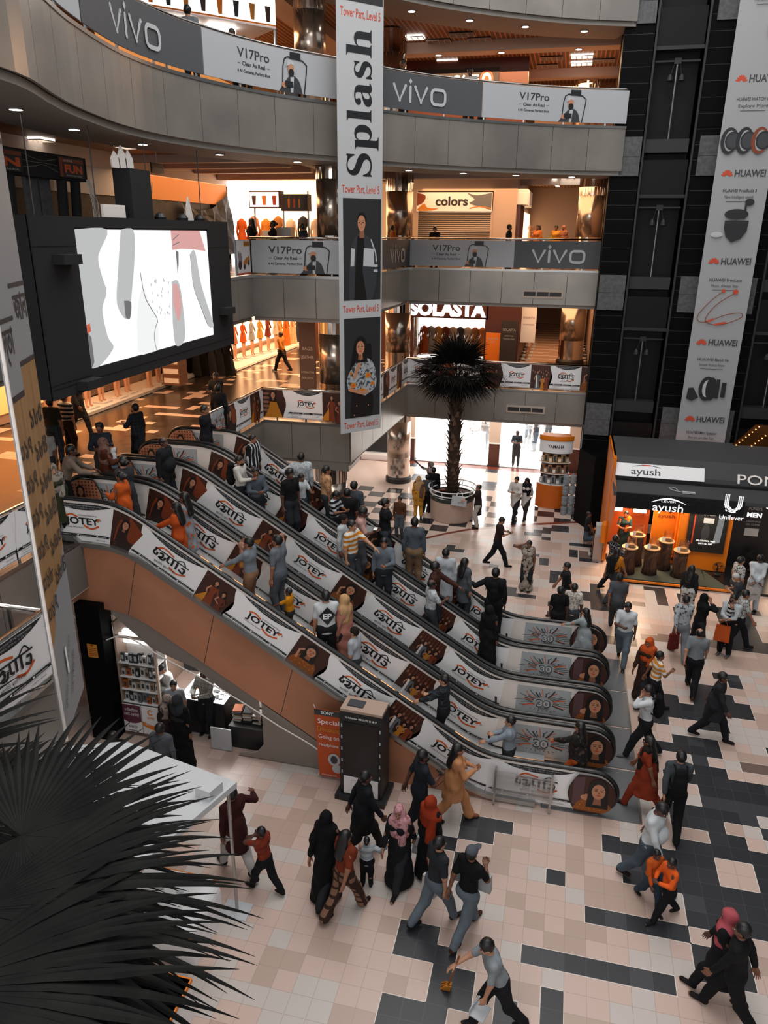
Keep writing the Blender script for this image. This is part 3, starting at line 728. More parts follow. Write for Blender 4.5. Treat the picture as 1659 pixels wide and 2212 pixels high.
# ------------------------------------------------------------------ columns
def column(x, y, z0, z1, r, label, base=True):
    t = thing('round_column', label, 'column', (x, y, z0), 0, 'mirror-clad round columns'); h = z1 - z0
    b = MB(); b.lathe([(r, .25), (r, h * .33)], chrome, n=32); b.build('lower_cladding', t, smooth=False)
    m2 = mat('satin column cladding', hexc('b5a79a'), .22, .9)
    b = MB(); b.lathe([(r * 1.01, h * .33), (r * 1.01, h * .78)], m2, n=32); b.build('middle_cladding', t, smooth=True)
    b = MB(); b.lathe([(r, h * .78), (r, h)], chrome, n=26)
    for k in range(26): a = k * 2 * pi / 26; b.cyl((r * math.cos(a), r * math.sin(a), h * .78), (r * math.cos(a), r * math.sin(a), h), .014, .014, chrome, 5)
    b.build('fluted_top', t)
    if base: b = MB(); b.lathe([(r * 1.12, 0), (r * 1.12, .18), (r * 1.02, .26)], black, n=32); b.build('base_ring', t)
    return t
column(-6.55, 21.3, 0.0, 3.35, .48, 'mirror-clad round column beside the ground floor entrance')
column(-7.15, 13.75, 0, 3.0, .5, 'mirror-clad round column below the corner of the second level')
column(-6.65, 21.2, 4.33, 7.7, .5, 'round column beside the lit name sign on the second level')
column(-7.1, 14.2, 4.33, 7.7, .5, 'round column left of the hanging banner on the second level')
column(-6.65, 21.2, 8.65, 12.05, .5, 'round column left of the shuttered shop')
column(-7.2, 14.4, 8.65, 12.05, .45, 'round column left of the hanging banner on the third level')
column(-6.6, 19.3, 12.97, 16.05, .5, 'round column above the slate sign on the top gallery')
column(-7.6, 13.9, 12.97, 16.05, .42, 'round column left of the hanging banner on the top gallery')
column(.1, 26.9, 4.33, 7.7, .55, 'round column at the right of the second level corridor')
column(.35, 24.6, 8.65, 12.05, .5, 'round column at the right of the third level corridor')
column(-.2, 27.4, 12.97, 16.05, .5, 'round column far back on the top gallery')
b = MB(); b.prism([(-6.35, 13.0), (-7.75, 13.0), (-7.75, 14.4), (-6.35, 14.4)], 2.9, 3.35, m_fas); struct(b.build('trim_90'))
# ------------------------------------------------------------------ escalators
def esc_curve():
    """centre line of the handrail, x rising from the lower landing (right) to the upper landing (left); returns dense points"""
    pts = []; x = 1.02; z = .9; th = 0.; dx = .04
    while x > -9.45:
        pts.append((x, z))
        if x > -.3: th = 0
        elif x > -1.5: t = (-.3 - x) / 1.2; th = math.radians(31.6) * t * t * (3 - 2 * t)
        elif x > -7.25: th = math.radians(31.6)
        elif x > -8.5: t = (x + 8.5) / 1.25; th = math.radians(31.6) * t * t * (3 - 2 * t)
        else: th = 0
        x -= dx * math.cos(th) if th else dx; z += dx * math.sin(th)
    return pts
EC = esc_curve(); print('esc top', EC[-1])
EN = []; ES = [0.]
for i, (x, z) in enumerate(EC):
    a = EC[max(0, i - 1)]; b = EC[min(len(EC) - 1, i + 1)]
    d = Vector((b[0] - a[0], b[1] - a[1])).normalized(); EN.append((d, Vector((d.y, -d.x)) if Vector((d.y, -d.x)).y < 0 else Vector((-d.y, d.x))))
    if i: ES.append(ES[-1] + math.hypot(EC[i][0] - EC[i-1][0], EC[i][1] - EC[i-1][1]))
SL = ES[-1]; ZTOP = EC[-1][1]
def esc_at(s):
    """point and downward normal at arc length s from the lower end"""
    if s <= 0: return Vector((EC[0][0] - s, EC[0][1])), Vector((0, -1)), Vector((-1, 0))
    if s >= SL: return Vector((EC[-1][0] - (s - SL), EC[-1][1])), Vector((0, -1)), Vector((-1, 0))
    k = min(len(EC) - 2, int(s / SL * (len(EC) - 1)))
    while ES[k] > s: k -= 1
    while ES[k + 1] < s: k += 1
    t = (s - ES[k]) / (ES[k + 1] - ES[k])
    return Vector(EC[k]).lerp(Vector(EC[k + 1]), t), EN[k][1].lerp(EN[k + 1][1], t).normalized(), EN[k][0]
def esc_h(s):
    """height of the balustrade panel, perpendicular to the rail"""
    p, n, d = esc_at(s); return .74 + .1 * abs(d.x) ** 6
def z_rail(x):
    if x >= EC[0][0]: return EC[0][1]
    if x <= EC[-1][0]: return ZTOP
    for a, b in zip(EC, EC[1:]):
        if b[0] <= x <= a[0]: return a[1] + (b[1] - a[1]) * (a[0] - x) / (a[0] - b[0])
def z_step(x): return max(0., min(4.33, z_rail(x) - .93)) if -8.75 < x < .25 else (4.33 if x < -5 else 0.)
def s_of_x(x):
    for i in range(len(EC) - 1):
        if EC[i + 1][0] <= x <= EC[i][0]: return ES[i]
    return 0 if x > 0 else SL
def bal_fn(y, sgn=-1):
    """maps art (u along, measured from the upper end so text reads left to right; v up) to the face at plane y"""
    def f(u, v, h):
        s = SL - u; p, n, d = esc_at(s); H = esc_h(s)
        q = p + n * (.06 + (H - .06) * (1 - v / .86)); return (q.x, y + sgn * (h + .004), q.y)
    return f
rubber = mat('black handrail rubber', (.012, .012, .012), .3)
m_clad = mat('copper-toned side cladding', hexc('b57c60'), .38, .25); noisy(m_clad, hexc('a87458'), hexc('c98a68'), .5, dist=.4)
m_clad_g = mat('grey side cladding', hexc('857a72'), .5, .1)
m_inner = mat('polished inner deck', hexc('d5d5d5'), .32, .6)
m_step = mat('ribbed step metal', hexc('3f4042'), .45, .7)
m_led = mat('amber deck light', (1, .5, .2), emit=(1, .45, .16), es=9)
def oval_pts(s0, s1, r, extra):
    """closed loop outline of a balustrade"""
    top = [esc_at(s0 + (s1 - s0) * i / 120)[0] for i in range(121)]
    bot = []
    for i in range(121):
        s = s1 - (s1 - s0) * i / 120; p, n, d = esc_at(s); bot.append(p + n * (esc_h(s)))
    return top, bot
EW = .92; OVH = .82
AD_E, AD_B = ad_panel(1.42, .86, True), ad_panel(1.42, .86, False)
PE = [photo(k, .66, .86) for k in range(4)]
BP = burst_panel(1.12, .8)
def bal_art(kind):
    """kind near: outer face of the nearest escalator; far: inner faces"""
    A = Art(); top = -.42   # u of the tip of the upper round end
    A.rect(-.05, 0, SL + .05, .86, P_cream if kind == 'far' else P_white)
    # anchor: picture of the seated woman starts where the rail bends down
    uA = SL - s_of_x(-7.98); per = 2.09
    seq = [(PE[0], 0), (AD_B, .66), (PE[1], per), (AD_E, per + .66), (PE[2], 2 * per), (AD_B, 2 * per + .66), (PE[3], 3 * per), (AD_E, 3 * per + .66)]
    for a, du in seq: A.sub(a, uA + du, 0); A.layer = 4
    if kind == 'near':
        A.sub(AD_E, uA - 1.44, 0); A.layer = 4; A.sub(AD_B, SL - s_of_x(.66) - 1.42, 0); A.layer = 40
    else:
        A.sub(BP, uA - 1.14 - .35, .03); A.layer = 4
        A.poly([(uA - .33, .15), (uA - .02, .15), (uA - .02, .2), (uA - .33, .2)], P_black)
        uE = SL - s_of_x(.62) - 1.16
        A.stroke([(uA + 4 * per - .1, .34), (uE - .3, .12), (uE, .12)], .04, P_black)
        A.sub(BP, uE, .03); A.layer = 60
        A.rect(uE + 1.14, .1, uE + 1.32, .16, P_black)
    return A
ART_NEAR, ART_FAR = bal_art('near'), bal_art('far')
ENDP = end_photo(.8, OVH); ENDL = end_photo(.8, OVH, True)
def balustrade(t, y, kind, first):
    """one panel wall with its handrail; picture side faces -y"""
    top, bot = oval_pts(0, SL, 0, 0)
    def cap(c, r, a0, a1, n=14): return [Vector((c.x + r * math.cos(math.radians(a0 + (a1 - a0) * i / n)), c.y + r * math.sin(math.radians(a0 + (a1 - a0) * i / n)))) for i in range(n + 1)]
    r = OVH / 2; cL = Vector((top[0].x, top[0].y - r)); cU = Vector((top[-1].x, top[-1].y - r))
    loop = top + cap(cU, r, 90, 270)[1:-1] + bot + cap(cL, r, -90, 90)[1:-1]
    mb = MB(); P = [(p.x, p.y) for p in loop]
    mb.prism(P, y, y + .03, P_cream, 'y')
    if kind in ('near', 'far'):
        (ART_NEAR if kind == 'near' else ART_FAR).bake(bal_fn(y), mb, .06, eps=.0011)
        def fl(u, v, h): return (top[0].x - .39 + u, y - .085 - h, top[0].y - r * 2 + v)
        def fu(u, v, h): return (cU.x - r + (.8 - u), y - .085 - h, cU.y - r + v)
        # flip triangles of the mirrored upper end by drawing it reversed
        ENDP.bake(fl, mb, eps=.0006)
        if kind == 'far': ENDL.bake(fu, mb, eps=.0006)
    mb.build('balustrade', t)
    h = MB(); c = [(p.x, y + .015, p.y + .02) for p in loop[:len(top)]]
    capU = [(p.x, y + .015, p.y) for p in cap(cU, r + .02, 90, 250)[1:]]; capL = [(p.x, y + .015, p.y) for p in reversed(cap(cL, r + .02, -70, 90))][1:]
    h.tube(list(reversed(capL)) + c + capU, .043, rubber, 8)
    h.build('handrail', t, smooth=True)
def escalator(y0, y1, label, first=False):
    t = thing('escalator', label, 'escalator', (0, 0, 0), 0, 'bank of four escalators')
    balustrade(t, y0, 'near' if first else 'plain', first); balustrade(t, y1, 'far', first)
    # truss with side cladding, seam by seam
    def low(x): return max(0.0, min(3.02, z_step(x) - 1.28)) if x < -2.2 else 0.
    xs = [-9.2 + i * .12 for i in range(79)]
    def strip(m, name, ya, yb, zt, zb, x0, x1, seams=False):
        b = MB(); X = [x for x in xs if x0 <= x <= x1]
        b.prism([(x, zt(x)) for x in X] + [(x, zb(x)) for x in reversed(X)], ya, yb, m, 'y')
        if seams:
            for k in range(6):
                x = -7.62 + 1.52 * k
                if x > x1: break
                d = .28; b.prism([(x, zt(x) - .02), (x + .012, zt(x) - .02), (x - .0 - d, zb(x - d) + .02), (x - .012 - d, zb(x - d) + .02)], ya - .004, ya, m_seam, 'y')
        return b.build(name, t)
    strip(m_clad if first else m_clad_g, 'side_cladding', y0 - .03, y0 + .05, lambda x: z_step(x) + .05, low, -9.2, .1, first)
    strip(steel, 'outer_deck', y0 - .1, y0 + .04, lambda x: z_step(x) + .12, lambda x: z_step(x) + .03, -9.2, .16)
    strip(m_clad_g, 'underside', y0 + .05, y1 - .02, lambda x: max(0.02, z_step(x) - .35), lambda x: low(x), -9.2, -.3)
    for yy, nm in ((y0 + .04, 'inner_deck'), (y1 - .19, 'inner_deck')):
        strip(m_inner, nm, yy, yy + .17, lambda x: z_step(x) + .17, lambda x: z_step(x) - .2, -8.8, .35)
    strip(black, 'side_panel', y1 + .035, y1 + (.165 if y1 < 8 else .07), lambda x: z_rail(x) - .1, low, -9.2, .9)
    # lights along the deck of the far side
    for (xa, xb) in ([(-6.9, -6.45), (-6.2, -5.5), (-4.9, -4.3), (-3.7, -2.5), (-1.7, -.9), (-.55, .25)] if first else [(-.6, -.1)] if y0 < 5 else []):
        g = MB(); n = 6; pts = [(xa + (xb - xa) * i / n, y1 - .21, z_step(xa + (xb - xa) * i / n) + .1) for i in range(n + 1)]
        g.tube(pts, .022, m_led, 6); g.build('deck_light', t)
    # steps
    x = -8.55; i = 0
    while x < .2:
        z = z_step(x + .1); b = MB(); b.box(x, y0 + .21, z - .16, x + .385, y1 - .19, z, m_step)
        for k in range(14): yy = y0 + .26 + k * (y1 - y0 - .5) / 13; b.box(x + .005, yy, z, x + .38, yy + .02, z + .008, black)
        b.build('step', t)
        x += .385
    for xa, xb, z in ((-9.7, -8.5, 4.35), (.15, 1.93, .012)):
        b = MB(); b.box(xa, y0 - .05, z - .04, xb, y1 + .1, z + .004, mat('landing plate metal', hexc('6e7072'), .35, .35))
        b.box(xb - .04 if xb > 1 else xa, y0 - .05, z, xb if xb > 1 else xa + .04, y1 + .1, z + .012, steel); b.build('landing_plate', t)
    # entry signs
    if not first or True:
        b = MB()
        A = Art(); A.rect(0, 0, .42, .1, P_lgrey)
        for k in range(4): A.ell(.055 + .1 * k, .05, .04, .04, P_dgrey, 12); A.ell(.055 + .1 * k, .05, .026, .026, P_lgrey if k < 3 else P_red, 10)
        A.bake(plane_fn((.0, y1 - .2, .06), (1, 0, 0)), b); b.build('safety_label', t)
    return t
ESC = [(3.0, 4.27), (4.47, 5.66), (5.86, 7.06), (7.26, 8.5)]
for k, (ya, yb) in enumerate(ESC):
    escalator(ya, yb, ['nearest escalator, its copper side wall facing the viewer', 'second escalator from the viewer, beside the nearest one', 'third escalator from the viewer, between two others', 'farthest escalator, beside the open tiled floor'][k], k == 0)
# ------------------------------------------------------------------ wall under the nearest escalator with its rounded shop opening
wl = MB()
OPEN = [(-8.3, .02), (-8.3, 2.86), (-7.5, 2.2), (-7.0, 2.02), (-6.6, 1.9), (-6.1, 1.52), (-5.6, 1.22), (-5.35, .95), (-5.23, .62), (-5.25, .36), (-5.4, .16), (-5.6, .08), (-5.8, .02)]
def lowx(x): return max(0.02, min(3.02, z_step(x) - 1.26))
# strips between the opening's edge and the escalator's lower edge
def open_top(x):
    for (a, b), (c, d) in zip(OPEN[1:], OPEN[2:]):
        if a <= x <= c: return b + (d - b) * (x - a) / max(1e-6, c - a)
    return None
X = [-8.3 + .1 * i for i in range(31)]
for x0, x1 in zip(X, X[1:]):
    a, b = open_top(min(x0, -5.24)), open_top(min(x1, -5.24))
    if x1 <= -5.24:
        if lowx(x0) > a: wl.add([(x0, 2.99, a), (x1, 2.99, b), (x1, 2.99, lowx(x1)), (x0, 2.99, lowx(x0)), (x0, 3.05, a), (x1, 3.05, b)], [(0, 1, 2, 3), (0, 4, 5, 1)], m_clad_g)
wl.prism([(-5.25, .62)] + [(-5.25, .36), (-5.4, .16), (-5.6, .08), (-5.8, .02), (-2.3, .02)] + [(x, lowx(x)) for x in (-2.6, -3, -3.4, -3.8, -4.2, -4.6, -5.0, -5.25)], 2.97, 3.03, m_clad_g, 'y')
for x in (-3.9,): wl.box(x, 2.962, .03, x + .01, 2.97, lowx(x) - .02, m_seam)
struct(wl.build('wall_under_escalator'))
b = MB(); b.tube(spline([(-9.2, 2.9, 2.9), (-8.6, 2.9, 2.3), (-8.0, 2.9, 2.45), (-7.2, 2.88, 2.1), (-6.4, 2.88, 1.75), (-5.5, 2.88, 1.3), (-4.9, 2.88, .95), (-4.2, 2.88, .6), (-3.75, 2.88, .25)]), .014, P_cream, 6)
tag(b.build('cable', smooth=True), 'white cable sagging along the edge of the shop opening under the escalator', 'cable')
# clear barrier at the foot of the nearest escalator
t = thing('glass_guard', 'low clear plastic guard with steel clips at the foot of the nearest escalator', 'guard')
b = MB(); b.box(-.75, 2.82, .25, .35, 2.83, .75, m_glass); b.build('pane', t)
for x in (-.7, .3): b = MB(); b.box(x - .02, 2.8, .03, x + .02, 2.9, .8, steel); b.build('clip', t)
# ------------------------------------------------------------------ people: smooth distance-field figures
def surf_net(F, o, h):
    nx, ny, nz = F.shape; S = F < 0
    c = S[:-1, :-1, :-1].astype(np.int8)
    tot = np.zeros((nx-1, ny-1, nz-1), np.int8)
    for a in (0, 1):
        for b in (0, 1):
            for d in (0, 1): tot += S[a:nx-1+a, b:ny-1+b, d:nz-1+d]
    act = (tot > 0) & (tot < 8); idx = -np.ones(act.shape, np.int64); I = np.argwhere(act); idx[act] = np.arange(len(I))
    P = np.zeros((len(I), 3)); cnt = np.zeros(len(I))
    C = [(a, b, d) for a in (0, 1) for b in (0, 1) for d in (0, 1)]
    for p in C:
        for ax in range(3):
            if p[ax] == 0:
                q = list(p); q[ax] = 1
                f0 = F[I[:, 0]+p[0], I[:, 1]+p[1], I[:, 2]+p[2]]; f1 = F[I[:, 0]+q[0], I[:, 1]+q[1], I[:, 2]+q[2]]
                m = (f0 < 0) != (f1 < 0); t = np.where(m, f0 / np.where(m, f0 - f1, 1), 0)
                v = np.tile(np.array(p, float), (len(I), 1)); v[:, ax] = t
                P[m] += v[m]; cnt[m] += 1
    P = (I + P / cnt[:, None]) * h + o
    Q = []
    for ax in range(3):
        sl0 = [slice(None)] * 3; sl1 = [slice(None)] * 3; sl0[ax] = slice(0, -1); sl1[ax] = slice(1, None)
        m = S[tuple(sl0)] != S[tuple(sl1)]; b, c = [k for k in range(3) if k != ax]
        E = np.argwhere(m); E = E[(E[:, b] > 0) & (E[:, c] > 0) & (E[:, b] < F.shape[b] - 1) & (E[:, c] < F.shape[c] - 1)]
        fl = S[tuple(sl0)][E[:, 0], E[:, 1], E[:, 2]]
        def g(db, dc):
            e = E.copy(); e[:, b] -= db; e[:, c] -= dc; return idx[e[:, 0], e[:, 1], e[:, 2]]
        q = np.stack([g(0, 0), g(1, 0), g(1, 1), g(0, 1)], 1)
        if ax == 1: fl = ~fl
        q[fl] = q[fl][:, ::-1]; Q.append(q)
    Q = np.concatenate(Q); return P, Q[(Q >= 0).all(1)]
class SDF:
    def __init__(s, k=.03): s.p = []; s.cut = []; s.k = k; s.ck = 0
    def seg(s, a, b, ra, rb, sc=(1, 1, 1), k=None): s.p.append(('s', np.array(a, float), np.array(b, float), ra, rb, np.array(sc, float), k)); return s
    def ell(s, c, r, k=None): s.p.append(('e', np.array(c, float), np.array(r, float), k)); return s
    def plane(s, pt, n): s.cut.append(('p', np.array(pt, float), np.array(n, float))); return s     # keeps the side the normal points away from
    def hole(s, c, r): s.cut.append(('h', np.array(c, float), np.array(r, float))); return s
    def infl(s, d):
        q = SDF(s.k)
        for p in s.p: q.p.append(('s', p[1], p[2], p[3] + d, p[4] + d, p[5], p[6]) if p[0] == 's' else ('e', p[1], p[2] + d, p[3]))
        return q
    def mesh(s, h, rip=None):
        lo = np.array([9., 9, 9]); hi = -lo
        for p in s.p:
            if p[0] == 's':
                r = max(p[3], p[4]) * p[5]; lo = np.minimum(lo, np.minimum(p[1], p[2]) - r); hi = np.maximum(hi, np.maximum(p[1], p[2]) + r)
            else: lo = np.minimum(lo, p[1] - p[2]); hi = np.maximum(hi, p[1] + p[2])
        lo -= 2.5 * h; hi += 2.5 * h
        n = np.ceil((hi - lo) / h).astype(int) + 1
        X, Y, Z = [(lo[i] + np.arange(n[i]) * h).astype(np.float32) for i in range(3)]
        X, Y, Z = X[:, None, None], Y[None, :, None], Z[None, None, :]; F = None
        for p in s.p:
            if p[0] == 's':
                _, a, b, ra, rb, sc, k = p
                q = [(V - a[i]) / sc[i] for i, V in enumerate((X, Y, Z))]; ba = (b - a) / sc; L = float(ba @ ba) or 1e-9
                t = np.clip((q[0] * ba[0] + q[1] * ba[1] + q[2] * ba[2]) / L, 0, 1)
                d = np.sqrt((q[0] - ba[0]*t)**2 + (q[1] - ba[1]*t)**2 + (q[2] - ba[2]*t)**2) - (ra + (rb - ra) * t); d = d * min(1, sc.min())
            else:
                _, c, r, k = p
                kk = np.sqrt(((X - c[0]) / r[0])**2 + ((Y - c[1]) / r[1])**2 + ((Z - c[2]) / r[2])**2); d = (kk - 1) * r.min()
            k = k or s.k
            if F is None: F = d + 0 * (X + Y + Z)
            else:
                hh = np.clip(.5 + .5 * (F - d) / k, 0, 1); F = F + (d - F) * hh - k * hh * (1 - hh)
        if rip: F = F + rip(X, Y, Z)
        for c in s.cut:
            if c[0] == 'p': F = np.maximum(F, (X - c[1][0]) * c[2][0] + (Y - c[1][1]) * c[2][1] + (Z - c[1][2]) * c[2][2])
            else: F = np.maximum(F, -(np.sqrt(((X - c[1][0]) / c[2][0])**2 + ((Y - c[1][1]) / c[2][1])**2 + ((Z - c[1][2]) / c[2][2])**2) - 1) * c[2].min())
        return surf_net(F, lo, h)
def np_obj(name, P, Q, mats, parent, mi=None):
    me = bpy.data.meshes.new(name); me.vertices.add(len(P)); me.vertices.foreach_set('co', np.asarray(P, np.float32).ravel())
    me.loops.add(len(Q) * 4); me.loops.foreach_set('vertex_index', np.asarray(Q, np.int32).ravel())
    me.polygons.add(len(Q)); me.polygons.foreach_set('loop_start', np.arange(len(Q), dtype=np.int32) * 4)
    for m in mats: me.materials.append(m)
    if mi is not None: me.polygons.foreach_set('material_index', mi)
    me.polygons.foreach_set('use_smooth', np.ones(len(Q), bool)); me.update(calc_edges=True)
    o = bpy.data.objects.new(name, me); COL.objects.link(o); o.parent = parent; return o
# hands: five unequal fingers, three poses, built once; palm faces -y, fingers along +z, thumb towards +x
def hand_mesh(curl):
    s = SDF(.008); s.seg((0, 0, -.03), (0, 0, .03), .024, .03, (1, .6, 1)); s.seg((-.022, 0, .07), (.022, 0, .075), .02, .021, (1, .6, 1), .02)
    s.seg((0, 0, .01), (0, 0, .06), .03, .036, (1, .42, 1), .02)
    for x, L, sp in ((-.03, .058, -.1), (-.01, .074, -.03), (.011, .08, .03), (.031, .07, .1)):
        p = np.array([x, 0, .085]); a = 0.
        for j, f in enumerate((.45, .32, .23)):
            a += curl * (.5, .9, .6)[j]; q = p + L * f * np.array([math.sin(sp), -math.sin(a), math.cos(a)])
            s.seg(p, q, .0098 - .001 * j, .009 - .001 * j, (1, 1, 1), .004); p = q
    s.seg((.028, -.004, .02), (.052, -.018 - .01 * curl, .052), .014, .0115, (1, 1, 1), .012); s.seg((.052, -.018 - .01 * curl, .052), (.056 - .01 * curl, -.03 - .02 * curl, .082), .011, .009, (1, 1, 1), .006)
    return s.mesh(.0065)
HANDS = {k: hand_mesh(c) for k, c in (('relax', .35), ('grip', 1.25), ('flat', .1))}
def ik(S, W, l1, l2, hint):
    S, W = np.array(S, float), np.array(W, float); d = W - S; D = np.linalg.norm(d)
    if D > (l1 + l2) * .995: W = S + d / D * (l1 + l2) * .995; d = W - S; D = np.linalg.norm(d)
    a = (l1*l1 - l2*l2 + D*D) / (2*D); h = math.sqrt(max(0, l1*l1 - a*a)); u = d / D
    n = np.array(hint, float); n = n - u * (n @ u); n /= np.linalg.norm(n) or 1; return S + u*a + n*h, W
skin_m = [mat('skin tone %s' % n, hexc(c), .5) for n, c in (('tan', '8e5f47'), ('brown', '6f4733'), ('light', 'a87a60'), ('dark', '54352a'))]
hair_m = mat('black hair', hexc('0d0b0b'), .45); greyhair_m = mat('grey hair', hexc('8d8a88'), .6); eye_m = mat('eye white', hexc('cfc8c0'), .3)
iris_m = mat('dark iris', hexc('140c0a'), .2); lip_m = mat('lips', hexc('6e3a32'), .5)
_cloth = {}
def cloth(spec):
    """'hex' or 'hex:kind:hex2' with kind stripe / vstripe / plaid / flower / print"""
    if spec in _cloth: return _cloth[spec]
    q = spec.split(':'); c = hexc(q[0]); m = mat('cloth ' + spec.replace(':', ' '), c, .85, spec=.2)
    if len(q) > 1:
        c2 = hexc(q[2])
        if q[1] == 'stripe': striped(m, [c, c2], .11, 2)
        elif q[1] == 'vstripe': striped(m, [c, c, c2], .09, 0)
        elif q[1] == 'plaid': plaid(m, c, c2)
        elif q[1] == 'bigplaid': plaid(m, c, c2, .14, .3)
        elif q[1] == 'flower': noisy(m, c, c2, 14, .56, .6)
        elif q[1] == 'print': noisy(m, c, c2, 22, .52, .55)
    else: noisy(m, tuple(v * .88 for v in c), tuple(min(1, v * 1.08) for v in c), 5)
    _cloth[spec] = m; return m
def person(x, y, z, rz, label, H=1.66, pose='stand', top='shirt', tc='33363a', bc='222428', bottom='trousers', sleeve='short', hair='short', hc=None, sc=None,
           shoe='1a1715', skin=0, phase=0, fat=1., vox=.019, group=None, lean=None, arms=None, headp=None, female=False, carry=None, cap=None, mask=None, beard=None, sock=False):
    R = random.Random(label); s = H
    t = thing('person', label, 'person', (x, y, z), rz, group)
    fem = female or hair in ('long', 'bun', 'hijab') or top in ('dress', 'abaya', 'saree')
    L = lean if lean is not None else {'walk': .07, 'hold': .06, 'lean': .3, 'mop': .32, 'stoop': .3}.get(pose, .02)
    hipz = .53 * s; st = 0
    if pose in ('walk', 'mop', 'walkhold', 'walkphone'): st = .19 * s; hipz = .505 * s
    if pose == 'sit': hipz = .27 * s
    def up(f, dx=0, dy=0): return np.array([dx, dy + (f * s - hipz) * math.sin(L), hipz + (f * s - hipz) * math.cos(L)])
    hip = np.array([0, 0, hipz]); chest = up(.74); neck = up(.845); sw = (.082 if fem else .094) * s * (fat * .5 + .5); hw = .052 * s
    ph = 1 if phase == 0 else -1
    if pose == 'sit': feet = [np.array([-hw * 1.3, .27 * s, .045 * s]), np.array([hw * 1.3, .27 * s, .045 * s])]
    else: feet = [np.array([-hw * (1.25 if not st else .7), ph * st * 1., .045 * s]), np.array([hw * (1.25 if not st else .7), -ph * st * 1.15, (.045 if not st else .07) * s])] if ph > 0 else [np.array([-hw * (1.25 if not st else .7), -st * 1.15, (.045 if not st else .07) * s]), np.array([hw * (1.25 if not st else .7), st, .045 * s])]
    legs = []
    for sx, ft in zip((-1, 1), feet):
        hj = hip + np.array([sx * hw, 0, -.01 * s]); kn, an = ik(hj, ft, .245 * s, .24 * s, (0, 1, .1)); legs.append((hj, kn, an))
    # arms
    A = arms or {'stand': ('hang', 'hang'), 'walk': ('swing', 'swing'), 'hold': ('front', 'front'), 'lean': ('rest', 'rest'), 'phone': ('hang', 'ear'), 'railr': ('hang', 'railr'), 'raill': ('raill', 'hang'),
                 'fold': ('fold', 'fold'), 'sit': ('lap', 'lap'), 'walkhold': ('swing', 'front'), 'walkphone': ('swing', 'ear'), 'hips': ('hips', 'hips'), 'mop': ('mop', 'mop2'), 'stoop': ('front', 'front'), 'back': ('back', 'back')}.get(pose, ('hang', 'hang'))
    arm = []
    for sx, a, lg in zip((-1, 1), A, legs):
        S = up(.812, sx * sw)
        other = feet[1 if sx < 0 else 0]
        W = {'hang': (sx * (sw + .045*s), .02*s, .47*s), 'swing': (sx * (sw + .035*s), .14*s * np.sign(other[1] or 1) + .03*s, .5*s), 'front': (sx*.035*s, .2*s, .68*s), 'rest': (sx*.1*s, .3*s, .64*s),
             'ear': (sx*.085*s, .05*s, .92*s), 'railr': (.26*s, .12*s, .56*s), 'raill': (-.26*s, .12*s, .56*s), 'fold': (-sx*.06*s, .13*s, .68*s), 'lap': (sx*.05*s, .2*s, .33*s), 'hips': (sx*.13*s, .02*s, .6*s),
             'carry': (-sx*.02*s, .17*s, .66*s), 'out': (sx*.3*s, .12*s, .7*s), 'outup': (sx*.16*s, .27*s, .95*s), 'mop': (sx*.02*s, .32*s, .74*s), 'mop2': (.1*s, .34*s, .56*s), 'back': (-sx*.02*s, -.1*s, .56*s),
             'reach': (sx*.1*s, .34*s, .62*s), 'side': (sx*.2*s, .08*s, .52*s), 'mouth': (sx*.03*s, .1*s, .87*s), 'uphold': (sx*.05*s, .24*s, .74*s), 'down': (sx*.12*s, .16*s, .45*s)}[a]
        W = np.array(W, float)
        if a in ('fold', 'carry'): W = W + np.array([0, .02 * s * (sx > 0), .02 * s * sx])
        hint = (sx * .8, -.6, -.5) if a not in ('ear', 'outup', 'mouth') else (sx * 1., -.1, -1)
        el, wr = ik(S, W, .165*s, .145*s, hint); arm.append((S, el, wr, a))
    # head frame
    hp = headp if headp is not None else {'hold': .45, 'lean': .2, 'mop': .4, 'stoop': .5, 'walkhold': .35}.get(pose, .06)
    hb = up(.862); cp, sp_ = math.cos(hp), math.sin(hp)
    def hd(a, b, c): return hb + np.array([a, b * cp + c * sp_, c * cp - b * sp_]) * s
    tf = fat
    def torso(k=.05):
        g = SDF(k)
        g.seg(up(.765, -.045*s), up(.765, .045*s), .07*s*tf, .07*s*tf, (1, .78, 1)); g.seg(up(.76), up(.62, 0, .004*s), .088*s*tf, (.068 if fem else .078)*s*tf, (1, .7, 1))
        g.seg(up(.62), hip, (.068 if fem else .076)*s*tf, .086*s*tf, (1, .74, 1)); g.seg(hip + (-.03*s, 0, -.0*s), hip + (.03*s, 0, -.0*s), .072*s*tf, .072*s*tf, (1, .82, 1))
        if fem: g.ell(up(.75, -.042*s, .052*s), (.036*s,)*3); g.ell(up(.75, .042*s, .052*s), (.036*s,)*3)
        if tf > 1.12: g.ell(up(.64, 0, .045*s), (.08*s*tf, .07*s*tf, .09*s))
        g.seg(up(.812, -sw), up(.812, sw), .034*s, .034*s, (1, .9, 1)); return g
    b = torso(.03); b.seg(up(.81), hb + np.array([0, .0, .01*s]), .036*s, .03*s)
    b.ell(hd(0, -.006, .066), (.046*s, .055*s, .057*s), .02); b.ell(hd(0, .016, .034), (.034*s, .036*s, .042*s), .015)
    b.seg(hd(0, .05, .05), hd(0, .064, .032), .006*s, .0095*s, (1, 1, 1), .008); b.ell(hd(0, .042, .006), (.014*s, .012*s, .011*s), .01)
    for sx in (-1, 1): b.ell(hd(sx*.045, -.006, .05), (.007*s, .014*s, .019*s), .005)
    for (S, el, wr, a) in arm: b.seg(S, el, .034*s, .026*s); b.seg(el, wr, .025*s, .0155*s)
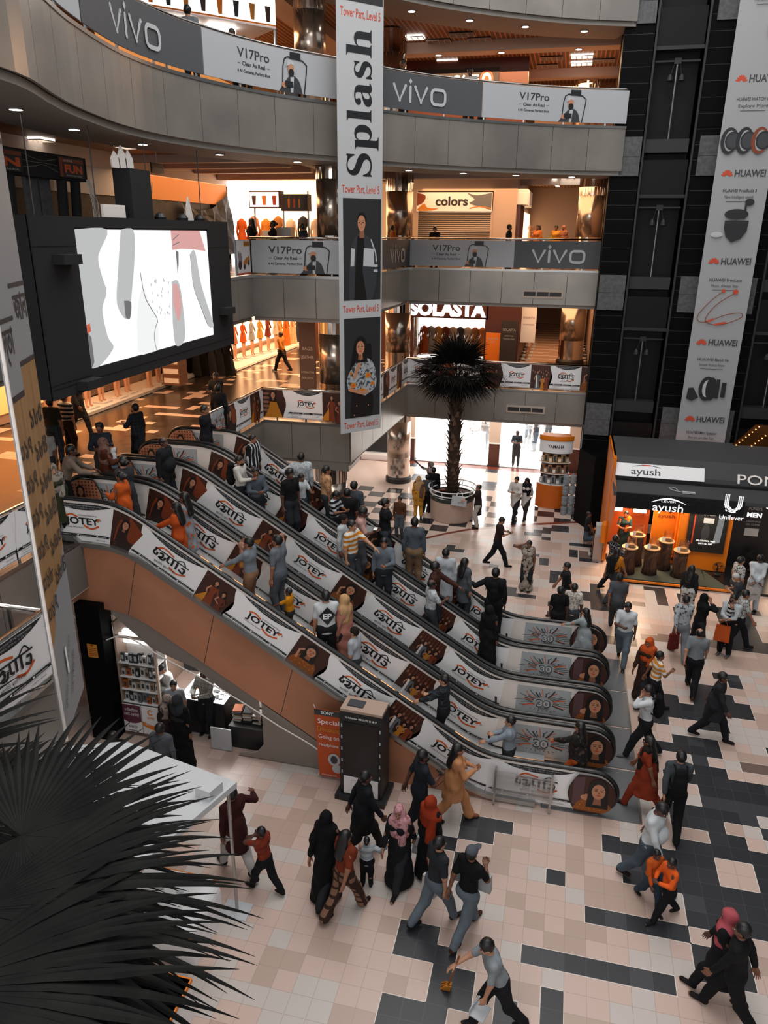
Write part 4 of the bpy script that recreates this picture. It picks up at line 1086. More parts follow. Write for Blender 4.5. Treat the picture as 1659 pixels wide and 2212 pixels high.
    for (hj, kn, an) in legs:
        b.seg(hj, kn, .05*s, .034*s); b.seg(kn, kn*.55+an*.45, .033*s, .034*s); b.seg(kn*.5+an*.5, an, .032*s, .02*s)
        b.seg(an + (0, -.012*s, -.02*s), an + (0, .1*s, -.03*s), .022*s, .015*s, (1, 1, 1), .02)
    P, Q = b.mesh(vox * .85 if vox < .02 else vox); mi = [np.zeros(len(Q), np.int32)]; Ps = [P]; Qs = [Q]; n = len(P)
    for (S, el, wr, a), sx in zip(arm, (-1, 1)):
        kind = 'grip' if a in ('railr', 'raill', 'front', 'ear', 'mop', 'mop2', 'side', 'uphold', 'mouth') else 'relax'
        hP, hQ = HANDS[kind]; d = wr - el; d /= np.linalg.norm(d)
        if a in ('railr', 'raill', 'rest'): d = d * .5 + np.array([0, .6, -.2]); d /= np.linalg.norm(d)
        th = np.array([0, 1., 0]) if abs(d[1]) < .8 else np.array([-sx * 1., 0, .6]); th = th - d * (th @ d); th /= np.linalg.norm(th)
        yv = np.cross(d, th); M = np.stack([th, yv * (1 if sx > 0 else -1) , d], 1)
        p = (hP * s / 1.7) @ M.T + wr + d * .012
        if np.linalg.det(M) < 0: hQ = hQ[:, ::-1]
        Ps.append(p); Qs.append(hQ + n); mi.append(np.zeros(len(hQ), np.int32)); n += len(p)
    def blob(c, r, m, kk=1):
        nonlocal n
        pts = []; qs = []; a, bb = 6, 8
        for i in range(a + 1):
            for j in range(bb): f, g = pi * i / a, 2 * pi * j / bb; pts.append(c + np.array([r[0]*math.sin(f)*math.cos(g), r[1]*math.sin(f)*math.sin(g), r[2]*math.cos(f)]) * s)
        for i in range(a):
            for j in range(bb): qs.append((i*bb+j, (i+1)*bb+j, (i+1)*bb+(j+1) % bb, i*bb+(j+1) % bb))
        Ps.append(np.array(pts)); Qs.append(np.array(qs) + n); mi.append(np.full(len(qs), m, np.int32)); n += len(pts)
    for sx in (-1, 1):
        blob(hd(sx*.0165, .0455, .055), (.0085, .005, .0045), 1); blob(hd(sx*.0165, .049, .055), (.004, .0028, .004), 2); blob(hd(sx*.018, .0475, .068), (.012, .005, .0025), 2)
    blob(hd(0, .05, .018), (.013, .005, .0045), 3)
    body = np_obj('body', np.concatenate(Ps), np.concatenate(Qs), [skin_m[skin], eye_m, iris_m, lip_m], t, np.concatenate(mi))
    ph_ = R.random() * 6
    def folds(amp, fr=38.):
        return lambda X, Y, Z: amp * np.sin(fr * X + 5 * np.sin(4 * Z + ph_)) * np.cos(fr * .8 * Y + ph_) + amp * .7 * np.sin(23 * Z + 14 * X + ph_)
    def low_cut(g, z): g.plane((0, 0, z), (0, 0, -1)); return g
    # lower garment
    if bottom in ('trousers', 'jeans', 'wide', 'shorts'):
        g = SDF(.03); e = .014*s; wd = 1.45 if bottom == 'wide' else 1.
        g.seg(up(.58), hip, .074*s*tf + e, .084*s*tf + e, (1, .78, 1)); g.seg(hip + (-.028*s, 0, 0), hip + (.028*s, 0, 0), .072*s*tf+e, .072*s*tf+e, (1, .84, 1))
        for (hj, kn, an) in legs:
            g.seg(hj, kn, .05*s + e, (.036*s + e) * (1 + .15 * (wd - 1)))
            if bottom != 'shorts': g.seg(kn, an + (0, 0, .0*s), (.036*s + e), (.03*s + e*.6) * wd)
        g.plane(up(.605), np.array([0, math.sin(L), math.cos(L)]))
        if not st: low_cut(g, (.035 if bottom != 'shorts' else .25) * s)
        P, Q = g.mesh(vox, folds(.004)); np_obj('trousers', P, Q, [cloth(bc)], t)
    def skirt(z0, flare, m, name, tp=.6):
        g = torso(.025).infl(.013 * s); r0 = .088*s*tf
        yo = (feet[0][1] + feet[1][1]) / 2 * .5; yr = 1 + abs(feet[0][1] - feet[1][1]) / s * .9
        g.seg(up(tp), np.array([0, yo, z0]), r0 + .006*s, r0 * flare, (1, .82 * yr, 1), .05); return g
    # upper garment
    slv = {'none': 0, 'short': .8, 'long': 2}[sleeve]
    if top in ('dress', 'abaya', 'kurta', 'saree'): 
        z0 = {'dress': .24, 'abaya': .03, 'kurta': .31, 'saree': .04}[top] * s; fl = {'dress': 1.55, 'abaya': 1.7, 'kurta': 1.22, 'saree': 1.45}[top]
        g = skirt(z0, fl, None, top)
    else:
        g = torso(.022).infl(.012 * s); g.seg(up(.6), up(.49), .082*s*tf, .09*s*tf, (1, .8, 1))
    g.seg(up(.8), up(.85), .05*s, .036*s)
    for (S, el, wr, a) in arm:
        g.seg(S, S + (el - S) * min(1, slv), .038*s, .034*s, (1, 1, 1), .014)
        if slv > 1: g.seg(el, el + (wr - el) * .88, .034*s, .025*s, (1, 1, 1), .01)
    g.plane(up(.856), np.array([0, math.sin(L) * .3, 1.])); low_cut(g, {'dress': .24, 'abaya': .03, 'kurta': .31, 'saree': .04}.get(top, .47) * s)
    P, Q = g.mesh(vox, folds(.0045 if top not in ('dress', 'abaya', 'saree') else .009, 38 if top not in ('dress', 'abaya', 'saree') else 30))
    np_obj({'dress': 'dress', 'abaya': 'robe', 'kurta': 'tunic', 'saree': 'saree'}.get(top, 'shirt'), P, Q, [cloth(tc)], t)
    # shoes
    for (hj, kn, an) in legs:
        g = SDF(.01); g.seg(an + (0, -.018*s, -.024*s), an + (0, .085*s, -.028*s), .026*s, .022*s, (1, 1, .9)); g.seg(an + (0, -.015*s, -.0*s), an + (0, .0, -.02*s), .023*s, .025*s)
        if not st: low_cut(g, .001)
        P, Q = g.mesh(.012); np_obj('shoe', P, Q, [cloth(shoe)], t)
    # hair and headwear
    hv = min(vox, .014)
    hm = cloth(hc) if hc else hair_m
    if hair in ('short', 'long', 'bun', 'bald', 'wavy'):
        g = SDF(.015); g.ell(hd(0, -.01, .07), (.053*s, .061*s, .064*s))
        if hair == 'long': g.seg(hd(0, -.03, .06), up(.74, 0, -.075*s), .05*s, .055*s, (1, .6, 1), .03); g.seg(hd(0, -.03, .03), up(.8, 0, -.05*s), .052*s, .06*s, (1.1, .6, 1), .03)
        if hair == 'bun': g.ell(hd(0, -.075, .06), (.03*s, .03*s, .03*s))
        if hair == 'wavy': g.ell(hd(0, 0, .1), (.05*s, .05*s, .04*s))
        g.hole(hd(0, .062, .038), (.05*s, .052*s, .053*s))
        for sx in (-1, 1): g.hole(hd(sx*.055, .012, .035), (.022*s, .03*s, .035*s))
        if hair == 'bald': g.hole(hd(0, .02, .13), (.045*s, .08*s, .05*s))
        if hair in ('short', 'bald', 'wavy', 'bun'): g.plane(hd(0, 0, .018), np.array([0, 0, -1.]))
        P, Q = g.mesh(hv, lambda X, Y, Z: .0015 * np.sin(90 * X + 60 * Z)); np_obj('hair', P, Q, [hm], t)
    elif hair == 'hijab':
        g = SDF(.03); g.ell(hd(0, -.01, .066), (.058*s, .067*s, .068*s)); g.seg(hd(0, -.005, .03), up(.8, 0, -.004*s), .058*s, .085*s, (1.1, .85, 1)); g.seg(up(.8, -.06*s), up(.8, .06*s), .055*s, .055*s, (1, 1, 1)); g.seg(up(.8), up(.7, 0, .01*s), .095*s, .1*s, (1.15, .85, 1))
        g.hole(hd(0, .07, .045), (.036*s, .05*s, .048*s))
        P, Q = g.mesh(vox, folds(.006, 45)); np_obj('headscarf', P, Q, [cloth(hc or '1a1a1c')], t)
    if cap:
        g = SDF(.01); g.ell(hd(0, -.008, .085), (.053*s, .06*s, .052*s)); g.plane(hd(0, 0, .07), np.array([0, 0, -1.]))
        if cap.endswith('!'): g.seg(hd(0, .04, .08), hd(0, .1, .075), .035*s, .03*s, (1, 1, .2))
        P, Q = g.mesh(.012); np_obj('cap', P, Q, [cloth(cap.strip('!'))], t)
    if mask or beard:
        g = SDF(.01); g.ell(hd(0, .03, .02), (.034*s, .038*s, .032*s)); g.plane(hd(0, 0, .038 if mask else .02), np.array([0, 0, 1.]))
        P, Q = g.mesh(.01); np_obj('mask' if mask else 'beard', P, Q, [cloth(mask or beard)], t)
    if sc:   # shawl or dupatta
        g = SDF(.03); g.seg(up(.835, -sw*.75), up(.79, sw*.9), .055*s, .055*s); g.seg(up(.79, -sw*.8, .03*s), up(.6, -sw*.55, .06*s), .04*s, .045*s); g.seg(up(.79, sw*.85, -.03*s), up(.55, sw*.7, -.07*s), .045*s, .05*s); g.hole(up(.87), (.04*s, .04*s, .05*s))
        P, Q = g.mesh(vox, folds(.006, 50)); np_obj('shawl', P, Q, [cloth(sc)], t)
    t['_arm'] = 0; del t['_arm']
    def W(v): q = Matrix.Rotation(rz, 3, 'Z') @ Vector(v); return Vector((x, y, z)) + q
    return t, dict(hl=W(arm[0][2]), hr=W(arm[1][2]), chest=W(up(.74)), back=W(up(.74, 0, -.1*s)), W=W, s=s)
def backpack(info, rz, label, col='101113'):
    c = info['back']; t = thing('backpack', label, 'bag', tuple(c), rz); m = cloth(col)
    g = SDF(.03); g.seg((0, -.06, -.18), (0, -.06, .13), .13, .11, (1, .62, 1)); g.seg((0, -.13, -.15), (0, -.13, -.02), .09, .085, (1, .45, 1))
    P, Q = g.mesh(.018); np_obj('pack_body', P, Q, [m], t)
    for sx in (-1, 1):
        b = MB(); b.tube([(sx*.09, -.03, .16), (sx*.1, .06, .2), (sx*.11, .19, .14), (sx*.12, .2, .0), (sx*.14, .1, -.14), (sx*.12, -.03, -.2)], .016, m, 6); b.build('strap', t, smooth=True)
    return t
def bag(p, rz, label, col, w=.3, h=.34, d=.1, strap=True, text=None, name='shopping_bag', cat='bag'):
    t = thing(name, label, cat, (p[0], p[1], p[2]), rz); m = cloth(col); b = MB()
    z1 = -.1 if strap else 0
    b.add([(-w/2, -d/2, z1-h), (w/2, -d/2, z1-h), (w/2, d/2, z1-h), (-w/2, d/2, z1-h), (-w/2*.9, -d/3, z1), (w/2*.9, -d/3, z1), (w/2*.9, d/3, z1), (-w/2*.9, d/3, z1)], [(0, 3, 2, 1), (0, 1, 5, 4), (1, 2, 6, 5), (2, 3, 7, 6), (3, 0, 4, 7), (4, 5, 6, 7)], m); b.build('bag_body', t)
    if strap:
        for sy in (-1, 1): b = MB(); b.tube([(-w*.25, sy*d*.2, z1-.01), (-w*.18, sy*d*.1, z1+.08), (0, 0, z1+.12), (w*.18, sy*d*.1, z1+.08), (w*.25, sy*d*.2, z1-.01)], .006, m, 5); b.build('strap', t)
    if text:
        A = Art(); A.text(text, 0, 0, .07, P_dgrey, 'c', width=w * .6); decal(A, 'print', t, (0, -d/2 - .004, z1-h*.6), (1, 0, 0))
    return t
def phone(p, rz, label):
    b = MB(); b.box(-.037, -.006, -.075, .037, .006, .075, black); o = b.build('phone', None, p); o.rotation_euler = (.9, 0, rz); return tag(o, label, 'phone')
# ------------------------------------------------------------------ everyone in the mall
PEOPLE = {}
def P(x, y, z, rz, label, H, **kw):
    big = math.dist((x, y, z), (-.162, -8.494, 9.856))
    kw.setdefault('vox', .016 if big < 16 else (.019 if big < 24 else .024)); kw.setdefault('skin', sum(map(ord, label)) % 4)
    t, info = person(x, y, z, math.radians(rz), label, H, **kw); info['rz'] = math.radians(rz); PEOPLE[label] = info
P(-7.95,3.33,4.2,90,'woman in a plain orange dress holding the rail near the top of the nearest escalator',1.5,top='dress',tc='b5501c',bottom='trousers',bc='b5501c',sleeve='long',hair='bun',arms=('front','hang'))
P(-8.13,3.75,4.2,70,'person in a charcoal coat just ahead of the orange-dressed woman at the escalator top',1.65,tc='2b2d31',bottom='trousers',top='kurta',sleeve='long',hair='bun',pose='walk')
P(-6.93,3.42,3.64,90,'woman in an orange dress with loose long hair reaching back to the rail',1.51,top='dress',tc='a84518',bc='a84518',sleeve='long',hair='long',arms=('reach','hang'))
P(-6.94,3.77,3.64,90,'woman in a grey and orange floral dress beside the long-haired orange-dressed woman',1.6,top='dress',tc='7f868c:flower:b5501c',bc='222428',hair='long',sleeve='long')
P(-5.56,3.53,2.93,90,'man in a blue-grey shirt carrying a child up the nearest escalator',1.62,tc='6d757c',bc='7a5a44',sleeve='long',arms=('reach','carry'))
P(-5.2,4.05,2.69,80,'man in a grey polo shirt holding a phone to his ear on the nearest escalator',1.74,tc='5c6268',bc='4a5058',arms=('hang','ear'),fat=1.08)
P(-4.83,3.58,2.46,95,'small child in a yellow shirt holding the rail of the nearest escalator',1.11,tc='b5760e',bc='222428',arms=('reach','hang'),vox=.015)
P(-4.09,3.55,1.98,25,'man in a white vest with a black diamond badge on the nearest escalator',1.62,tc='b9bbbd',bc='1b1c1f',sleeve='short',arms=('hang','front'),fat=1.12,hair='wavy')
P(-3.82,3.86,1.75,70,'woman in a dusty pink robe and beige headscarf on the nearest escalator',1.67,top='abaya',tc='a06a5c',hair='hijab',hc='b08a62',sleeve='long')
P(-3.49,3.39,1.51,80,'man in a pale grey shirt standing behind the woman in dusty pink',1.51,tc='9aa0a5',bc='33363a',hc='1a1512')
P(-1.79,3.53,0.56,90,'man in a dark plaid shirt holding the rail on the nearest escalator',1.62,tc='1c2024:plaid:3a4048',bc='15161a',sleeve='long',arms=('reach','front'))
P(-0.52,3.42,0,90,'man in a light blue shirt low on the nearest escalator',1.56,tc='7d868f',bc='2a2c30',sleeve='long',arms=('reach','front'),fat=1.1)
P(0.75,3.55,0,60,'woman in dark florals and orange trousers at the foot of the nearest escalator',1.55,top='kurta',tc='1f1d1c:flower:4a3c34',bc='a8501e',bottom='wide',hair='long',sleeve='long',arms=('reach','hang'),pose='walk')
P(-8.08,5.14,4.2,-95,'man in a grey and black sweater at the top of the second escalator',1.7,tc='16181b',bc='15161a',sleeve='long',fat=1.15,hair='bald')
P(-6.94,6.31,3.64,-95,'man in a white shirt with a black backpack on the third escalator',1.61,tc='b7b3ac',bc='22252a',sleeve='long',arms=('hang','front'),beard='0e0c0b')
P(-7.09,7.45,3.88,-100,'man in a black and white striped shawl near the top of the escalators',1.56,tc='16181b:vstripe:b9b9b9',bc='222428',sleeve='long',top='kurta',sc='16181b:vstripe:b9b9b9')
P(-6.6,6.38,3.4,-140,'man in a dark blue shirt with his hands clasped on the third escalator',1.59,tc='454c54',bc='22252a',sleeve='long',arms=('front','front'),fat=1.08)
P(-5.91,6.67,3.17,-120,'young man in a black printed T-shirt on the third escalator',1.76,tc='0f1012',bc='222428',arms=('hang','hang'),hair='wavy')
P(-5.92,7.45,3.17,-110,'boy in a white T-shirt beside the man in the black printed T-shirt',1.4,tc='b5b9bb',bc='333a42',arms=('front','hang'))
P(-5.15,7.54,2.69,-100,'man in a black and white striped T-shirt looking down on the escalators',1.5,tc='14161a:stripe:a9adb1',bc='1a1c20',pose='hold')
P(-4.7,6.78,2.22,-100,'man in a long white panjabi on the third escalator',1.7,top='kurta',tc='b0b5b8',bc='9fa4a8',sleeve='long',hc='1a1512')
P(-4.35,6.22,2.22,-110,'young man in an orange and white striped shirt holding the rail of the third escalator',1.8,tc='b8701c:stripe:c9c4bc',bc='33363a',arms=('reach','hang'))
P(-4.36,6.95,2.22,-80,'young man in a pale pink shirt reading his phone on the third escalator',1.86,tc='b58f86',bc='4a4a4e',pose='hold',arms=('hang','front'))
P(-3.72,6.69,1.75,-170,'man in a grey-blue shirt facing the viewer on the third escalator',1.73,tc='5d666e',bc='22252a',sleeve='long',arms=('front','hang'),fat=1.1)
P(-2.58,6.46,1.03,-60,'bald man in a white printed shirt on the third escalator',1.66,tc='b3b7ba:print:8a9095',bc='33363a',hair='bald',arms=('hang','front'))
P(-2.58,6.85,1.03,-90,'man in a brown shirt reaching forward to the rail of the third escalator',1.92,tc='3c211a',bc='222428',sleeve='long',arms=('reach','hang'))
P(-1.29,6.85,0.32,-20,'person in a long plain black robe low on the third escalator',1.69,top='abaya',tc='101114',hair='hijab',hc='0c0d0f',sleeve='long')
P(-6.07,7.92,3.17,20,'man in a white patterned shirt reaching back to the rail of the farthest escalator',1.78,tc='a9aeb1:print:8a9095',bc='33363a',sleeve='long',arms=('out','hang'),fat=1.1)
P(-5.49,8.04,2.93,-60,'man in a peach floral shirt on the farthest escalator',1.7,tc='b38a66:flower:8a5a30',bc='33363a',fat=1.1)
P(-4.92,7.89,2.46,0,'broad man in a black shirt seen from behind on the farthest escalator',1.69,tc='111214',bc='15161a',fat=1.2)
P(-4.85,8.24,2.46,-10,'man in a dark grey shirt next to the broad man in black',1.77,tc='3f454c',bc='22252a')
P(-4.09,8.3,1.98,-70,'woman in a black top and grey skirt on the farthest escalator',1.86,top='dress',tc='17181b',bc='3a3e44',hair='bun',arms=('ear','raill'))
P(-3.34,8.3,1.51,10,'man in a slate shirt seen from behind on the farthest escalator',1.9,tc='4a5158',bc='7a6048',sleeve='long')
P(-2.5,7.98,1.03,0,'man in a long white shirt seen from behind on the farthest escalator',1.78,top='kurta',tc='a9aeb2',bc='a9aeb2',fat=1.1,sleeve='long')
P(-2.07,8.24,0.8,-40,'woman in a grey tunic with a long ponytail on the farthest escalator',1.7,top='kurta',tc='4b5054',bc='33363a',hair='long',sleeve='long')
P(-1.31,8.3,0.32,0,'man in black with a black backpack low on the farthest escalator',1.98,tc='121316',bc='15161a',sleeve='long',arms=('out','hang'))
P(-0.66,11.96,0,170,'woman in a grey patterned sari holding a phone to her ear',1.62,top='saree',tc='958b80:flower:2d2622',sleeve='none',hair='bun',pose='phone',sc='958b80:flower:3a322c',female=True)
P(-1.67,13.53,0,-85,'man in a dark maroon shirt walking right and reading his phone',1.68,tc='2b1a1c',bc='15161a',pose='walk',arms=('front','front'),headp=.5,phase=1)
P(-2.66,16.66,0,95,'balding man in a dark long tunic standing at the planter',1.66,top='kurta',tc='241c1e',bc='a9a29c',bottom='trousers',sleeve='long',hair='bald',arms=('reach','hang'))
P(-1.42,17.85,0,165,'man in a white panjabi walking beside a woman in a black scarf',1.68,top='kurta',tc='c2bdb8',bc='1c1c20',sleeve='long',pose='walk',arms=('front','front'))
P(-1.06,18.09,0,170,'woman in a white dress and black scarf walking beside the man in white',1.58,top='kurta',tc='bdb8b3',bc='2a2022',sleeve='long',hair='hijab',hc='121214',sc='121214',pose='walk')
P(-4.89,17.13,0,10,'woman in yellow trousers and a brown shawl seen from behind',1.62,top='kurta',tc='b5802e:flower:8a5a24',bc='c08a3a',sleeve='long',hair='hijab',hc='b08a5e',sc='5a4238')
P(-4.69,17.75,0,5,'boy in a grey checked shirt seen from behind near the planter',1.5,tc='4a5054:plaid:2a2e32',bc='15161a')
P(-4.51,18.05,0,0,'man in black with one arm raised beside the planter',1.72,tc='141517',bc='121316',sleeve='long',arms=('outup','hang'))
P(-4.74,18.86,0,70,'grey-haired man in white pointing, half hidden behind the man in black',1.68,tc='b9bcbe',bc='33363a',sleeve='long',hc='8d8a88',arms=('outup','hang'))
P(-5.15,15.09,0,175,'boy in a brown checked shirt beyond the farthest escalator',1.5,tc='5a3826:plaid:3c2418',bc='4b5258',sleeve='long')
P(-1.88,24.79,0,180,'young man in a dark shirt looking at his phone in the bright doorway',1.68,tc='2f3a42',bc='16171a',pose='hold')
P(1.09,15.78,0,-100,'man in jeans sitting in the dark beside the orange booth',1.3,tc='1c2024',bc='3c4650',pose='sit')
P(1.74,12.84,0,-60,'man in a black and white checked shirt striding towards the tree stumps',1.68,tc='111316:plaid:8a8f94',bc='101114',sleeve='long',pose='walk',arms=('front','front'))
P(1.76,11.88,0,-40,'person in a mustard top carrying a dark backpack by the booth',1.66,tc='b5701c',bc='2e3236',hair='long',sleeve='short',female=True,pose='walk')
P(1.75,10.05,0,0,'man in a dark grey shirt seen from behind, left of the white T-shirt man',1.7,tc='46494e',bc='33363a',sleeve='short',pose='walk',fat=1.08)
P(1.85,8.48,0,175,'man in a white T-shirt and jeans near the end of the farthest escalator',1.7,tc='b9bfc2',bc='566069',pose='walk',arms=('hang','front'),fat=1.08)
P(0.45,10.57,0,95,'blurred young man in a black T-shirt turning his head beyond the farthest escalator',1.66,tc='15171a',bc='222428',pose='walk')
P(0.27,9.08,0,10,'short-haired man in a black T-shirt seen from behind beside the farthest escalator',1.62,tc='0f1012',bc='15161a')
P(0.61,9.27,0,-10,'young man in a white printed shirt beside the farthest escalator',1.66,tc='bdb8b0:print:8a8078',bc='3a3e44')
P(0.91,8.17,0,60,'woman in a pale grey dress with long hair stepping onto the farthest escalator',1.55,top='dress',tc='8d9598',bc='8d9598',hair='long',sleeve='long',arms=('reach','hang'),pose='walk')
P(2.24,7.02,0,150,'woman in an orange headscarf and long brown dress',1.6,top='abaya',tc='2e1c14',hair='hijab',hc='b0491c',sc='b0491c',sleeve='long',pose='walk')
P(2.38,6.62,0,-80,'youth in an orange, white and black T-shirt beside the orange headscarf',1.5,tc='c07a2c:stripe:c9c4bc',bc='15161a',pose='walk',arms=('swing','front'))
P(2.05,4.92,0,100,'young man in a white shirt with a black backpack, hand at his mouth',1.68,tc='b9bcbe',bc='15161a',sleeve='long',pose='walk',arms=('mouth','hang'),shoe='55585c')
P(3.25,9.14,0,10,'man in a grey camouflage-patterned shirt seen from behind',1.7,tc='9a9fa3:flower:3a3f44',bc='6a6f74',sleeve='long',pose='walk',bottom='wide')
P(3.67,11.3,0,-30,'woman in a dark top and black-and-white patterned skirt by the booth platform',1.62,top='shirt',tc='1a1b1e',bc='b5b5b2:flower:22242a',bottom='wide',hair='long',sleeve='long')
P(3.72,9.56,0,-80,'woman in a black robe with a hand near her mouth and a dark handbag',1.62,top='abaya',tc='0c0d0f',hair='hijab',hc='0a0b0d',sleeve='long',arms=('hang','mouth'))
P(3.33,7.56,0,-10,'balding man in a grey polo shirt striding away',1.66,tc='6a7074',bc='121316',hair='bald',pose='walk',fat=1.12,shoe='4a2c1c')
P(4.39,9.53,0,150,'man in a white shirt carrying a small child and an orange bag',1.7,tc='a9aeb2',bc='101114',sleeve='long',arms=('carry','carry'),shoe='4a5258')
P(4.71,9.95,0,-85,'young man in a patterned shirt just behind the man carrying a child',1.66,tc='a9aaa8:print:5a5c60',bc='15161a',pose='walk')
P(4.95,11.1,0,80,'stooping person with a white cap in dark grey clothes',1.6,top='kurta',tc='34373c',bc='8a8e92',hair='none',cap='b0b0ae',pose='stoop',beard='a9a6a2')
P(5.01,12.04,0,-70,'man in a white shirt with a dark fine print beside the black shop front',1.7,tc='b5b5b2:print:44464a',bc='33363a',top='shirt')
P(5.54,12.22,0,-5,'man in a white panjabi with his hands clasped behind his back',1.74,top='kurta',tc='b9bec2',bc='b9bec2',sleeve='long',arms=('back','back'),pose='back')
P(3.49,5.85,0,-110,'youth in a dark grey knee-length tunic walking alone',1.64,top='kurta',tc='202226',bc='15161a',sleeve='long',pose='walk')
P(1.94,3.35,0,70,'woman in a flowing rust-red dress with long dark hair',1.6,top='dress',tc='782c18',bc='782c18',hair='long',sleeve='short',pose='walk',sc='17120f')
P(2.38,2.92,0,0,'man with a large black backpack and grey shirt seen from behind',1.68,tc='3a3f42',bc='101114',sleeve='long',pose='walk')
P(1.84,1.59,0,-120,'man in a white shirt and jeans bending his head towards two boys',1.72,tc='b3b8bb',bc='44505a',sleeve='long',pose='walk',headp=.6,fat=1.15)
P(1.87,1.19,0,-150,'smaller boy in an orange jacket, left of the other boy',1.12,tc='b5501c',bc='2a3a44',sleeve='long',pose='walk',vox=.015)
P(2.09,0.98,0,120,'taller boy in a bright orange jacket, his back to the viewer',1.2,tc='d0561c',bc='121316',sleeve='long',pose='walk',arms=('front','front'),vox=.015)
P(2.64,-0.21,0,60,'woman in a pink headscarf and black robe at the lower right corner',1.6,top='dress',tc='0f1012',bc='101114',hair='hijab',hc='a04a52',sleeve='long',pose='walk')
P(2.73,-0.51,0,65,'tall dark-dressed man walking at the lower right corner',1.72,tc='101113',bc='0e0f11',sleeve='long',pose='walk',phase=1)
P(-0.25,-1.32,0,110,'cleaner in a grey shirt pushing a long-handled broom',1.62,tc='7d8488',bc='15161a',pose='mop',phase=1,arms=('down','reach'))
P(-0.84,-0.05,0,-30,'young man in a grey cap, black T-shirt and jeans',1.68,tc='0c0d0f',bc='5a646c',pose='walk',arms=('swing','front'),cap='4a4e54!',shoe='3c2216',fat=.95)
P(-1.33,0.05,0,-50,'man in a dark shirt and jeans carrying bags, left of the capped man',1.66,tc='24272b',bc='59636b',pose='walk',phase=1,arms=('hang','hang'))
P(-1.58,0.91,0,-30,'woman in a rust-red sequined headscarf over black',1.62,top='abaya',tc='0d0e10',hair='hijab',hc='8a2e14',sc='8a2e14',sleeve='long')
P(-2.01,0.68,0,170,'woman in a pale pink floral headscarf over black',1.58,top='abaya',tc='121316',hair='hijab',hc='b5868a:flower:8a5a5e',sc='b5868a:flower:8a5a5e',sleeve='long',pose='walk')
P(-1.92,1.83,0,-60,'bearded man in a navy shirt walking beside the woman in peach',1.74,tc='1e232b',bc='1a1c22',pose='walk',arms=('swing','front'),beard='0e0c0b')
P(-1.38,2.25,0,-75,'woman in a peach dress with long black hair and a denim bag',1.66,top='kurta',tc='b07a52',bc='b07a52',bottom='wide',hair='long',sleeve='long',pose='walk',arms=('front','front'),shoe='7a4a34')
P(-2.73,1.11,0,-60,'man in a long black tunic walking behind the small girl',1.72,top='kurta',tc='15171c',bc='1f1c1a',sleeve='long',pose='walk')
P(-2.5,0.48,0,10,'small girl in a white quilted jacket walking with raised arms',1,tc='a9aeb2:stripe:8a9095',bc='111214',sleeve='long',hair='bun',arms=('out','out'),vox=.014)
P(-3.07,0.15,0,-10,'woman in a plain black veil and robe, beside the rust-topped woman',1.64,top='abaya',tc='08090a',hair='hijab',hc='08090a',sleeve='long',pose='walk')
P(-2.7,-0.1,0,-35,'woman in a rust top and wide plaid trousers',1.6,top='shirt',tc='6e2c18',bc='7a5a48:bigplaid:33211a',bottom='wide',hair='long',pose='walk',phase=1,female=True,fat=1.1)
P(-4.61,0.25,0,60,'man in a maroon tunic and white trousers beside the canopy pole',1.7,top='kurta',tc='331312',bc='a9a6a4',sleeve='long',pose='walk',arms=('hang','out'))
P(-4.03,-0,0,75,'boy in a rust and white T-shirt reaching for the man in maroon',1.28,tc='7a3020:stripe:6e2a1c',bc='101216',pose='walk',arms=('mouth','reach'),vox=.015)
P(-6.62,1.58,0,0,'man in a grey shirt at the stall under the escalator, seen from behind',1.62,tc='505459',bc='15161a',sleeve='long')
P(-6.72,2.42,0,-10,'woman in a grey headscarf and black robe at the stall',1.64,top='abaya',tc='08090a',hair='hijab',hc='2b2d30',sleeve='long',fat=1.1)
P(-7.03,2.57,0,40,'woman in a patterned headscarf at the stall counter',1.5,top='dress',tc='2a2020',hair='hijab',hc='8a7a72:flower:4a3c38',sleeve='long')
P(-7.19,3.13,0,-160,'boy looking out from the stall counter',1.45,tc='8a8e92',bc='222428')
P(-7.49,3.55,0,150,'stallholder in white leaning over his goods',1.66,top='kurta',tc='c2c2c0',bc='a9a29c',sleeve='long',pose='stoop')
P(-6.69,3.49,0,170,'stallholder in a white cap and checked shirt',1.62,tc='9a9890:plaid:6a6862',bc='222428',sleeve='long',cap='cfcfcd',hair='none',arms=('front','front'))
P(-7.4,1.3,0,30,'person in black at the dark column foot under the escalator',1.5,top='abaya',tc='0c0c0e',hair='long',sleeve='long')
P(-12.37,7.4,4.33,5,'man in an olive T-shirt and checked trousers seen from behind on the second level',1.68,tc='2a2b20',bc='33404a:plaid:22282e')
P(-12.44,8.05,4.33,-10,'man in a black and white striped T-shirt beside the man in olive',1.66,tc='15171a:stripe:b0b0ae',bc='2a221e')
P(-13.46,9.99,4.33,-100,'walker in a long dark coat half hidden by the black screen',1.7,top='kurta',tc='1a1d22',bc='1a1d22',sleeve='long',pose='walk')
P(-10.04,7.41,4.33,80,'bearded man in a dark checked coat near the escalator head',1.68,top='kurta',tc='20242a:plaid:33383e',bc='16181c',sleeve='long',beard='0e0c0b',arms=('front','hang'))
P(-9.75,5.49,4.33,-160,'man in a dark vest over a grey shirt at the head of the escalators',1.68,tc='2a3038',bc='33363a',sleeve='long',arms=('front','front'),hair='wavy')
P(-9.18,4.7,4.33,-60,'woman in a brown headscarf and rust dress holding a baby',1.58,top='dress',tc='4a2216',hair='hijab',hc='6e5248:flower:4a342c',sleeve='long',arms=('carry','carry'))
P(-10.91,5.14,4.33,-160,'man in a white shirt with a full black beard behind the yellow board',1.6,tc='a9a9a7',bc='33363a',beard='0c0b0b',hair='short')
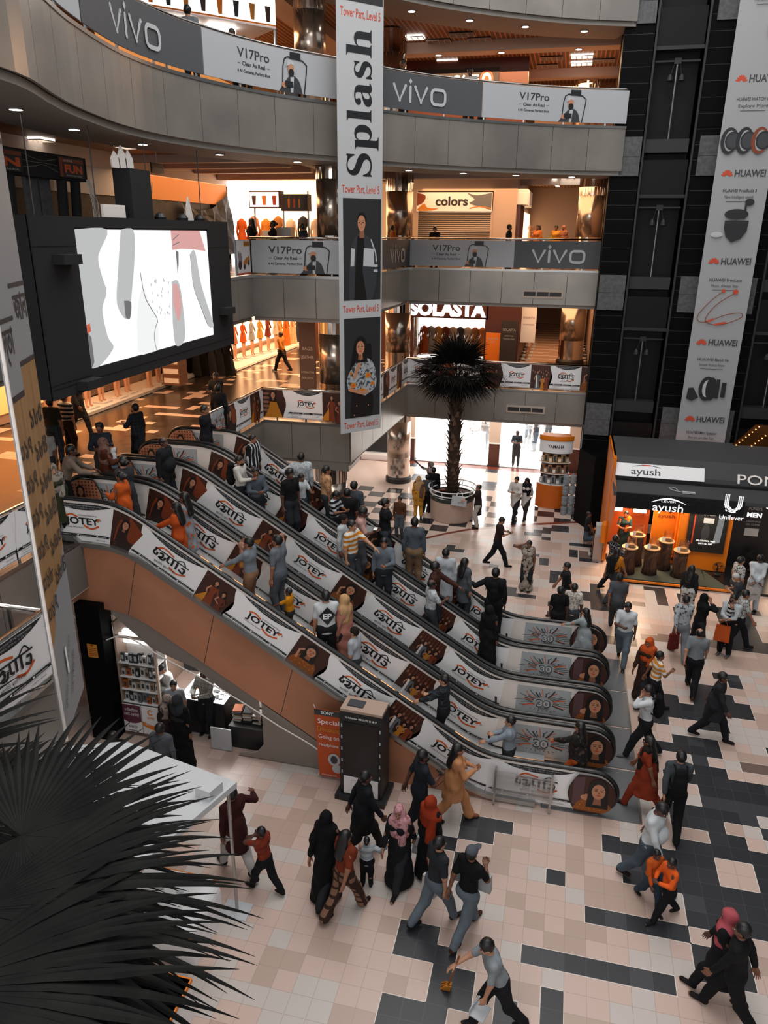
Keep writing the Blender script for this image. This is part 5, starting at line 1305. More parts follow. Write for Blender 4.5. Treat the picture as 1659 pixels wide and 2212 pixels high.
P(-9.57,3.83,4.33,-60,'man in a beige shirt leaning forward at the escalator head',1.66,tc='7a6a5e',bc='15161a',sleeve='long',lean=.4,arms=('reach','reach'))
P(-9.14,2.99,4.33,-120,'woman in a green dress and pale scarf at the head of the nearest escalator',1.52,top='dress',tc='2a2e1e',hair='hijab',hc='8a8278:flower:5a544c',sc='8a8278:flower:5a544c',sleeve='long')
P(-10.03,11.81,4.33,175,'man in a black sweater with clasped hands behind the rail',1.68,tc='1a1c1f',bc='15161a',sleeve='long',arms=('front','front'))
P(-9.23,10.24,4.33,-5,'man in a dark jacket seen from behind at the rail',1.66,tc='15161a',bc='15161a',sleeve='long')
P(-8.34,7.58,4.33,-90,'man in a black suit stepping onto the farthest escalator',1.7,tc='14151a',bc='15161a',sleeve='long',arms=('hang','raill'))
P(-11.67,21.55,4.33,80,'man in an ochre shirt walking past the lit dress shop',1.66,tc='a86a28',bc='17181c',sleeve='long',pose='walk')
P(-10.01,15,8.65,90,'person with dark hair behind the rail left of the drinks stall',1.62,tc='2a2220',bc='222428',hair='long')
P(-9.14,14.6,8.65,100,'woman in black at the drinks stall counter',1.55,tc='101113',bc='101113',hair='bun',female=True)
P(-8.11,14.4,8.65,80,'man in a dark shirt walking past the drinks stall',1.46,tc='2a3038',bc='222428',headp=.4)
P(-6.71,20.35,8.65,-60,'man in an orange-brown shirt by the round column on the third level',1.49,tc='8a4a22',bc='222428')
P(-5.2,20.8,8.65,170,'man in a black T-shirt leaning by the shuttered shop',1.47,tc='0f1012',bc='222428',arms=('front','front'),headp=.4)
P(-2.5,20.8,8.65,-80,'man in a black shirt with a bag passing right of the shuttered shop',1.56,tc='141517',bc='222428')
P(-6.03,20.8,8.65,180,'short child barely showing over the rail at the shuttered shop',1.1,tc='1a1512',bc='222428')
P(-1.64,24.5,8.65,150,'woman in orange inside the lit corridor shop',1.6,top='dress',tc='b06a34',hair='long')
P(-0.95,26,8.65,170,'woman in yellow walking in the third level corridor',1.6,top='dress',tc='c08a30',hair='bun',sleeve='long')
P(-0.65,26,8.65,170,'woman in a brown headscarf walking in the third level corridor',1.58,top='dress',tc='8a5a44',hair='hijab',hc='a06a4a',sleeve='long')
P(-9.08,9.7,12.97,10,'man in a grey shirt leaning back on the top gallery rail at the upper left',1.66,tc='6a7074',bc='222428',sleeve='long')
P(-8.55,11.2,12.97,150,'boy in a white shirt leaning on the top gallery rail',1.5,tc='b9bcbe',bc='222428',pose='lean',sleeve='long')
P(-8.41,11.3,12.97,200,'dark-haired boy looking down over the top gallery rail',1.35,tc='a9aeb2',bc='222428',pose='lean',headp=.6,sleeve='long')
P(-5.52,16.2,12.97,-120,'curly-haired man in dark clothes by the top gallery column',1.66,tc='1a1512',bc='15161a',hair='wavy')
P(-3.73,17.8,12.97,170,'man in a white shirt looking down at the top gallery rail',1.68,tc='b9b6b2',bc='222428',sleeve='long',arms=('front','front'),headp=.5)
P(-3.36,18.3,12.97,160,'child whose head just shows over the top gallery rail',1.25,tc='1a1512',bc='222428')
P(-4.04,26.94,0,20,'shopper in a white shirt inside the bright ground floor shop',1.68,tc='b5b9bb',bc='33383e')
P(-3.52,27.08,0,-20,'shopper in jeans beside the white-shirted shopper in the bright shop',1.68,tc='4a3a30',bc='5a646c')
P(-1.59,27.95,0,0,'shopper in a checked shirt seen from behind in the bright shop',1.68,tc='a9aeb2:plaid:4a5056',bc='6a6f74')
P(-1.14,27.47,0,60,'shopper in black beside the checked shirt in the bright shop',1.68,tc='1a1c1f',bc='4a5664')
P(-6.06,30.58,0,30,'shopper in dark trousers deep in the bright shop, left of the palm trunk',1.68,tc='33363a',bc='1a1c1f')
P(-0.63,28.48,0,-150,'shopper in grey at the right of the bright shop',1.68,tc='5a5c60',bc='44484c')
def area(name, loc, size, energy, col=(1, 1, 1), rot=(0, 0, 0), sy=None):
    l = bpy.data.lights.new(name, 'AREA'); l.energy = energy; l.color = col; l.shape = 'RECTANGLE'; l.size = size; l.size_y = sy or size
    o = bpy.data.objects.new(name, l); COL.objects.link(o); o.location = loc; o.rotation_euler = rot; return o
# ------------------------------------------------------------------ lift tower on the right
m_gran = mat('black granite', (.0012, .0012, .0013), .6, spec=.08); m_gblk = mat('grey stone block', hexc('48494b'), .6); noisy(m_gblk, hexc('404143'), hexc('525355'), 9)
m_gl = mat('dark shaft glass', (.003, .003, .0035), .5, spec=.2); m_rail = mat('dark rail steel', hexc('18191a'), .6)
b = MB(); YT = 18.6
SH = [(1.62, 3.15), (5.72, 7.3), (9.9, 11.5)]
xs = [.74, 1.62, 3.15, 5.72, 7.3, 9.9, 11.5, 15.5]
for k in range(0, 8, 2):
    b.box(xs[k], YT, 0, xs[k + 1], YT + 2, 20, m_gran)
    for z in [i * .43 for i in range(1, 46)]: b.box(xs[k] + .01, YT - .003, z, xs[k + 1] - .01, YT, z + .012, m_rail)
b.box(.74, YT + 1.2, 0, 15.5, YT + 2.1, 20, m_gran); b.box(15.5, -14, 0, 15.9, YT, 18, m_gran)
b.prism([(.74, YT), (.69, 18.35), (1.2, 17.45), (2.4, 17.45), (2.4, YT)], 0, 2.7, m_gran)
struct(b.build('wall_right'))
b = MB()
for z0, z1 in ((3.2, 4.33), (7.5, 8.62), (11.6, 12.72), (15.75, 16.9)):
    for x0, x1 in ((.76, 1.6), (3.3, 5.6), (7.45, 9.75)): b.box(x0, YT - .06, z0, x1, YT + .02, z1, m_gblk); b.box(x0, YT - .065, (z0 + z1) / 2, x1, YT - .06, (z0 + z1) / 2 + .01, m_seam)
struct(b.build('trim_91'))
def lift_frame(x0, x1, lab):
    t = thing('lift_shaft', lab, 'lift', (0, 0, 0), 0, 'glass lift shafts on the dark tower')
    b = MB()
    for x in (x0 + .02, x1 - .07): b.box(x, YT - .08, 0, x + .06, YT + .02, 20, m_rail); b.build
    b.build('guide_rail', t)
    b = MB(); b.box(x0 + .1, YT + .7, 0, x1 - .1, YT + .75, 20, m_gl); b.build('back_glass', t)
    for zb in (.2, 4.45, 8.57, 12.66):
        xm = (x0 + x1) / 2
        b = MB(); b.box(x0 + .1, YT + .1, zb - .38, x1 - .15, YT + .55, zb, mat('beam grey', hexc('1d1e20'), .6)); fbm = b.build('floor_beam', t)
        b = MB(); b.cyl((xm, YT + .2, zb), (xm, YT + .2, zb + 2.12), .028, .028, steel, 8); b.build('rod', fbm)
        b = MB(); b.box(x0 + .12, YT + .18, zb + 2.1, x1 - .12, YT + .22, zb + 2.15, m_rail); b.box(xm - .1, YT + .15, zb + 2.04, xm + .1, YT + .25, zb + 2.2, m_rail); cb = b.build('crossbar', t)
        for sx in (-1, 1):
            b = MB(); b.cyl((xm + sx * .07, YT + .2, zb + 2.1), (xm + sx * .16, YT + .2, zb + 1.75), .012, .012, m_rail, 6); b.lathe([(.03, .08), (.08, 0), (.1, -.1)], m_rail, (xm + sx * .17, YT + .2, zb + 1.7), 10); b.build('pulley', cb)
        b = MB(); b.box(x0 + .05, YT + .02, zb + 2.4, x1 - .05, YT + .1, zb + 2.5, m_rail); b.box(x0 + .1, YT + .08, zb + 2.5, x1 - .1, YT + .12, zb + 3.5, mat('landing glass', (.003, .003, .0035), .5, spec=.2)); b.build('landing_screen', t)
for (x0, x1), l in zip(SH, ('lift shaft between the galleries and the tall phone brand banner', 'lift shaft right of the tall phone brand banner', 'lift shaft out at the far right')): lift_frame(x0, x1, l)
# ------------------------------------------------------------------ tall phone brand banner on the tower
def petal_logo(A, u, v, s):
    for a in (-78, -52, -26, -9, 9, 26, 52, 78)[0:8]:
        t = math.radians(90 - a); A.ell(u + .6 * s * math.cos(t), v + .6 * s * math.sin(t), .42 * s, .15 * s, P_red if abs(a) > 0 else P_red, 10, rot=t)
A = Art(); W_ = 1.55; H_ = 15.2
A.rect(0, 0, W_, H_, mat('banner grey white', hexc('9a9b9d')))
Z0 = 2.6
rows = [(14.05, 'HUAWEI WATCH GT', 'Explore More', 13.55), (11.55, 'HUAWEI FreeBuds 3', 'New Intelligent sound', 11.1), (9.05, 'HUAWEI FreeLace', 'Music, Always Stay', 8.52), (6.57, 'HUAWEI Band 4e', 'Versatile Workout Partner', 6.05), (4.05, 'HUAWEI Mini Speaker', 'Stereo on the Go', 3.62), (16.5, 'HUAWEI Speaker', 'Portable Bluetooth', 16.2)]
for z, a, b2, z2 in rows:
    petal_logo(A, .35, z - Z0, .17); A.text('HUAWEI', .56, z - Z0 - .02, .27, P_dgrey, 'l', width=.86, bold=.02)
    A.text(a, W_ * .5, z2 - Z0, .13, P_dgrey, 'c', width=.95, bold=.01); A.text(b2, W_ * .5, z2 - Z0 - .17, .12, P_dgrey, 'c', width=.8)
    A.rect(W_ * .28, z2 - Z0 - .27, W_ * .72, z2 - Z0 - .255, P_dgrey)
for k in range(3):   # watches
    cx = .36 + .42 * k; cz = 12.5 - Z0; A.ell(cx - .1, cz, .24, .36, P_black if k < 2 else P_rust); A.ell(cx - .08, cz, .15, .28, mat('banner grey white')); A.ell(cx, cz, .22, .25, P_black); A.ell(cx, cz, .17, .2, P_dgrey)
cz = 10.1 - Z0
A.ell(.78, cz + .38, .34, .15, P_black); A.poly([(.48, cz + .2), (1.16, cz + .2), (1.14, cz - .1), (1.0, cz - .32), (.75, cz - .42), (.56, cz - .25), (.48, cz)], P_black); A.rect(.98, cz + .25, 1.04, cz + .72, P_black); A.ell(1.1, cz + .72, .13, .1, P_black); A.ell(.3, cz - .2, .18, .08, P_lgrey)
cz = 7.7 - Z0
A.stroke(spline([(.75, cz + .52), (.45, cz + .25), (.12, cz - .2), (.15, cz - .4), (.4, cz - .42), (.9, cz - .2), (1.35, cz - .12), (1.4, cz - .25), (1.0, cz - .45), (.6, cz - .5), (.35, cz - .35), (.6, cz + .1), (1.1, cz + .48)], 5), .022, P_rust)
A.stroke([(.4, cz - .42), (.6, cz - .32)], .06, P_red); A.stroke([(.65, cz - .5), (.98, cz - .42)], .06, P_red); A.ell(.76, cz + .54, .06, .05, P_red); A.ell(1.12, cz + .52, .08, .07, P_red)
cz = 5.15 - Z0
A.ell(.72, cz, .25, .4, P_black); A.ell(.72, cz, .14, .28, P_lgrey); A.ell(.85, cz, .17, .38, P_black); A.rect(.98, cz - .3, 1.1, cz + .32, P_black); A.rect(1.16, cz - .26, 1.3, cz + .22, P_black); A.poly([(.15, cz), (.3, cz + .02), (.5, cz - .3), (.3, cz - .42), (.12, cz - .35)], P_black)
A.rect(.45, .0, .98, .46, P_rust); A.ell(.715, .46, .265, .06, P_or); A.ell(1.1, .02, .3, .06, P_black)
A.poly(spline([(.95, 15.1 - Z0), (.85, 15.25 - Z0), (.85, 15.5 - Z0), (1.0, 15.35 - Z0), (1.3, 15.5 - Z0), (1.5, 15.35 - Z0), (1.3, 15.3 - Z0)], 3), P_dgrey); A.ell(1.3, 14.95 - Z0, .3, .36, P_black); A.ell(1.36, 14.95 - Z0, .2, .16, P_or); A.rect(1.0, 14.5 - Z0, 1.5, 14.54 - Z0, P_black)
t = thing('phone_brand_banner', 'very tall pale grey banner hanging on the dark tower at the right', 'banner', (0, 0, 0))
b = MB(); b.box(3.77, 17.97, Z0, 3.77 + W_, 17.985, Z0 + H_, P_lgrey); A.bake(plane_fn((3.77, 17.962, Z0), (1, 0, 0)), b); b.build('printed_sheet', t)
for x in (3.79, 5.3): q = MB(); q.cyl((x, 17.98, Z0 + H_), (x, 17.98, 20), .01, .01, steel, 5); q.build('cord', t)
# ------------------------------------------------------------------ hanging double-width banner in the middle
WB = 1.33; ZB0 = 4.37; HB = 12.6
A = Art(); A.rect(-.1, 0, WB - .05, HB, mat('banner pale', hexc('b2b4b6')))
def zz(z): return z - ZB0
for z in (4.49, 7.78, 10.84, 14.82): A.text('Tower Part, Level 5', .6, zz(z), .27, P_red, 'c', width=1.17, bold=.012)
m_bk = mat('print charcoal', hexc('242426')); A.rect(.04, zz(4.8), 1.24, zz(7.62), m_bk); A.rect(.04, zz(8.1), 1.24, zz(10.71), m_bk); A.rect(-.0, zz(15.15), 1.25, HB - .05, m_bk)
A.text('𝐒𝐩𝐥𝐚𝐬𝐡', .92, zz(11.25), 1.1, P_black, 'l', rot=pi / 2, width=3.35)
# man in a track jacket
def man_print(A, x, z, s):
    jk = P_dgrey; A.poly(spline([(x - .36*s, z), (x - .34*s, z + 1.0*s), (x - .22*s, z + 1.42*s), (x, z + 1.55*s), (x + .3*s, z + 1.38*s), (x + .44*s, z + .9*s), (x + .42*s, z + .4*s), (x + .3*s, z)], 4), jk)
    A.poly([(x - .12*s, z + 1.5*s), (x + .08*s, z + 1.5*s), (x + .02*s, z + .7*s), (x + .15*s, z), (x - .22*s, z), (x - .18*s, z + .8*s)], P_hair)
    A.poly([(x + .06*s, z + 1.22*s), (x + .34*s, z + 1.2*s), (x + .36*s, z + .78*s), (x + .04*s, z + .8*s)], P_lgrey)
    A.poly([(x - .3*s, z + 1.22*s), (x - .2*s, z + 1.2*s), (x - .22*s, z + .8*s), (x - .32*s, z + .8*s)], P_lgrey)
    for k in (0, .12): A.rect(x + .34*s, z + (.78 - k)*s, x + .46*s, z + (.84 - k)*s, P_lgrey)
    A.stroke([(x + .26*s, z + 1.42*s), (x + .4*s, z + 1.1*s), (x + .42*s, z + .9*s)], .035*s, P_lgrey)
    A.poly([(x - .07*s, z + 1.45*s), (x + .07*s, z + 1.45*s), (x + .06*s, z + 1.66*s), (x - .06*s, z + 1.66*s)], P_skin2)
    A.ell(x, z + 1.84*s, .135*s, .19*s, P_hair); A.ell(x - .01*s, z + 1.78*s, .11*s, .18*s, P_skin)
    for sx in (-1, 1): A.ell(x + sx*.045*s - .015*s, z + 1.8*s, .022*s, .008*s, P_hair); A.rect(x + sx*.045*s - .04*s, z + 1.83*s, x + sx*.045*s + .01*s, z + 1.84*s, P_hair)
    A.rect(x - .03*s, z + 1.69*s, x + .02*s, z + 1.7*s, P_skin2); A.poly([(x - .02*s, z + 1.8*s), (x + .01*s, z + 1.75*s), (x - .035*s, z + 1.75*s)], P_skin2)
man_print(A, .62, zz(8.1), 1.12)
# woman in a flowered blouse
x, z = .62, zz(4.8)
A.poly(spline([(x - .4, z), (x - .36, z + .45), (x - .26, z + .75), (x + .3, z + .75), (x + .38, z + .3), (x + .3, z)], 3), P_hair)
bl = mat('print grey floral', hexc('8c9094')); noisy(bl, hexc('3a3d42'), hexc('a2a6aa'), 12, .4, .5)
A.poly([(x - .26, z + 2.1), (x + .3, z + 2.1), (x + .34, z + 1.5), (x - .42, z + 1.3)], P_hair)
A.poly(spline([(x - .46, z + .8), (x - .5, z + 1.15), (x - .3, z + 1.5), (x, z + 1.72), (x + .3, z + 1.62), (x + .46, z + 1.3), (x + .46, z + .85), (x + .1, z + .62)], 4), bl)
for du, dv, r in ((-.3, .95, .1), (.2, 1.2, .1), (.35, .95, .07), (.0, .75, .12), (-.1, 1.5, .06), (-.38, 1.3, .05)): A.ell(x + du, z + dv, r, r * .8, P_gold, 10); A.ell(x + du, z + dv, r * .5, r * .4, P_or, 8)
A.stroke([(x - .28, z + 1.15), (x - .12, z + 1.5), (x - .02, z + 1.72)], .1, P_skin); A.stroke([(x - .45, z + .85), (x - .05, z + .72), (x + .2, z + .74)], .1, P_skin)
face(A, x - .06, z + 2.0, .16, -.4); A.stroke([(x - .05, z + 1.65), (x - .02, z + 1.82)], .025, P_skin)
for du, dv in ((-.2, .35), (.2, .33), (-.28, .08)): A.ell(x + du, z + dv, .02, .02, P_skin)
t = thing('hanging_banner', 'long white banner hanging from above in front of the gallery corner', 'banner')
DU = Vector((.85, .91, 0)).normalized(); O3 = Vector((-6.2, 12.0, ZB0))
b = MB(); nn = Vector((DU.y, -DU.x, 0)); c0 = O3 - DU * .1; c1 = O3 + DU * (WB - .05)
b.add([c0, c1, c1 + Vector((0, 0, HB)), c0 + Vector((0, 0, HB))] + [p - nn * .01 for p in (c0, c1, c1 + Vector((0, 0, HB)), c0 + Vector((0, 0, HB)))], [(0, 1, 2, 3), (7, 6, 5, 4), (0, 4, 5, 1), (1, 5, 6, 2), (3, 2, 6, 7), (0, 3, 7, 4)], P_lgrey)
A.bake(plane_fn(O3, DU), b); b.build('printed_sheet', t)
for p in (c0, c1): q = MB(); q.cyl(p + Vector((0, 0, HB)), p + Vector((0, 0, 16.98 - ZB0 + .3)), .012, .012, steel, 5); q.build('cord', t)
# ------------------------------------------------------------------ big screen
XS = -8.6
t = thing('video_screen', 'large black video screen cabinet hung at the left, showing a bright film', 'screen')
b = MB(); b.box(XS - .58, 2.63, 7.1, XS - .03, 10.1, 10.08, matblack)
for (y0, y1, z0, z1) in ((2.63, 3.8, 7.1, 10.08), (8.95, 10.1, 7.1, 10.08), (3.8, 8.95, 9.9, 10.08), (3.8, 8.95, 7.1, 7.46)): b.box(XS - .05, y0, z0, XS, y1, z1, matblack)
for z in (7.35, 9.6): b.box(XS - .0, 2.63, z, XS + .006, 3.8, z + .012, mat('frame line', hexc('1c1c1e'), .4))
b.box(XS, 2.63, 7.28, XS + .008, 10.1, 7.29, mat('frame line')); b.box(XS, 8.95, 9.5, XS + .008, 10.1, 9.51, mat('frame line')); b.build('cabinet', t)
def emi(n, h, s=1.6): return mat('screen ' + n, (0, 0, 0), emit=hexc(h), es=s)
sw_, sg, sd, sk = emi('white', 'f0f0f0', 1.25), emi('grey', 'b4b6b6', 1.1), emi('shade', '767676', .9), emi('pink', 'd09c98', 1.1)
A = Art(); w_, h_ = 5.12, 2.4
A.rect(0, 0, w_, h_, sw_)
A.poly(spline([(0, h_), (1.0, h_), (.62, 1.95), (.66, 1.6), (.75, 1.3), (.55, 1.0), (.62, .5), (.75, .25), (.0, .0), (0, 1)], 4), sg)
A.poly([(0, 0), (.1, .1), (.1, .55), (0, .65)], sd); A.poly([(0, .62), (.12, .66), (.1, .8), (0, .78)], emi('red', 'd06040', 1))
A.poly(spline([(1.45, h_), (1.9, h_), (1.85, 1.9), (1.6, 1.2), (1.5, .95), (1.3, .75), (1.05, 1.05), (1.15, 1.5)], 4), sg); A.poly(spline([(1.3, 1.1), (1.55, 1.05), (1.45, .75), (1.3, .78)], 3), sd)
A.poly(spline([(1.6, .1), (1.75, .9), (2.05, 1.3), (2.3, .9), (2.5, .5), (2.35, 0), (1.7, 0)], 4), emi('pale', 'd8dada', 1.3))
A.stroke(spline([(2.0, 1.6), (2.1, 1.1), (2.45, .7), (2.5, .55)]), .025, sd); A.stroke(spline([(2.45, .55), (2.3, .3), (2.35, 0)]), .02, sd)
R2 = random.Random(5)
for i in range(26): A.ell(2.35 + .75 * R2.random(), .6 + .85 * R2.random(), .02, .035, sg, 6)
A.poly(spline([(3.2, 1.35), (3.5, 1.35), (3.62, .9), (3.6, .1), (3.15, .0), (3.1, .5)], 4), sg); A.poly(spline([(3.25, 1.3), (3.48, 1.25), (3.55, .8), (3.35, .5), (3.2, .9)], 4), sk)
A.poly([(3.35, h_), (4.7, h_), (4.95, 1.95), (4.3, 2.0), (3.75, 2.02), (3.35, 2.0)], sk); A.stroke([(3.4, 2.2), (3.7, 2.32)], .02, sd); A.stroke([(3.4, 2.1), (3.7, 2.16)], .02, sd)
A.poly([(3.5, 2.0), (3.62, 1.95), (3.58, 1.7), (3.5, 1.5)], sd); A.poly(spline([(4.15, 1.9), (4.4, 1.95), (4.6, 1.2), (5.05, .35), (5.08, .2), (4.8, .25), (4.45, .75), (4.2, 1.2)], 4), sg); A.stroke(spline([(4.15, 1.9), (4.2, 1.2), (4.5, .7), (4.8, .25)]), .02, sd)
b = MB(); b.box(XS - .04, 3.82, 7.47, XS - .02, 8.94, 9.89, black); A.bake(plane_fn((XS - .017, 3.82, 7.47), (0, 1, 0)), b); b.build('display', t)
for y, z in ((3.35, 9.45), (3.55, 7.3), (9.55, 8.05)): b = MB(); b.box(XS, y - .25, z - .14, XS + .22, y + .25, z + .02, matblack); b.build('spotlight_box', t)
for y in (3.2, 5.0, 6.9, 9.3): b = MB(); b.cyl((XS - .3, y, 10.08), (XS - .3, y, 11.62), .012, .012, black, 5); b.build('hanger', t)
# things standing on the cabinet
tag(MB().box(XS - .25, 5.06, 10.09, XS - .2, 5.82, 10.32, P_cream).build('card'), 'pale blank card lying on top of the black screen cabinet', 'card')
tag(MB().box(XS - .5, 5.98, 10.085, XS - .12, 6.75, 11.0, matblack).build('loudspeaker'), 'tall black loudspeaker standing on the screen cabinet', 'loudspeaker')
b = MB()
for k, (y, h) in enumerate(((5.95, .3), (6.2, .42), (6.45, .36))): b.prism([(y - .14, 0), (y - .16, h * .5), (y - .03, h), (y + .12, h * .6), (y + .14, 0)], XS - .4, XS - .37, P_cream, 'x')
o = b.build('cutout_rabbit_ears'); o.location = (0, 0, 11.0); tag(o, 'pale pointed paper cut-outs on top of the tall black loudspeaker', 'decoration')
b = MB(); b.prism([(8.5, 10.09), (8.55, 10.4), (8.66, 10.6), (8.76, 10.35), (8.85, 10.09)], XS - .3, XS - .27, P_cream, 'x'); tag(b.build('white_cone'), 'small white pointed cut-out on the right end of the screen cabinet', 'decoration')
for y, l in ((7.35, 'left'), (8.35, 'middle'), (9.2, 'right')):
    b = MB(); b.lathe([(.12, 0), (.13, .05), (.08, .12), (.02, .15)], black, (XS - .3, y, 10.085), 14); tag(b.build('spotlight'), 'small black round spotlight on the screen cabinet, the %s one' % l, 'spotlight', 'spotlights on the screen cabinet')
# ------------------------------------------------------------------ games rig behind the screen
t = thing('games_rig', 'black amusement rig with orange FUN boards above the screen at the left', 'amusement rig')
XF = -10.2
def fun_board(y0, y1):
    A = Art(); L = y1 - y0; A.rect(0, 0, L, .36, P_black); A.rect(0, 0, .1, .36, P_rust); A.rect(.1, .27, L, .34, P_rust)
    A.text('ULTIMATE', .14, .285, .05, P_cream, 'l', width=.3); A.text('FUN', .16, .09, .2, P_or, 'l', width=L - .22, bold=.05); A.text('BASHUNDHARA', .2, .02, .04, P_lgrey, 'l', width=L - .3)
    b = MB(); b.box(XF + .005, y0, 10.84, XF + .03, y1, 11.22, P_black); A.bake(plane_fn((XF + .033, y0, 10.85), (0, 1, 0)), b); b.build('name_board', t)
fun_board(3.3, 4.75); fun_board(5.85, 6.65)
b = MB(); b.box(XF - .25, 1.5, 10.8, XF, 6.8, 11.25, matblack); b.build('top_frame', t)
b = MB()
for dz in (0, .12, .24): b.tube(spline([(XF + .01, 4.8, 10.95 + dz), (XF + .01, 5.1, 10.98 + dz * .6), (XF + .01, 5.4, 11.02 + dz * .3), (XF + .01, 5.83, 10.92 + dz)]), .006, steel, 5)
b.build('cable_lines', t)
for y in (3.2, 4.3, 5.85, 6.3): b = MB(); b.cyl((XF - .1, y + .2, 10.8), (XF - .1, y, 8.66), .1, .1, matblack, 10); b.build('leg', t)
b = MB(); b.box(XF - .2, 4.98, 8.66, XF - .12, 5.32, 10.8, m_gblk); b.box(XF - .2, 5.36, 8.66, XF - .12, 5.7, 10.8, m_gblk); b.build('grey_panel', t)
b = MB(); [b.tube([(XF, 6.75 + .03 * k, 10.85), (XF + .02, 6.85 + .05 * k, 10.4), (XF, 6.9 + .04 * k, 8.7)], .009, P_cream, 5) for k in range(5)]; b.build('hanging_cables', t)
# closed shop front behind it, third level
b = MB(); XW = -14
m_yel = mat('amber sign band', hexc('8a5406'), .7); m_clo = mat('black plastic sheet', (.004, .004, .005), .6, spec=.15); noisy(m_clo, (.002, .002, .002), (.012, .012, .013), 3, dist=2)
for y0, y1, m in ((4, 9.4, m_yel), (9.4, 11, m_gblk), (11, 14.3, mat('grey sign panel', hexc('8d8e90'), .6)), (14.3, 15.4, mat('brown sign panel', hexc('5e4a40'), .6)), (15.4, 22.1, m_yel)): b.box(XW - .1, y0, 10.85, XW, y1 - .01, 11.58, m)
b.box(XW - .15, 2, 8.65, XW - .05, 20.6, 10.85, m_clo); b.box(XW - .2, 0, 11.55, XW - .02, 22.3, 12.1, m_ceil_w)
A = Art(); A.text('Ed', 0, 0, .5, P_black, 'l', bold=.01, shear=.2); A.bake(plane_fn((XW + .005, 15.75, 11.02), (0, 1, 0)), b)
struct(b.build('wall_left_shop'))
b = MB()
pts = [(XW + .1, 18, 10.85), (XW + .1, 22.1, 11.4), (XW + .2, 22.4, 9.0), (XW + .15, 18, 8.9)]
V = []; Fc = []
for i in range(13):
    for j in range(9):
        a = Vector(pts[0]).lerp(Vector(pts[1]), i / 12) + Vector((0, 0, -.5 * math.sin(pi * i / 12))); c = Vector(pts[3]).lerp(Vector(pts[2]), i / 12); p = a.lerp(c, j / 8); p.x += .08 * math.sin(i * 1.9 + j * .8); V.append(p)
for i in range(12):
    for j in range(8): Fc.append((i * 9 + j, (i + 1) * 9 + j, (i + 1) * 9 + j + 1, i * 9 + j + 1))
b.add(V, Fc, m_clo); tag(b.build('plastic_sheet'), 'black plastic sheet draped over the closed shop under the amber sign band', 'sheet')
t = thing('exit_sign', 'small hanging black direction sign near the amber sign band', 'sign', (-11.6, 12.3, 11.35)); b = MB(); b.box(-.02, -.33, 0, .02, .33, .26, black)
A = Art(); A.text('WASHROOM', .33, .08, .09, P_lgrey, 'c', width=.5); A.bake(plane_fn((.022, -.33, 0), (0, 1, 0)), b); b.build('plate', t); b = MB(); b.cyl((0, 0, .26), (0, 0, .55), .01, .01, steel, 5); b.build('rod', t)
# ------------------------------------------------------------------ yellow and grey notice board at the left, black column behind it
t = thing('notice_board', 'tall hanging board, ochre above and grey below, with Bengali letters', 'board')
m_och = mat('ochre board', hexc('8f6a3c'), .55); noisy(m_och, hexc('86623a'), hexc('9c7546'), 2, vscale=(8, 8, .3)); m_bg = mat('pale grey board', hexc('85888b'), .5)
pa, pb = Vector((-4.98, -2.76, 0)), Vector((-5.4, -1.81, 0)); d = (pb - pa).normalized(); n_ = Vector((d.y, -d.x, 0)); Lb = (pb - pa).length
b = MB(); b.prism([(pa.x, pa.y), (pb.x, pb.y), (pb.x - n_.x * .02, pb.y - n_.y * .02), (pa.x - n_.x * .02, pa.y - n_.y * .02)], 4.74, 14, m_bg)
A = Art()
def zb(z): return z - 4.74
A.rect(.0, 0, Lb, zb(14), m_bg); A.poly([(.0, zb(5.75)), (.3, zb(5.95)), (.38, zb(6.25)), (.7, zb(6.3)), (Lb, zb(6.6)), (Lb, zb(8.65)), (.5, zb(8.62)), (.5, zb(8.38)), (0, zb(8.38))], m_och)
A.rect(0, zb(8.36), .5, zb(8.42), P_black); A.rect(.5, zb(8.63), Lb, zb(8.68), P_black)
for z in (9.35, 10.6): A.rect(0, zb(z - .28), .5, zb(z - .24), P_black); A.rect(.5, zb(z), Lb, zb(z + .04), P_black)
A.text('জান', .58, zb(9.05), .36, P_black, 'l', width=.44, bold=.01); A.text('স্তা', .04, zb(8.78), .36, P_black, 'l', width=.36, bold=.01)
for i, (s1, s2) in enumerate((('১৮৫', '০১৭'), ('১৮৪', '০১৭'), ('১৮০', '০১৭'), ('১৮৪', '০১৭'), ('১৬০', '০১৮'), ('১৮৪', '০১৭'))):
    z = 8.02 - .34 * i; A.text(s1, .54, zb(z), .28, P_black, 'l', width=.45, bold=.013); A.text(s2, .06, zb(z - .22), .28, P_black, 'l', width=.4, bold=.013)
A.text('গুলশান ১ । ঢাকা ১২১২', .2, zb(5.0), .1, P_dgrey, 'l', rot=.9, width=.8); A.text('এক্সক্লুসিভ', .5, zb(5.0), .1, P_dgrey, 'l', rot=.9, width=.5)
A.rect(.42, zb(5.3), .48, zb(5.62), P_white)
A.bake(plane_fn((pa.x, pa.y, 4.74), d), b); b.build('panel', t)
b = MB(); b.cyl(pa + n_ * .01 + Vector((0, 0, 4.74)), pa + n_ * .01 + Vector((0, 0, 14)), .016, .016, P_cream, 6); b.build('edge_strip', t)
t = thing('black_column', 'thick black round column at the left edge behind the near rail', 'column', (-7.12, -1.74, 4.33)); b = MB(); b.lathe([(.41, 0), (.41, .9), (.4, 1.0), (.4, 3.1)], black, n=32); b.build('shaft', t, smooth=False); b = MB(); b.lathe([(.425, .85), (.425, .95)], chrome, n=32, cap=False); b.build('ring', t)
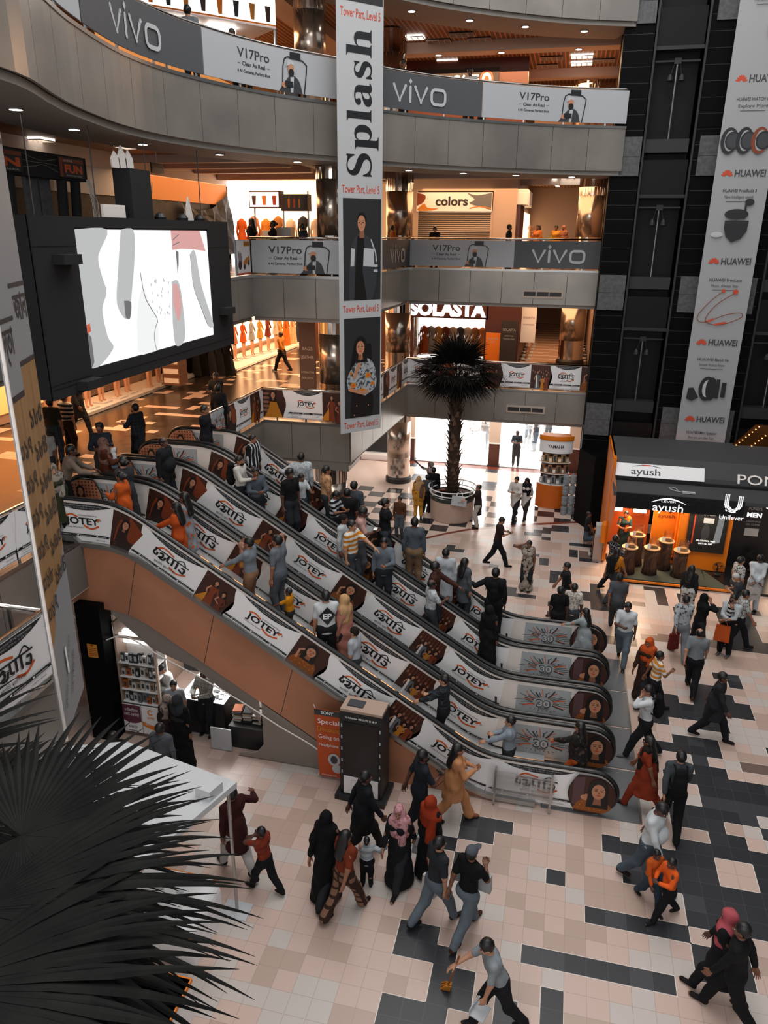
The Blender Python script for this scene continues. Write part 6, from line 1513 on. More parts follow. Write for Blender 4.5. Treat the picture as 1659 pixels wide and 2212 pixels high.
# ------------------------------------------------------------------ fan palms
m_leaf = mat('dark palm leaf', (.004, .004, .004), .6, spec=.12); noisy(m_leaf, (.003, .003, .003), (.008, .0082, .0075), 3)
m_leafb = mat('bright palm edge', hexc('2e302c'), .5)
def fan(mb, hub, axis, nrm, R0, spread=2.5, n=34, seed=0, droop=.25, split=.55, m=None):
    """pleated fan blade: hub, main axis, blade normal"""
    q = random.Random(seed); ax = Vector(axis).normalized(); nr = Vector(nrm); nr = (nr - ax * nr.dot(ax)).normalized(); sd = ax.cross(nr)
    dth = spread * 2 / n
    for i in range(n):
        th = -spread + dth * (i + .5); d = ax * math.cos(th) + sd * math.sin(th); w = d.cross(nr)
        R = R0 * (.78 + .22 * math.cos(th * .6)) * (.9 + .2 * q.random()); V = []; dr = droop * (.7 + .9 * q.random())
        segs = [.0, .2, .4, split, .7, .82, .92, 1.]
        wob = (q.random() - .5) * .16
        for k, f in enumerate(segs):
            hw = R * math.tan(dth / 2) * min(f, split) * 1.02 if f <= split else R * math.tan(dth / 2) * split * 1.02 * max(.04, (1 - (f - split) / (1 - split)) ** .8)
            c = hub + d * R * f + nr * (.02 * R) * (1 - f) - Vector((0, 0, 1)) * dr * R * f ** 3 + w * wob * max(0, f - split) * R
            pl = .35 * hw
            V += [c - w * hw, c + nr * pl, c + w * hw]
        F = []
        for k in range(len(segs) - 1):
            a = 3 * k; F += [(a, a + 1, a + 4, a + 3), (a + 1, a + 2, a + 5, a + 4)]
        mb.add(V, F, m or m_leaf)
def palm(name, label, base, trunk_h, R, nleaf, petiole, lean=0, seed=1, rings=7, tr=.17, trunk=True, up=.9):
    t = thing(name, label, 'palm tree', base); q = random.Random(seed)
    if trunk:
        b = MB(); b.lathe([(tr * .95, 0), (tr * .85, trunk_h * .3), (tr * .8, trunk_h)], mat('palm bark', hexc('3a2a20'), .9), n=14); b.build('trunk', t, smooth=True)
        b = MB(); mbk = mat('leaf base husk', hexc('4a362a'), .9); mb2 = mat('leaf base tip', hexc('7a5f4c'), .9)
        for j in range(int(trunk_h / .155)):
            z = .08 + j * .155
            for k in range(rings):
                a = 2 * pi * (k + .5 * (j % 2)) / rings + .2 * j; d = Vector((math.cos(a), math.sin(a), 0)); s = Vector((-d.y, d.x, 0)); r0 = tr * .8; L = .11 + .03 * q.random()
                p = d * r0 + Vector((0, 0, z)); tip = d * (r0 + L) + Vector((0, 0, z + .16))
                b.add([p - s * .085 - Vector((0, 0, .06)), p + s * .085 - Vector((0, 0, .06)), p + s * .06 + d * .05 + Vector((0, 0, .07)), p - s * .06 + d * .05 + Vector((0, 0, .07)), tip - s * .035, tip + s * .035, tip + d * .03 + Vector((0, 0, .02))], [(0, 1, 2, 3), (3, 2, 5, 4), (4, 5, 6)], mbk if q.random() < .7 else mb2)
        b.build('leaf_bases', t)
    top = Vector((0, 0, trunk_h)); return t, top, q
# tall palm in the planter
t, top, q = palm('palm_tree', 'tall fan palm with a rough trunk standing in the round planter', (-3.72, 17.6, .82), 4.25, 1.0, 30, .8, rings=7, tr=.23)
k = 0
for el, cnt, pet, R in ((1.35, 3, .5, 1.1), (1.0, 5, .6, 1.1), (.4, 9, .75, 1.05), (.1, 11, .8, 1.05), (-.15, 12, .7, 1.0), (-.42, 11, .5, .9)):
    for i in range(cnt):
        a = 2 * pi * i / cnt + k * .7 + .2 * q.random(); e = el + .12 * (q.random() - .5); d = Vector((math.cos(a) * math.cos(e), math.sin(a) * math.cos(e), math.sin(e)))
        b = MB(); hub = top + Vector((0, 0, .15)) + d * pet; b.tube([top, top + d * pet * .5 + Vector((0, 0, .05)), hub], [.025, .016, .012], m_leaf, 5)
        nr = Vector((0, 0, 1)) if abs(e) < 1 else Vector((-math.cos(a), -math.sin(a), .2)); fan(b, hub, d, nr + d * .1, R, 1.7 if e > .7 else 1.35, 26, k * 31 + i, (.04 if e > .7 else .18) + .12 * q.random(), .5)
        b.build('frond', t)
    k += 1
# planter with rail
t = thing('planter', 'round cream planter with a curved steel rail, holding the tall palm', 'planter', (-3.7, 17.52, 0))
b = MB(); b.lathe([(.77, 0), (.79, .04), (.81, .86), (.74, .86), (.74, .72), (.02, .72)], mat('cream planter shell', hexc('b79c8e'), .4), n=48); b.build('tub', t, smooth=False)
b = MB(); b.lathe([(.735, .73), (.7, .8), (.3, .84), (.02, .84)], mat('dark planting', hexc('1c1f1a'), .95, spec=0.), n=32); b.build('soil', t)
b = MB(); b.lathe([(.815, .78), (.82, .93), (.76, .93)], mat('dark rim', hexc('2c3330'), .4), n=48, cap=False); b.build('rim', t)
for z, r in ((1.02, .83), (1.2, .88)):
    b = MB(); b.tube([(r * math.cos(2 * pi * i / 48), r * math.sin(2 * pi * i / 48), z) for i in range(48)], .022, P_white, 6, closed=True); b.build('guard_rail', t, smooth=True)
for i in range(10): a = 2 * pi * i / 10; b = MB(); b.tube([(.79 * math.cos(a), .79 * math.sin(a), .93), (.83 * math.cos(a), .83 * math.sin(a), 1.02), (.88 * math.cos(a), .88 * math.sin(a), 1.2)], .014, P_white, 5); b.build('bracket', t)
b = MB(); b.box(-.27, -.03, -.36, .27, .03, 0, P_lgrey); b.tube([(-.1, 0, 0), (-.08, 0, .13), (0, 0, .18), (.08, 0, .13), (.1, 0, 0)], .012, P_white, 5)
A = Art(); A.text('JOTEY', 0, 0, .08, P_dgrey, 'c'); A.bake(plane_fn((.08, -.035, -.25), (1, 0, 0)), b); o = b.build('paper_bag'); o.location = (-3.32, 16.68, 1.12); o.rotation_euler = (0, .1, .1); tag(o, 'white paper bag hung on the planter rail', 'bag')
tag(MB().cyl((-.1, 0, 0), (.1, 0, 0), .05, .03, P_rust, 10).build('rust_cloth', None, (-4.1, 17.85, .9)), 'rust-coloured bundle lying on the planter rim', 'bundle')
# big palm close to the viewer, lower left
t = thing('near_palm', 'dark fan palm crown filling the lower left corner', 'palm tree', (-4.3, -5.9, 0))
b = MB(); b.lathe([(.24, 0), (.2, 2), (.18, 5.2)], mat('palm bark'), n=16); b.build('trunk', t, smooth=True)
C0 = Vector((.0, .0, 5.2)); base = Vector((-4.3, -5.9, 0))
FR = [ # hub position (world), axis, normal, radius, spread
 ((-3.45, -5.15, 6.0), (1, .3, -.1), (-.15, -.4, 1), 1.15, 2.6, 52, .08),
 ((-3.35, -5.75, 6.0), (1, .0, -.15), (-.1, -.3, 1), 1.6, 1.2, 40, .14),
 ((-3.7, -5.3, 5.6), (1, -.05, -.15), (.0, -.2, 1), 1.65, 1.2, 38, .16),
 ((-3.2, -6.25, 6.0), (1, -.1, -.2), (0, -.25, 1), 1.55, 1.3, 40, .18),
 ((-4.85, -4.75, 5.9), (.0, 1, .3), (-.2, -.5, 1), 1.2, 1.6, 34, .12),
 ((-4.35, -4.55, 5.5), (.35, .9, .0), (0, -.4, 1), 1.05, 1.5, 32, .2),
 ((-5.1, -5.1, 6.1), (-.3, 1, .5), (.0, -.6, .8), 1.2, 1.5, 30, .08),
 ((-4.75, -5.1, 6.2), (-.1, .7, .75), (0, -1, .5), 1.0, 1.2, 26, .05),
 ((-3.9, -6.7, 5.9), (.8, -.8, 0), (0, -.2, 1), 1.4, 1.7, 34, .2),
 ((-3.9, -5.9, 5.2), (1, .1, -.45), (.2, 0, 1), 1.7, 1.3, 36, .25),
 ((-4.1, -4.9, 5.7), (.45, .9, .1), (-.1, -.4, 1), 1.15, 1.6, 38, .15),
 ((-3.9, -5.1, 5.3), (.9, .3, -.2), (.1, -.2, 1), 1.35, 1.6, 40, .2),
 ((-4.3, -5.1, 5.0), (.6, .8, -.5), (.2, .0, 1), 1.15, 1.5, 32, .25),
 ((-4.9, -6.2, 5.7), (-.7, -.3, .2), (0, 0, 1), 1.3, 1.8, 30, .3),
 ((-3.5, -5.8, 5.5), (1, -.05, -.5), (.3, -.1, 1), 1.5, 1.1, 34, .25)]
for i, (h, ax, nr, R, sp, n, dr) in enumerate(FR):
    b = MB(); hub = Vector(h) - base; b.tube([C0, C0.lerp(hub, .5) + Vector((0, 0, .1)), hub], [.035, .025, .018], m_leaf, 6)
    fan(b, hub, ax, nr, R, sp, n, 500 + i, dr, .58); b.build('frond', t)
# ------------------------------------------------------------------ orange booth with the black shop next to it
m_or = mat('vivid orange board', hexc('e07808'), .5); m_roof = mat('dark roof felt', hexc('3a3b3d'), .7); m_turf = mat('black turf', hexc('08090a'), .95)
m_logn = mat('log bark', hexc('3a2318'), .9); noisy(m_logn, hexc('1e120c'), hexc('5a3822'), 8, vscale=(1, 1, .3), dist=1.5); m_cut = mat('cut wood', hexc('c89a6c'), .6)
m_white_e = mat('lit white sign', (1, 1, 1), emit=(1, 1, 1), es=.9); m_warm_e = mat('warm lit panel', (1, .8, .6), emit=(1, .75, .5), es=6)
t = thing('booth', 'orange and black promotion booth with a dark sloping roof', 'booth')
b = MB(); b.box(1.58, 14.55, .1, 1.68, 17.4, 3.5, m_or); b.add([(1.56, 14.9, 3.5), (1.56, 17.4, 3.5), (1.72, 13.5, 2.75), (1.72, 13.5, 2.4), (1.62, 14.6, 0.1), (1.66, 14.6, 0.1)], [(0, 1, 4), (0, 4, 3, 2)], m_or); b.build('side_wall', t)
b = MB(); b.prism([(13.5, 2.76), (14.55, 2.86), (14.6, 3.05), (14.9, 3.5), (17.4, 3.5), (17.4, 3.4), (14.7, 2.72), (13.5, 2.66)], 1.62, 8.5, m_roof, 'x'); roof = b.build('roof', t)
b = MB(); b.box(1.7, 13.44, 2.32, 5.2, 13.52, 2.78, m_turf)
for i in range(520): x = 1.7 + 3.5 * rnd.random(); z = 2.3 + .46 * rnd.random(); b.add([(x, 13.44, z), (x + .02, 13.44, z), (x + .03 * (rnd.random() - .5), 13.4, z - .05)], [(0, 1, 2)], m_turf)
turf = b.build('turf_fascia', t)
def arc_art(A, m, w=1.0, h=.14, th=.045): A.stroke([(w * (i / 12 - .5), h * math.sin(pi * i / 12)) for i in range(13)], [th * math.sin(pi * (i + .3) / 12.6) + .004 for i in range(13)], m)
A = Art(); arc_art(A, m_white_e, 1.25, .17); A.text('LEVER', 0, .02, .1, m_white_e, 'c', width=.5); A.text('ayush', 0, -.3, .42, m_white_e, 'c', width=1.1, bold=.01); A = Art(); arc_art(A, m_white_e, .95, .13); A.text('LEVER', 0, .02, .08, m_white_e, 'c', width=.4); A.text('ayush', 0, -.25, .34, m_white_e, 'c', width=.84); decal(A, 'lit_name', turf, (3.15, 13.36, 2.6), (1, 0, 0))
A = Art(); U = [(-.22, .5), (-.22, .12), (-.14, -.05), (0, -.1), (.14, -.05), (.22, .12), (.22, .5)]
m_dots = mat('lit lacework', (1, 1, 1), emit=(1, 1, 1), es=.8)
for i in range(60):
    f = i / 59 * (len(U) - 1); j = min(int(f), len(U) - 2); p = Vector(U[j]).lerp(Vector(U[j + 1]), f - j)
    for w in (-.06, 0, .06): A.ell(p.x + (w if abs(p.x) > .12 else 0), p.y + (w if abs(p.x) <= .16 else 0), .018 + .008 * rnd.random(), .015 + .01 * rnd.random(), m_dots, 6)
A.text('Unilever', 0, -.42, .26, m_white_e, 'c', width=.85); B_ = Art(); B_.sub(A, sc=.76); decal(B_, 'lit_emblem', turf, (4.86, 13.36, 2.62), (1, 0, 0))
# white roof sign, reading up the slope
A = Art(); A.rect(0, 0, 2.55, .42, P_white); A.text('ayush', .45, .08, .3, P_dgrey, 'l', width=.85, bold=.01); A.stroke(spline([(.5, .33), (.9, .39), (1.3, .33)]), .02, P_dgrey); A.rect(.75, .36, 1.0, .4, P_red)
decal(A, 'roof_sign', roof, (1.68, 14.5, 2.98), (1, 0, 0), (0, .3, .45))
A = Art(); A.text("POND'S", 0, 0, .42, P_cream, 'l', width=1.9, bold=.005); decal(A, 'roof_lettering', roof, (5.15, 14.5, 3.0), (1, 0, 0), (0, .3, .45))
b = MB(); b.box(1.7, 14.46, 2.86, 8.5, 14.54, 2.93, matblack); b.build('gutter', t)
# interior: back wall, orange column, screen wall
b = MB(); b.box(1.68, 16.2, .1, 3.05, 16.3, 2.7, mat('orange timber lining', hexc('8a3c10'), .5)); b.box(3.0, 14.9, .1, 3.75, 15.0, 2.75, m_or); b.box(3.75, 14.6, .1, 5.25, 14.75, 2.75, m_or); b.box(3.7, 14.75, .1, 3.8, 15.0, 2.7, m_or); bw = b.build('back_wall', t)
A = Art(); arc_art(A, P_rust, .5, .09, .02); A.text('LEVER', 0, .01, .05, P_rust, 'c', width=.22); A.text('ayush', 0, -.14, .2, P_rust, 'c', width=.5, bold=.01); decal(A, 'inner_name', bw, (3.38, 14.89, 1.75), (1, 0, 0))
b = MB(); b.box(4.0, 14.52, .72, 5.1, 14.6, 2.3, matblack)
A = Art(); A.text('MEN', .55, 1.45, .13, m_white_e, 'c', width=.3, bold=.03); A.text('LIGHTNING', .55, 1.3, .07, P_lgrey, 'c', width=.32); A.text('OIL CLEAR', .55, 1.2, .07, P_lgrey, 'c', width=.32); A.rect(.4, .95, .7, 1.12, P_lgrey)
A.poly([(.75, .3), (.95, .35), (1.0, 1.5), (.85, 1.5)], mat('screen silver', (0, 0, 0), emit=(.8, .8, .82), es=.25)); A.rect(.13, .25, .17, 1.4, P_red); A.ell(.5, .62, .12, .3, P_dgrey)
A.text('OIL CONTROL THAT', .55, .35, .07, m_white_e, 'c', width=.55, bold=.02); A.text('LASTS ALL DAY', .55, .26, .07, m_white_e, 'c', width=.4, bold=.02); A.rect(.0, 1.53, .35, 1.57, m_white_e); A.rect(.85, 1.53, 1.08, 1.57, m_white_e)
A.bake(plane_fn((4.0, 14.515, .73), (1, 0, 0)), b); b.build('display_screen', t)
for x, z in ((1.95, 1.9), (2.7, 1.9), (1.95, 1.35), (2.7, 1.35)): b = MB(); b.box(x - .2, 15.9, z, x + .2, 16.15, z + .28, m_warm_e); b.build('lit_shelf', t)
b = MB(); b.box(2.15, 13.3, .1, 4.55, 14.9, .14, mat('green floor mat', hexc('3a3e34'), .9)); b.box(2.1, 13.25, 0, 4.6, 17.4, .1, m_turf); b.box(2.1, 13.22, .06, 5.2, 13.26, .12, m_or); b.add([(4.55, 13.3, .11), (5.2, 13.3, .11), (4.6, 14.6, .11)], [(0, 1, 2)], mat('green floor mat')); b.box(4.6, 13.3, 0, 9, 17.4, .08, mat('black shop floor', hexc('141517'), .3)); b.build('platform', t)
area('booth_light', (2.7, 15.0, 2.5), 1.2, 170, (1, .72, .45)); area('booth_light', (4.4, 13.9, 2.3), .8, 30, (1, .8, .6))
# tree stump tables with glass jars
def stump(x, y, h, lab, seed):
    q = random.Random(seed); t = thing('log_table', lab, 'table', (x, y, .14), 0, 'log tables with glass jars in the orange booth'); b = MB()
    b.lathe([(.23 + .02 * q.random(), 0), (.2, h * .3), (.19 + .02 * q.random(), h * .7), (.21, h - .03)], m_logn, n=14); lg = b.build('log', t, smooth=True)
    b = MB(); b.lathe([(.235, h - .03), (.24, h)], m_cut, n=20); b.build('cut_top', lg)
    j = thing('glass_jar', 'clear glass jar with a small display on ' + lab, 'jar', (x + .04, y, .14 + h), 0, 'glass jars on the log tables')
    b = MB(); b.lathe([(.14, 0), (.14, .3), (.135, .3), (.135, .01)], m_glass, n=20); b.build('jar_wall', j); b = MB(); b.box(-.08, -.05, .01, .08, .05, .09, m_cut); b.build('contents', j)
    c = MB(); c.box(x - .16, y - .12, .14 + h, x - .07, y - .115, .14 + h + .15, P_white); tag(c.build('price_card'), 'white card by the jar on ' + lab, 'card')
stump(2.3, 13.75, .85, 'the leftmost log table', 1); stump(2.55, 14.45, 1.0, 'the log table furthest back', 2); stump(2.95, 13.85, .85, 'the log table with the light bark patch', 3); stump(3.4, 14.3, .95, 'the dark log table in the middle', 4); stump(3.8, 13.85, .85, 'the rightmost log table', 5)
person(2.2, 15.1, .1, math.radians(170), 'smiling attendant in a teal blouse and orange sash inside the booth', 1.58, top='dress', tc='1e3a3c', hair='bun', sc='c0621a', sleeve='short', vox=.02, arms=('front', 'front'))
def fan_dev(x, y, lab, r=.2):
    t = thing('standing_fan', lab, 'fan', (x, y, .12)); b = MB()
    for k in range(8): b.tube([(r * math.cos(a) * (1 - k * .1), -.06 + .01 * k * (8 - k) * .3, r + .08 + r * math.sin(a) * (1 - k * .1)) for a in [2 * pi * i / 20 for i in range(20)]], .004, matblack, 4, closed=True)
    b.build('guard', t); b = MB()
    for k in range(3): a = 2 * pi * k / 3; b.add([(0, 0, r + .08), (r * .8 * math.cos(a), .02, r + .08 + r * .8 * math.sin(a)), (r * .7 * math.cos(a + .6), -.02, r + .08 + r * .7 * math.sin(a + .6))], [(0, 1, 2)], matblack)
    b.build('blades', t); b = MB(); b.cyl((0, .05, 0), (0, .05, r + .08), .02, .02, matblack); b.lathe([(.12, 0), (.1, .03)], matblack, n=12); b.build('stand', t)
fan_dev(5.0, 14.35, 'small black fan standing at the foot of the orange screen wall', .17); fan_dev(3.72, 14.75, 'black round fan standing behind the log tables', .22); fan_dev(6.1, 14.9, 'large dark fan in front of the black shop', .3)
t = thing('power_strip', 'small white power strip with a curled cable on the booth roof', 'power strip'); b = MB(); b.box(3.55, 13.75, 2.8, 3.9, 13.85, 2.85, P_lgrey); b.build('socket_block', t); b = MB(); b.tube(spline([(3.55, 13.8, 2.83), (3.3, 13.9, 2.84), (3.2, 14.05, 2.86), (3.35, 14.1, 2.86), (3.45, 13.9, 2.84)]), .01, P_lgrey, 5); b.build('cable', t)
# the black shop on the right
t = thing('black_shop', 'black cosmetics shop with a round NEW sign beside the orange booth', 'shop'); b = MB()
b.box(5.25, 15.2, .08, 9, 15.3, 2.75, mat('black shop wall', hexc('0a0a0c'), .3)); b.box(5.25, 14.6, 2.6, 9, 14.66, 2.68, P_cream); b.box(6.75, 15.0, .1, 6.85, 15.3, 2.4, m_warm_e)
b.box(6.85, 15.1, .1, 8.6, 15.2, 2.35, mat('pink lit cabinet', hexc('c89a90'), emit=hexc('e0b0a4'), es=.8)); b.build('back_wall', t)
A = Art(); A.text("POND'S", 0, .35, .13, P_lgrey, 'c', width=.38, bold=.02); A.text('MEN', 0, .12, .2, m_white_e, 'c', width=.42, bold=.04); A.text('LIGHTNING', 0, -.05, .08, P_lgrey, 'c', width=.4); A.text('OIL CLEAR', 0, -.15, .08, P_lgrey, 'c', width=.4); A.rect(-.2, -.5, .2, -.25, P_lgrey)
A.ell(.42, .6, .2, .2, mat('lit disc', (1, 1, 1), emit=(1, .98, .95), es=1.2)); A.text('NEW', .42, .55, .14, P_dgrey, 'c', width=.3, bold=.02); decal(A, 'lit_sign', t, (5.95, 15.19, 1.65), (1, 0, 0))
A = Art(); A.rect(0, .25, 1.1, .5, P_black); A.text("POND'S", .5, .3, .15, m_white_e, 'c', width=.7)
for i in range(5):
    for j in range(4): A.poly([(.1 + .2 * i, -.1 - .3 * j), (.22 + .2 * i, -.1 - .3 * j), (.19 + .2 * i, -.3 - .3 * j), (.13 + .2 * i, -.3 - .3 * j)], P_black)
decal(A, 'shelf_goods', t, (7.1, 15.09, 1.7), (1, 0, 0))
# seat, boxes, bottles left of the booth
t = thing('seat', 'low black stool in the dark left of the orange booth', 'stool', (1.22, 16.1, 0)); b = MB(); b.box(-.2, -.2, .4, .2, .2, .45, black); b.build('seat_pad', t)
for sx in (-.17, .17):
    for sy in (-.17, .17): b = MB(); b.cyl((sx, sy, 0), (sx, sy, .4), .015, .015, black, 6); b.build('leg', t)
t = thing('hand_truck', 'orange and black folding trolley left of the booth', 'trolley', (1.35, 15.3, 0)); b = MB(); b.box(-.05, -.35, .12, .02, .2, .85, m_or); b.build('frame_plate', t)
for y in (-.3, .15): b = MB(); b.cyl((-.1, y, .08), (-.06, y, .08), .08, .08, black, 12); b.build('wheel', t)
t = thing('counter_box', 'pale box counter standing left of the booth', 'counter', (1.45, 14.95, 0)); b = MB(); b.box(-.15, -.3, 0, .12, .35, .85, mat('pale counter', hexc('a08e84'), .5)); b.build('cabinet', t)
tag(MB().box(1.32, 14.75, .86, 1.55, 15.1, 1.2, P_lgrey).build('jerrycan'), 'white jerrycan on the pale box counter', 'can')
g = MB(); g.lathe([(.1, 0), (.1, .6), (.06, .7), (.02, .72)], m_or, (1.55, 14.5, .75), 14); tag(g.build('gas_cylinder'), 'long orange cylinder strapped to the side of the booth', 'cylinder')
def bottle(x, y, z): 
    b = MB(); b.lathe([(.11, 0), (.12, .04), (.12, .14), (.11, .17), (.12, .2), (.12, .3), (.04, .36), (.04, .4)], mat('clear water jar', hexc('8a949a'), .15, spec=.6, alpha=.75), n=12); o = b.build('water_bottle', None, (x, y, z)); return o
for k in range(4):
    for j in range(2):
        tag(bottle(.33 + .24 * j, 18.85 + .1 * j, .4 * k), 'large clear water bottle in the stack beside the dark tower wall', 'bottle', 'water bottles stacked at the dark wall')
# gilded ramp behind
t = thing('lit_ramp', 'gilded glass ramp side glowing behind the booth roof', 'ramp'); m_gold = mat('gilded glass', hexc('5a3410'), .2, .6)
b = MB(); b.add([(5.0, 17.2, 3.0), (7.5, 17.2, 3.0), (7.5, 17.2, 4.2), (6.0, 17.2, 4.2)], [(0, 1, 2, 3)], m_gold); b.add([(5.0, 17.25, 3.0), (7.5, 17.25, 3.0), (7.5, 17.25, 4.2), (6.0, 17.25, 4.2)], [(3, 2, 1, 0)], m_gold); b.build('glass_side', t)
m_ge = mat('gold light string', (1, .6, .2), emit=(1, .5, .15), es=4)
for x0, x1 in ((5.1, 6.1), (5.55, 6.6)):
    b = MB(); [b.lathe([(.0, -.02), (.022, 0), (0, .02)], m_ge, (x0 + (x1 - x0) * i / 12, 17.15, 3.05 + 1.1 * i / 12), 6) for i in range(13)]; b.build('light_string', t)
# ------------------------------------------------------------------ product stand by the doors
t = thing('display_stand', 'curved orange and white display stand full of boxes near the doors', 'display stand', (-.15, 19.9, 0)); b = MB()
AR = [( .75 * math.sin(a) - .0, -.75 * math.cos(a) * .8) for a in [(-.95 + 1.9 * i / 12) for i in range(13)]]
for (z0, z1, m, s) in ((.03, .95, mat('orange stand front', hexc('c05c10'), .4), 1.), (2.2, 2.7, P_white, 1.)):
    q = MB(); q.wall([(x * s, y * s) for x, y in AR], z0, z1, .04, m); q.build('curved_front', t, smooth=False)
q = MB(); q.prism(AR + [(.45, .4), (-.45, .4)], .95, .98, P_cream); [q.prism([(x * .97, y * .97) for x, y in AR] + [(.43, .38), (-.43, .38)], z, z + .02, P_cream) for z in (1.38, 1.8, 2.2)]; q.build('shelves', t)
q = MB(); q.prism([(x * 1.04, y * 1.04) for x, y in AR] + [(.5, .5), (-.5, .5)], 2.68, 2.72, m_or); q.wall([(x * 1.04, y * 1.04) for x, y in AR], 2.7, 2.85, .05, m_or); q.build('top_tray', t)
q = MB(); q.box(-.5, .38, .03, .5, .42, 2.7, mat('stand back', hexc('4a2a1a'), .5)); q.build('back_panel', t)
A = Art(); A.text('YAMAHA', 0, 0, .16, P_black, 'c', width=.6, bold=.02); f0 = plane_fn((0, 0, 0), (1, 0, 0)); q = MB(); A.bake(lambda u, v, h: (.775 * math.sin(u / .75), -.775 * .8 * math.cos(u / .75) - .01 - h, 2.42 + v), q); q.build('name_print', t)
for j, z in enumerate((.99, 1.41, 1.83)):
    for i in range(7):
        a = -.75 + .25 * i; q = MB(); c = [hexc('8a8e90'), hexc('a07050'), hexc('b08a5c')][j]; m = mat('carton %d' % j, c, .6); h = .2 + .12 * ((i + j) % 2)
        q.box(-.07, -.06, 0, .07, .06, h, m); q.box(-.05, -.062, .04, .05, -.06, h - .04, P_dgrey if (i + j) % 2 else P_cream)
        o = q.build('product_box', None, (-.15 + .62 * math.sin(a), 19.9 - .62 * .8 * math.cos(a), z)); o.rotation_euler = (0, 0, a); tag(o, ['small dark-fronted box on the lowest shelf of the orange stand', 'box on the middle shelf of the orange stand', 'brown carton on the top shelf of the orange stand'][j], 'box', 'boxes in the orange display stand')
# ------------------------------------------------------------------ shops and walls behind the galleries
m_wall = mat('warm plaster', hexc('a58c7c'), .7); m_brn = mat('chestnut panel', hexc('4a2416'), .4); m_crm = mat('cream panel', hexc('b9a392'), .5)
e_wht = mat('white shop light', (1, 1, 1), emit=(1, .97, .93), es=3.2); e_wrm = mat('warm shop light', (1, .85, .6), emit=(1, .62, .32), es=3.0); e_org = mat('orange lit wall', (1, .5, .2), emit=(1, .42, .12), es=.55)
b = MB(); b.box(-34, 43.8, 0, 1.2, 44, 17, m_wall); b.box(.95, 20.7, 0, 1.15, 44, 17, m_wall); b.box(-34, -9, 0, -33.8, 44, 17, m_wall); struct(b.build('wall_back'))
# ground floor: bright phone shop behind the brown piers
b = MB(); b.add([(-9.2, 24.4, .0), (1, 24.4, .0), (1, 33, .0), (-9.2, 33, .0)], [(0, 1, 2, 3)], mat('white shop floor', (.8, .8, .78), .3)); b.box(-9.2, 33, 0, 1, 33.2, 3.4, mat('white shop wall', (.8, .8, .8), .5)); struct(b.build('floor_shop'))
for x, l in ((-6.72, 'left'), (-2.85, 'middle'), (.62, 'right')):
    t = thing('shop_pier', 'brown and cream pier of the bright ground floor shop, the %s one' % l, 'pier', (x, 24.5, 0)); q = MB(); q.box(-.24, -.1, .05, .24, .3, 1.05, m_brn); q.build('lower_panel', t); q = MB(); q.box(-.24, -.1, 1.1, .24, .3, 3.3, m_crm); q.box(-.27, -.13, 1.05, .27, .3, 1.1, P_cream); q.build('upper_panel', t); q = MB(); q.box(-.28, -.14, 0, .28, .3, .06, black); q.build('plinth', t)
for x0, x1, n in ((-6.48, -3.1, 1), (-2.6, .5, 2)):
    q = MB(); q.box(x0, 24.42, .02, x1, 24.44, 3.3, m_glass); q.box(x0, 24.4, 0, x1, 24.46, .03, steel); struct(q.build('window_%d' % n))
def counter(x, y, w, d, h, lab, m, top=None, z=0):
    t = thing('display_counter', lab, 'counter', (x, y, z)); q = MB(); q.box(-w/2, -d/2, 0, w/2, d/2, h, m); q.build('cabinet', t); q = MB(); q.box(-w/2 - .02, -d/2 - .02, h, w/2 + .02, d/2 + .02, h + .04, top or P_white); q.build('worktop', t); return t
t = counter(-4.6, 27.2, 2.2, .8, .9, 'white phone counter in the bright shop behind the palm trunk', mat('white shop wall')); A = Art(); A.text('SAMSUNG', 0, 0, .14, P_dgrey, 'c', bold=.02, width=.8); decal(A, 'name_print', t, (-.1, -.42, .5), (1, 0, 0))
q = MB()
for k in range(4): q.lathe([(.0, -.14), (.14, 0), (0, .14)], P_cream if k % 2 else m_or, (-4.3 + .3 * k, 27.2, 1.2 + .1 * k), 12)
tag(q.build('balloon_display'), 'cluster of white and orange balls on the phone counter', 'decoration')
area('shop_light', (-4, 28.5, 3.3), 9, 950, (1, 1, 1), sy=7)
b = MB(); [b.box(-9 + 2.4 * k, 25.5, 3.32, -7 + 2.4 * k, 32, 3.38, e_wht) for k in range(4)]; struct(b.build('ceiling_shop'))
# white stair side and dark recess left of the ground floor doors
b = MB(); b.box(-12, 24.4, 0, -7.5, 24.6, 3.4, mat('white shop wall')); b.prism([(-8.9, 24.0), (-6.95, 24.0), (-6.95, 24.38), (-8.9, 24.38)], 0, .25, P_cream); b.add([(-8.8, 24.37, .3), (-7.5, 24.37, .3), (-7.5, 24.37, 2.2)], [(0, 1, 2)], black); struct(b.build('wall_ground_left'))
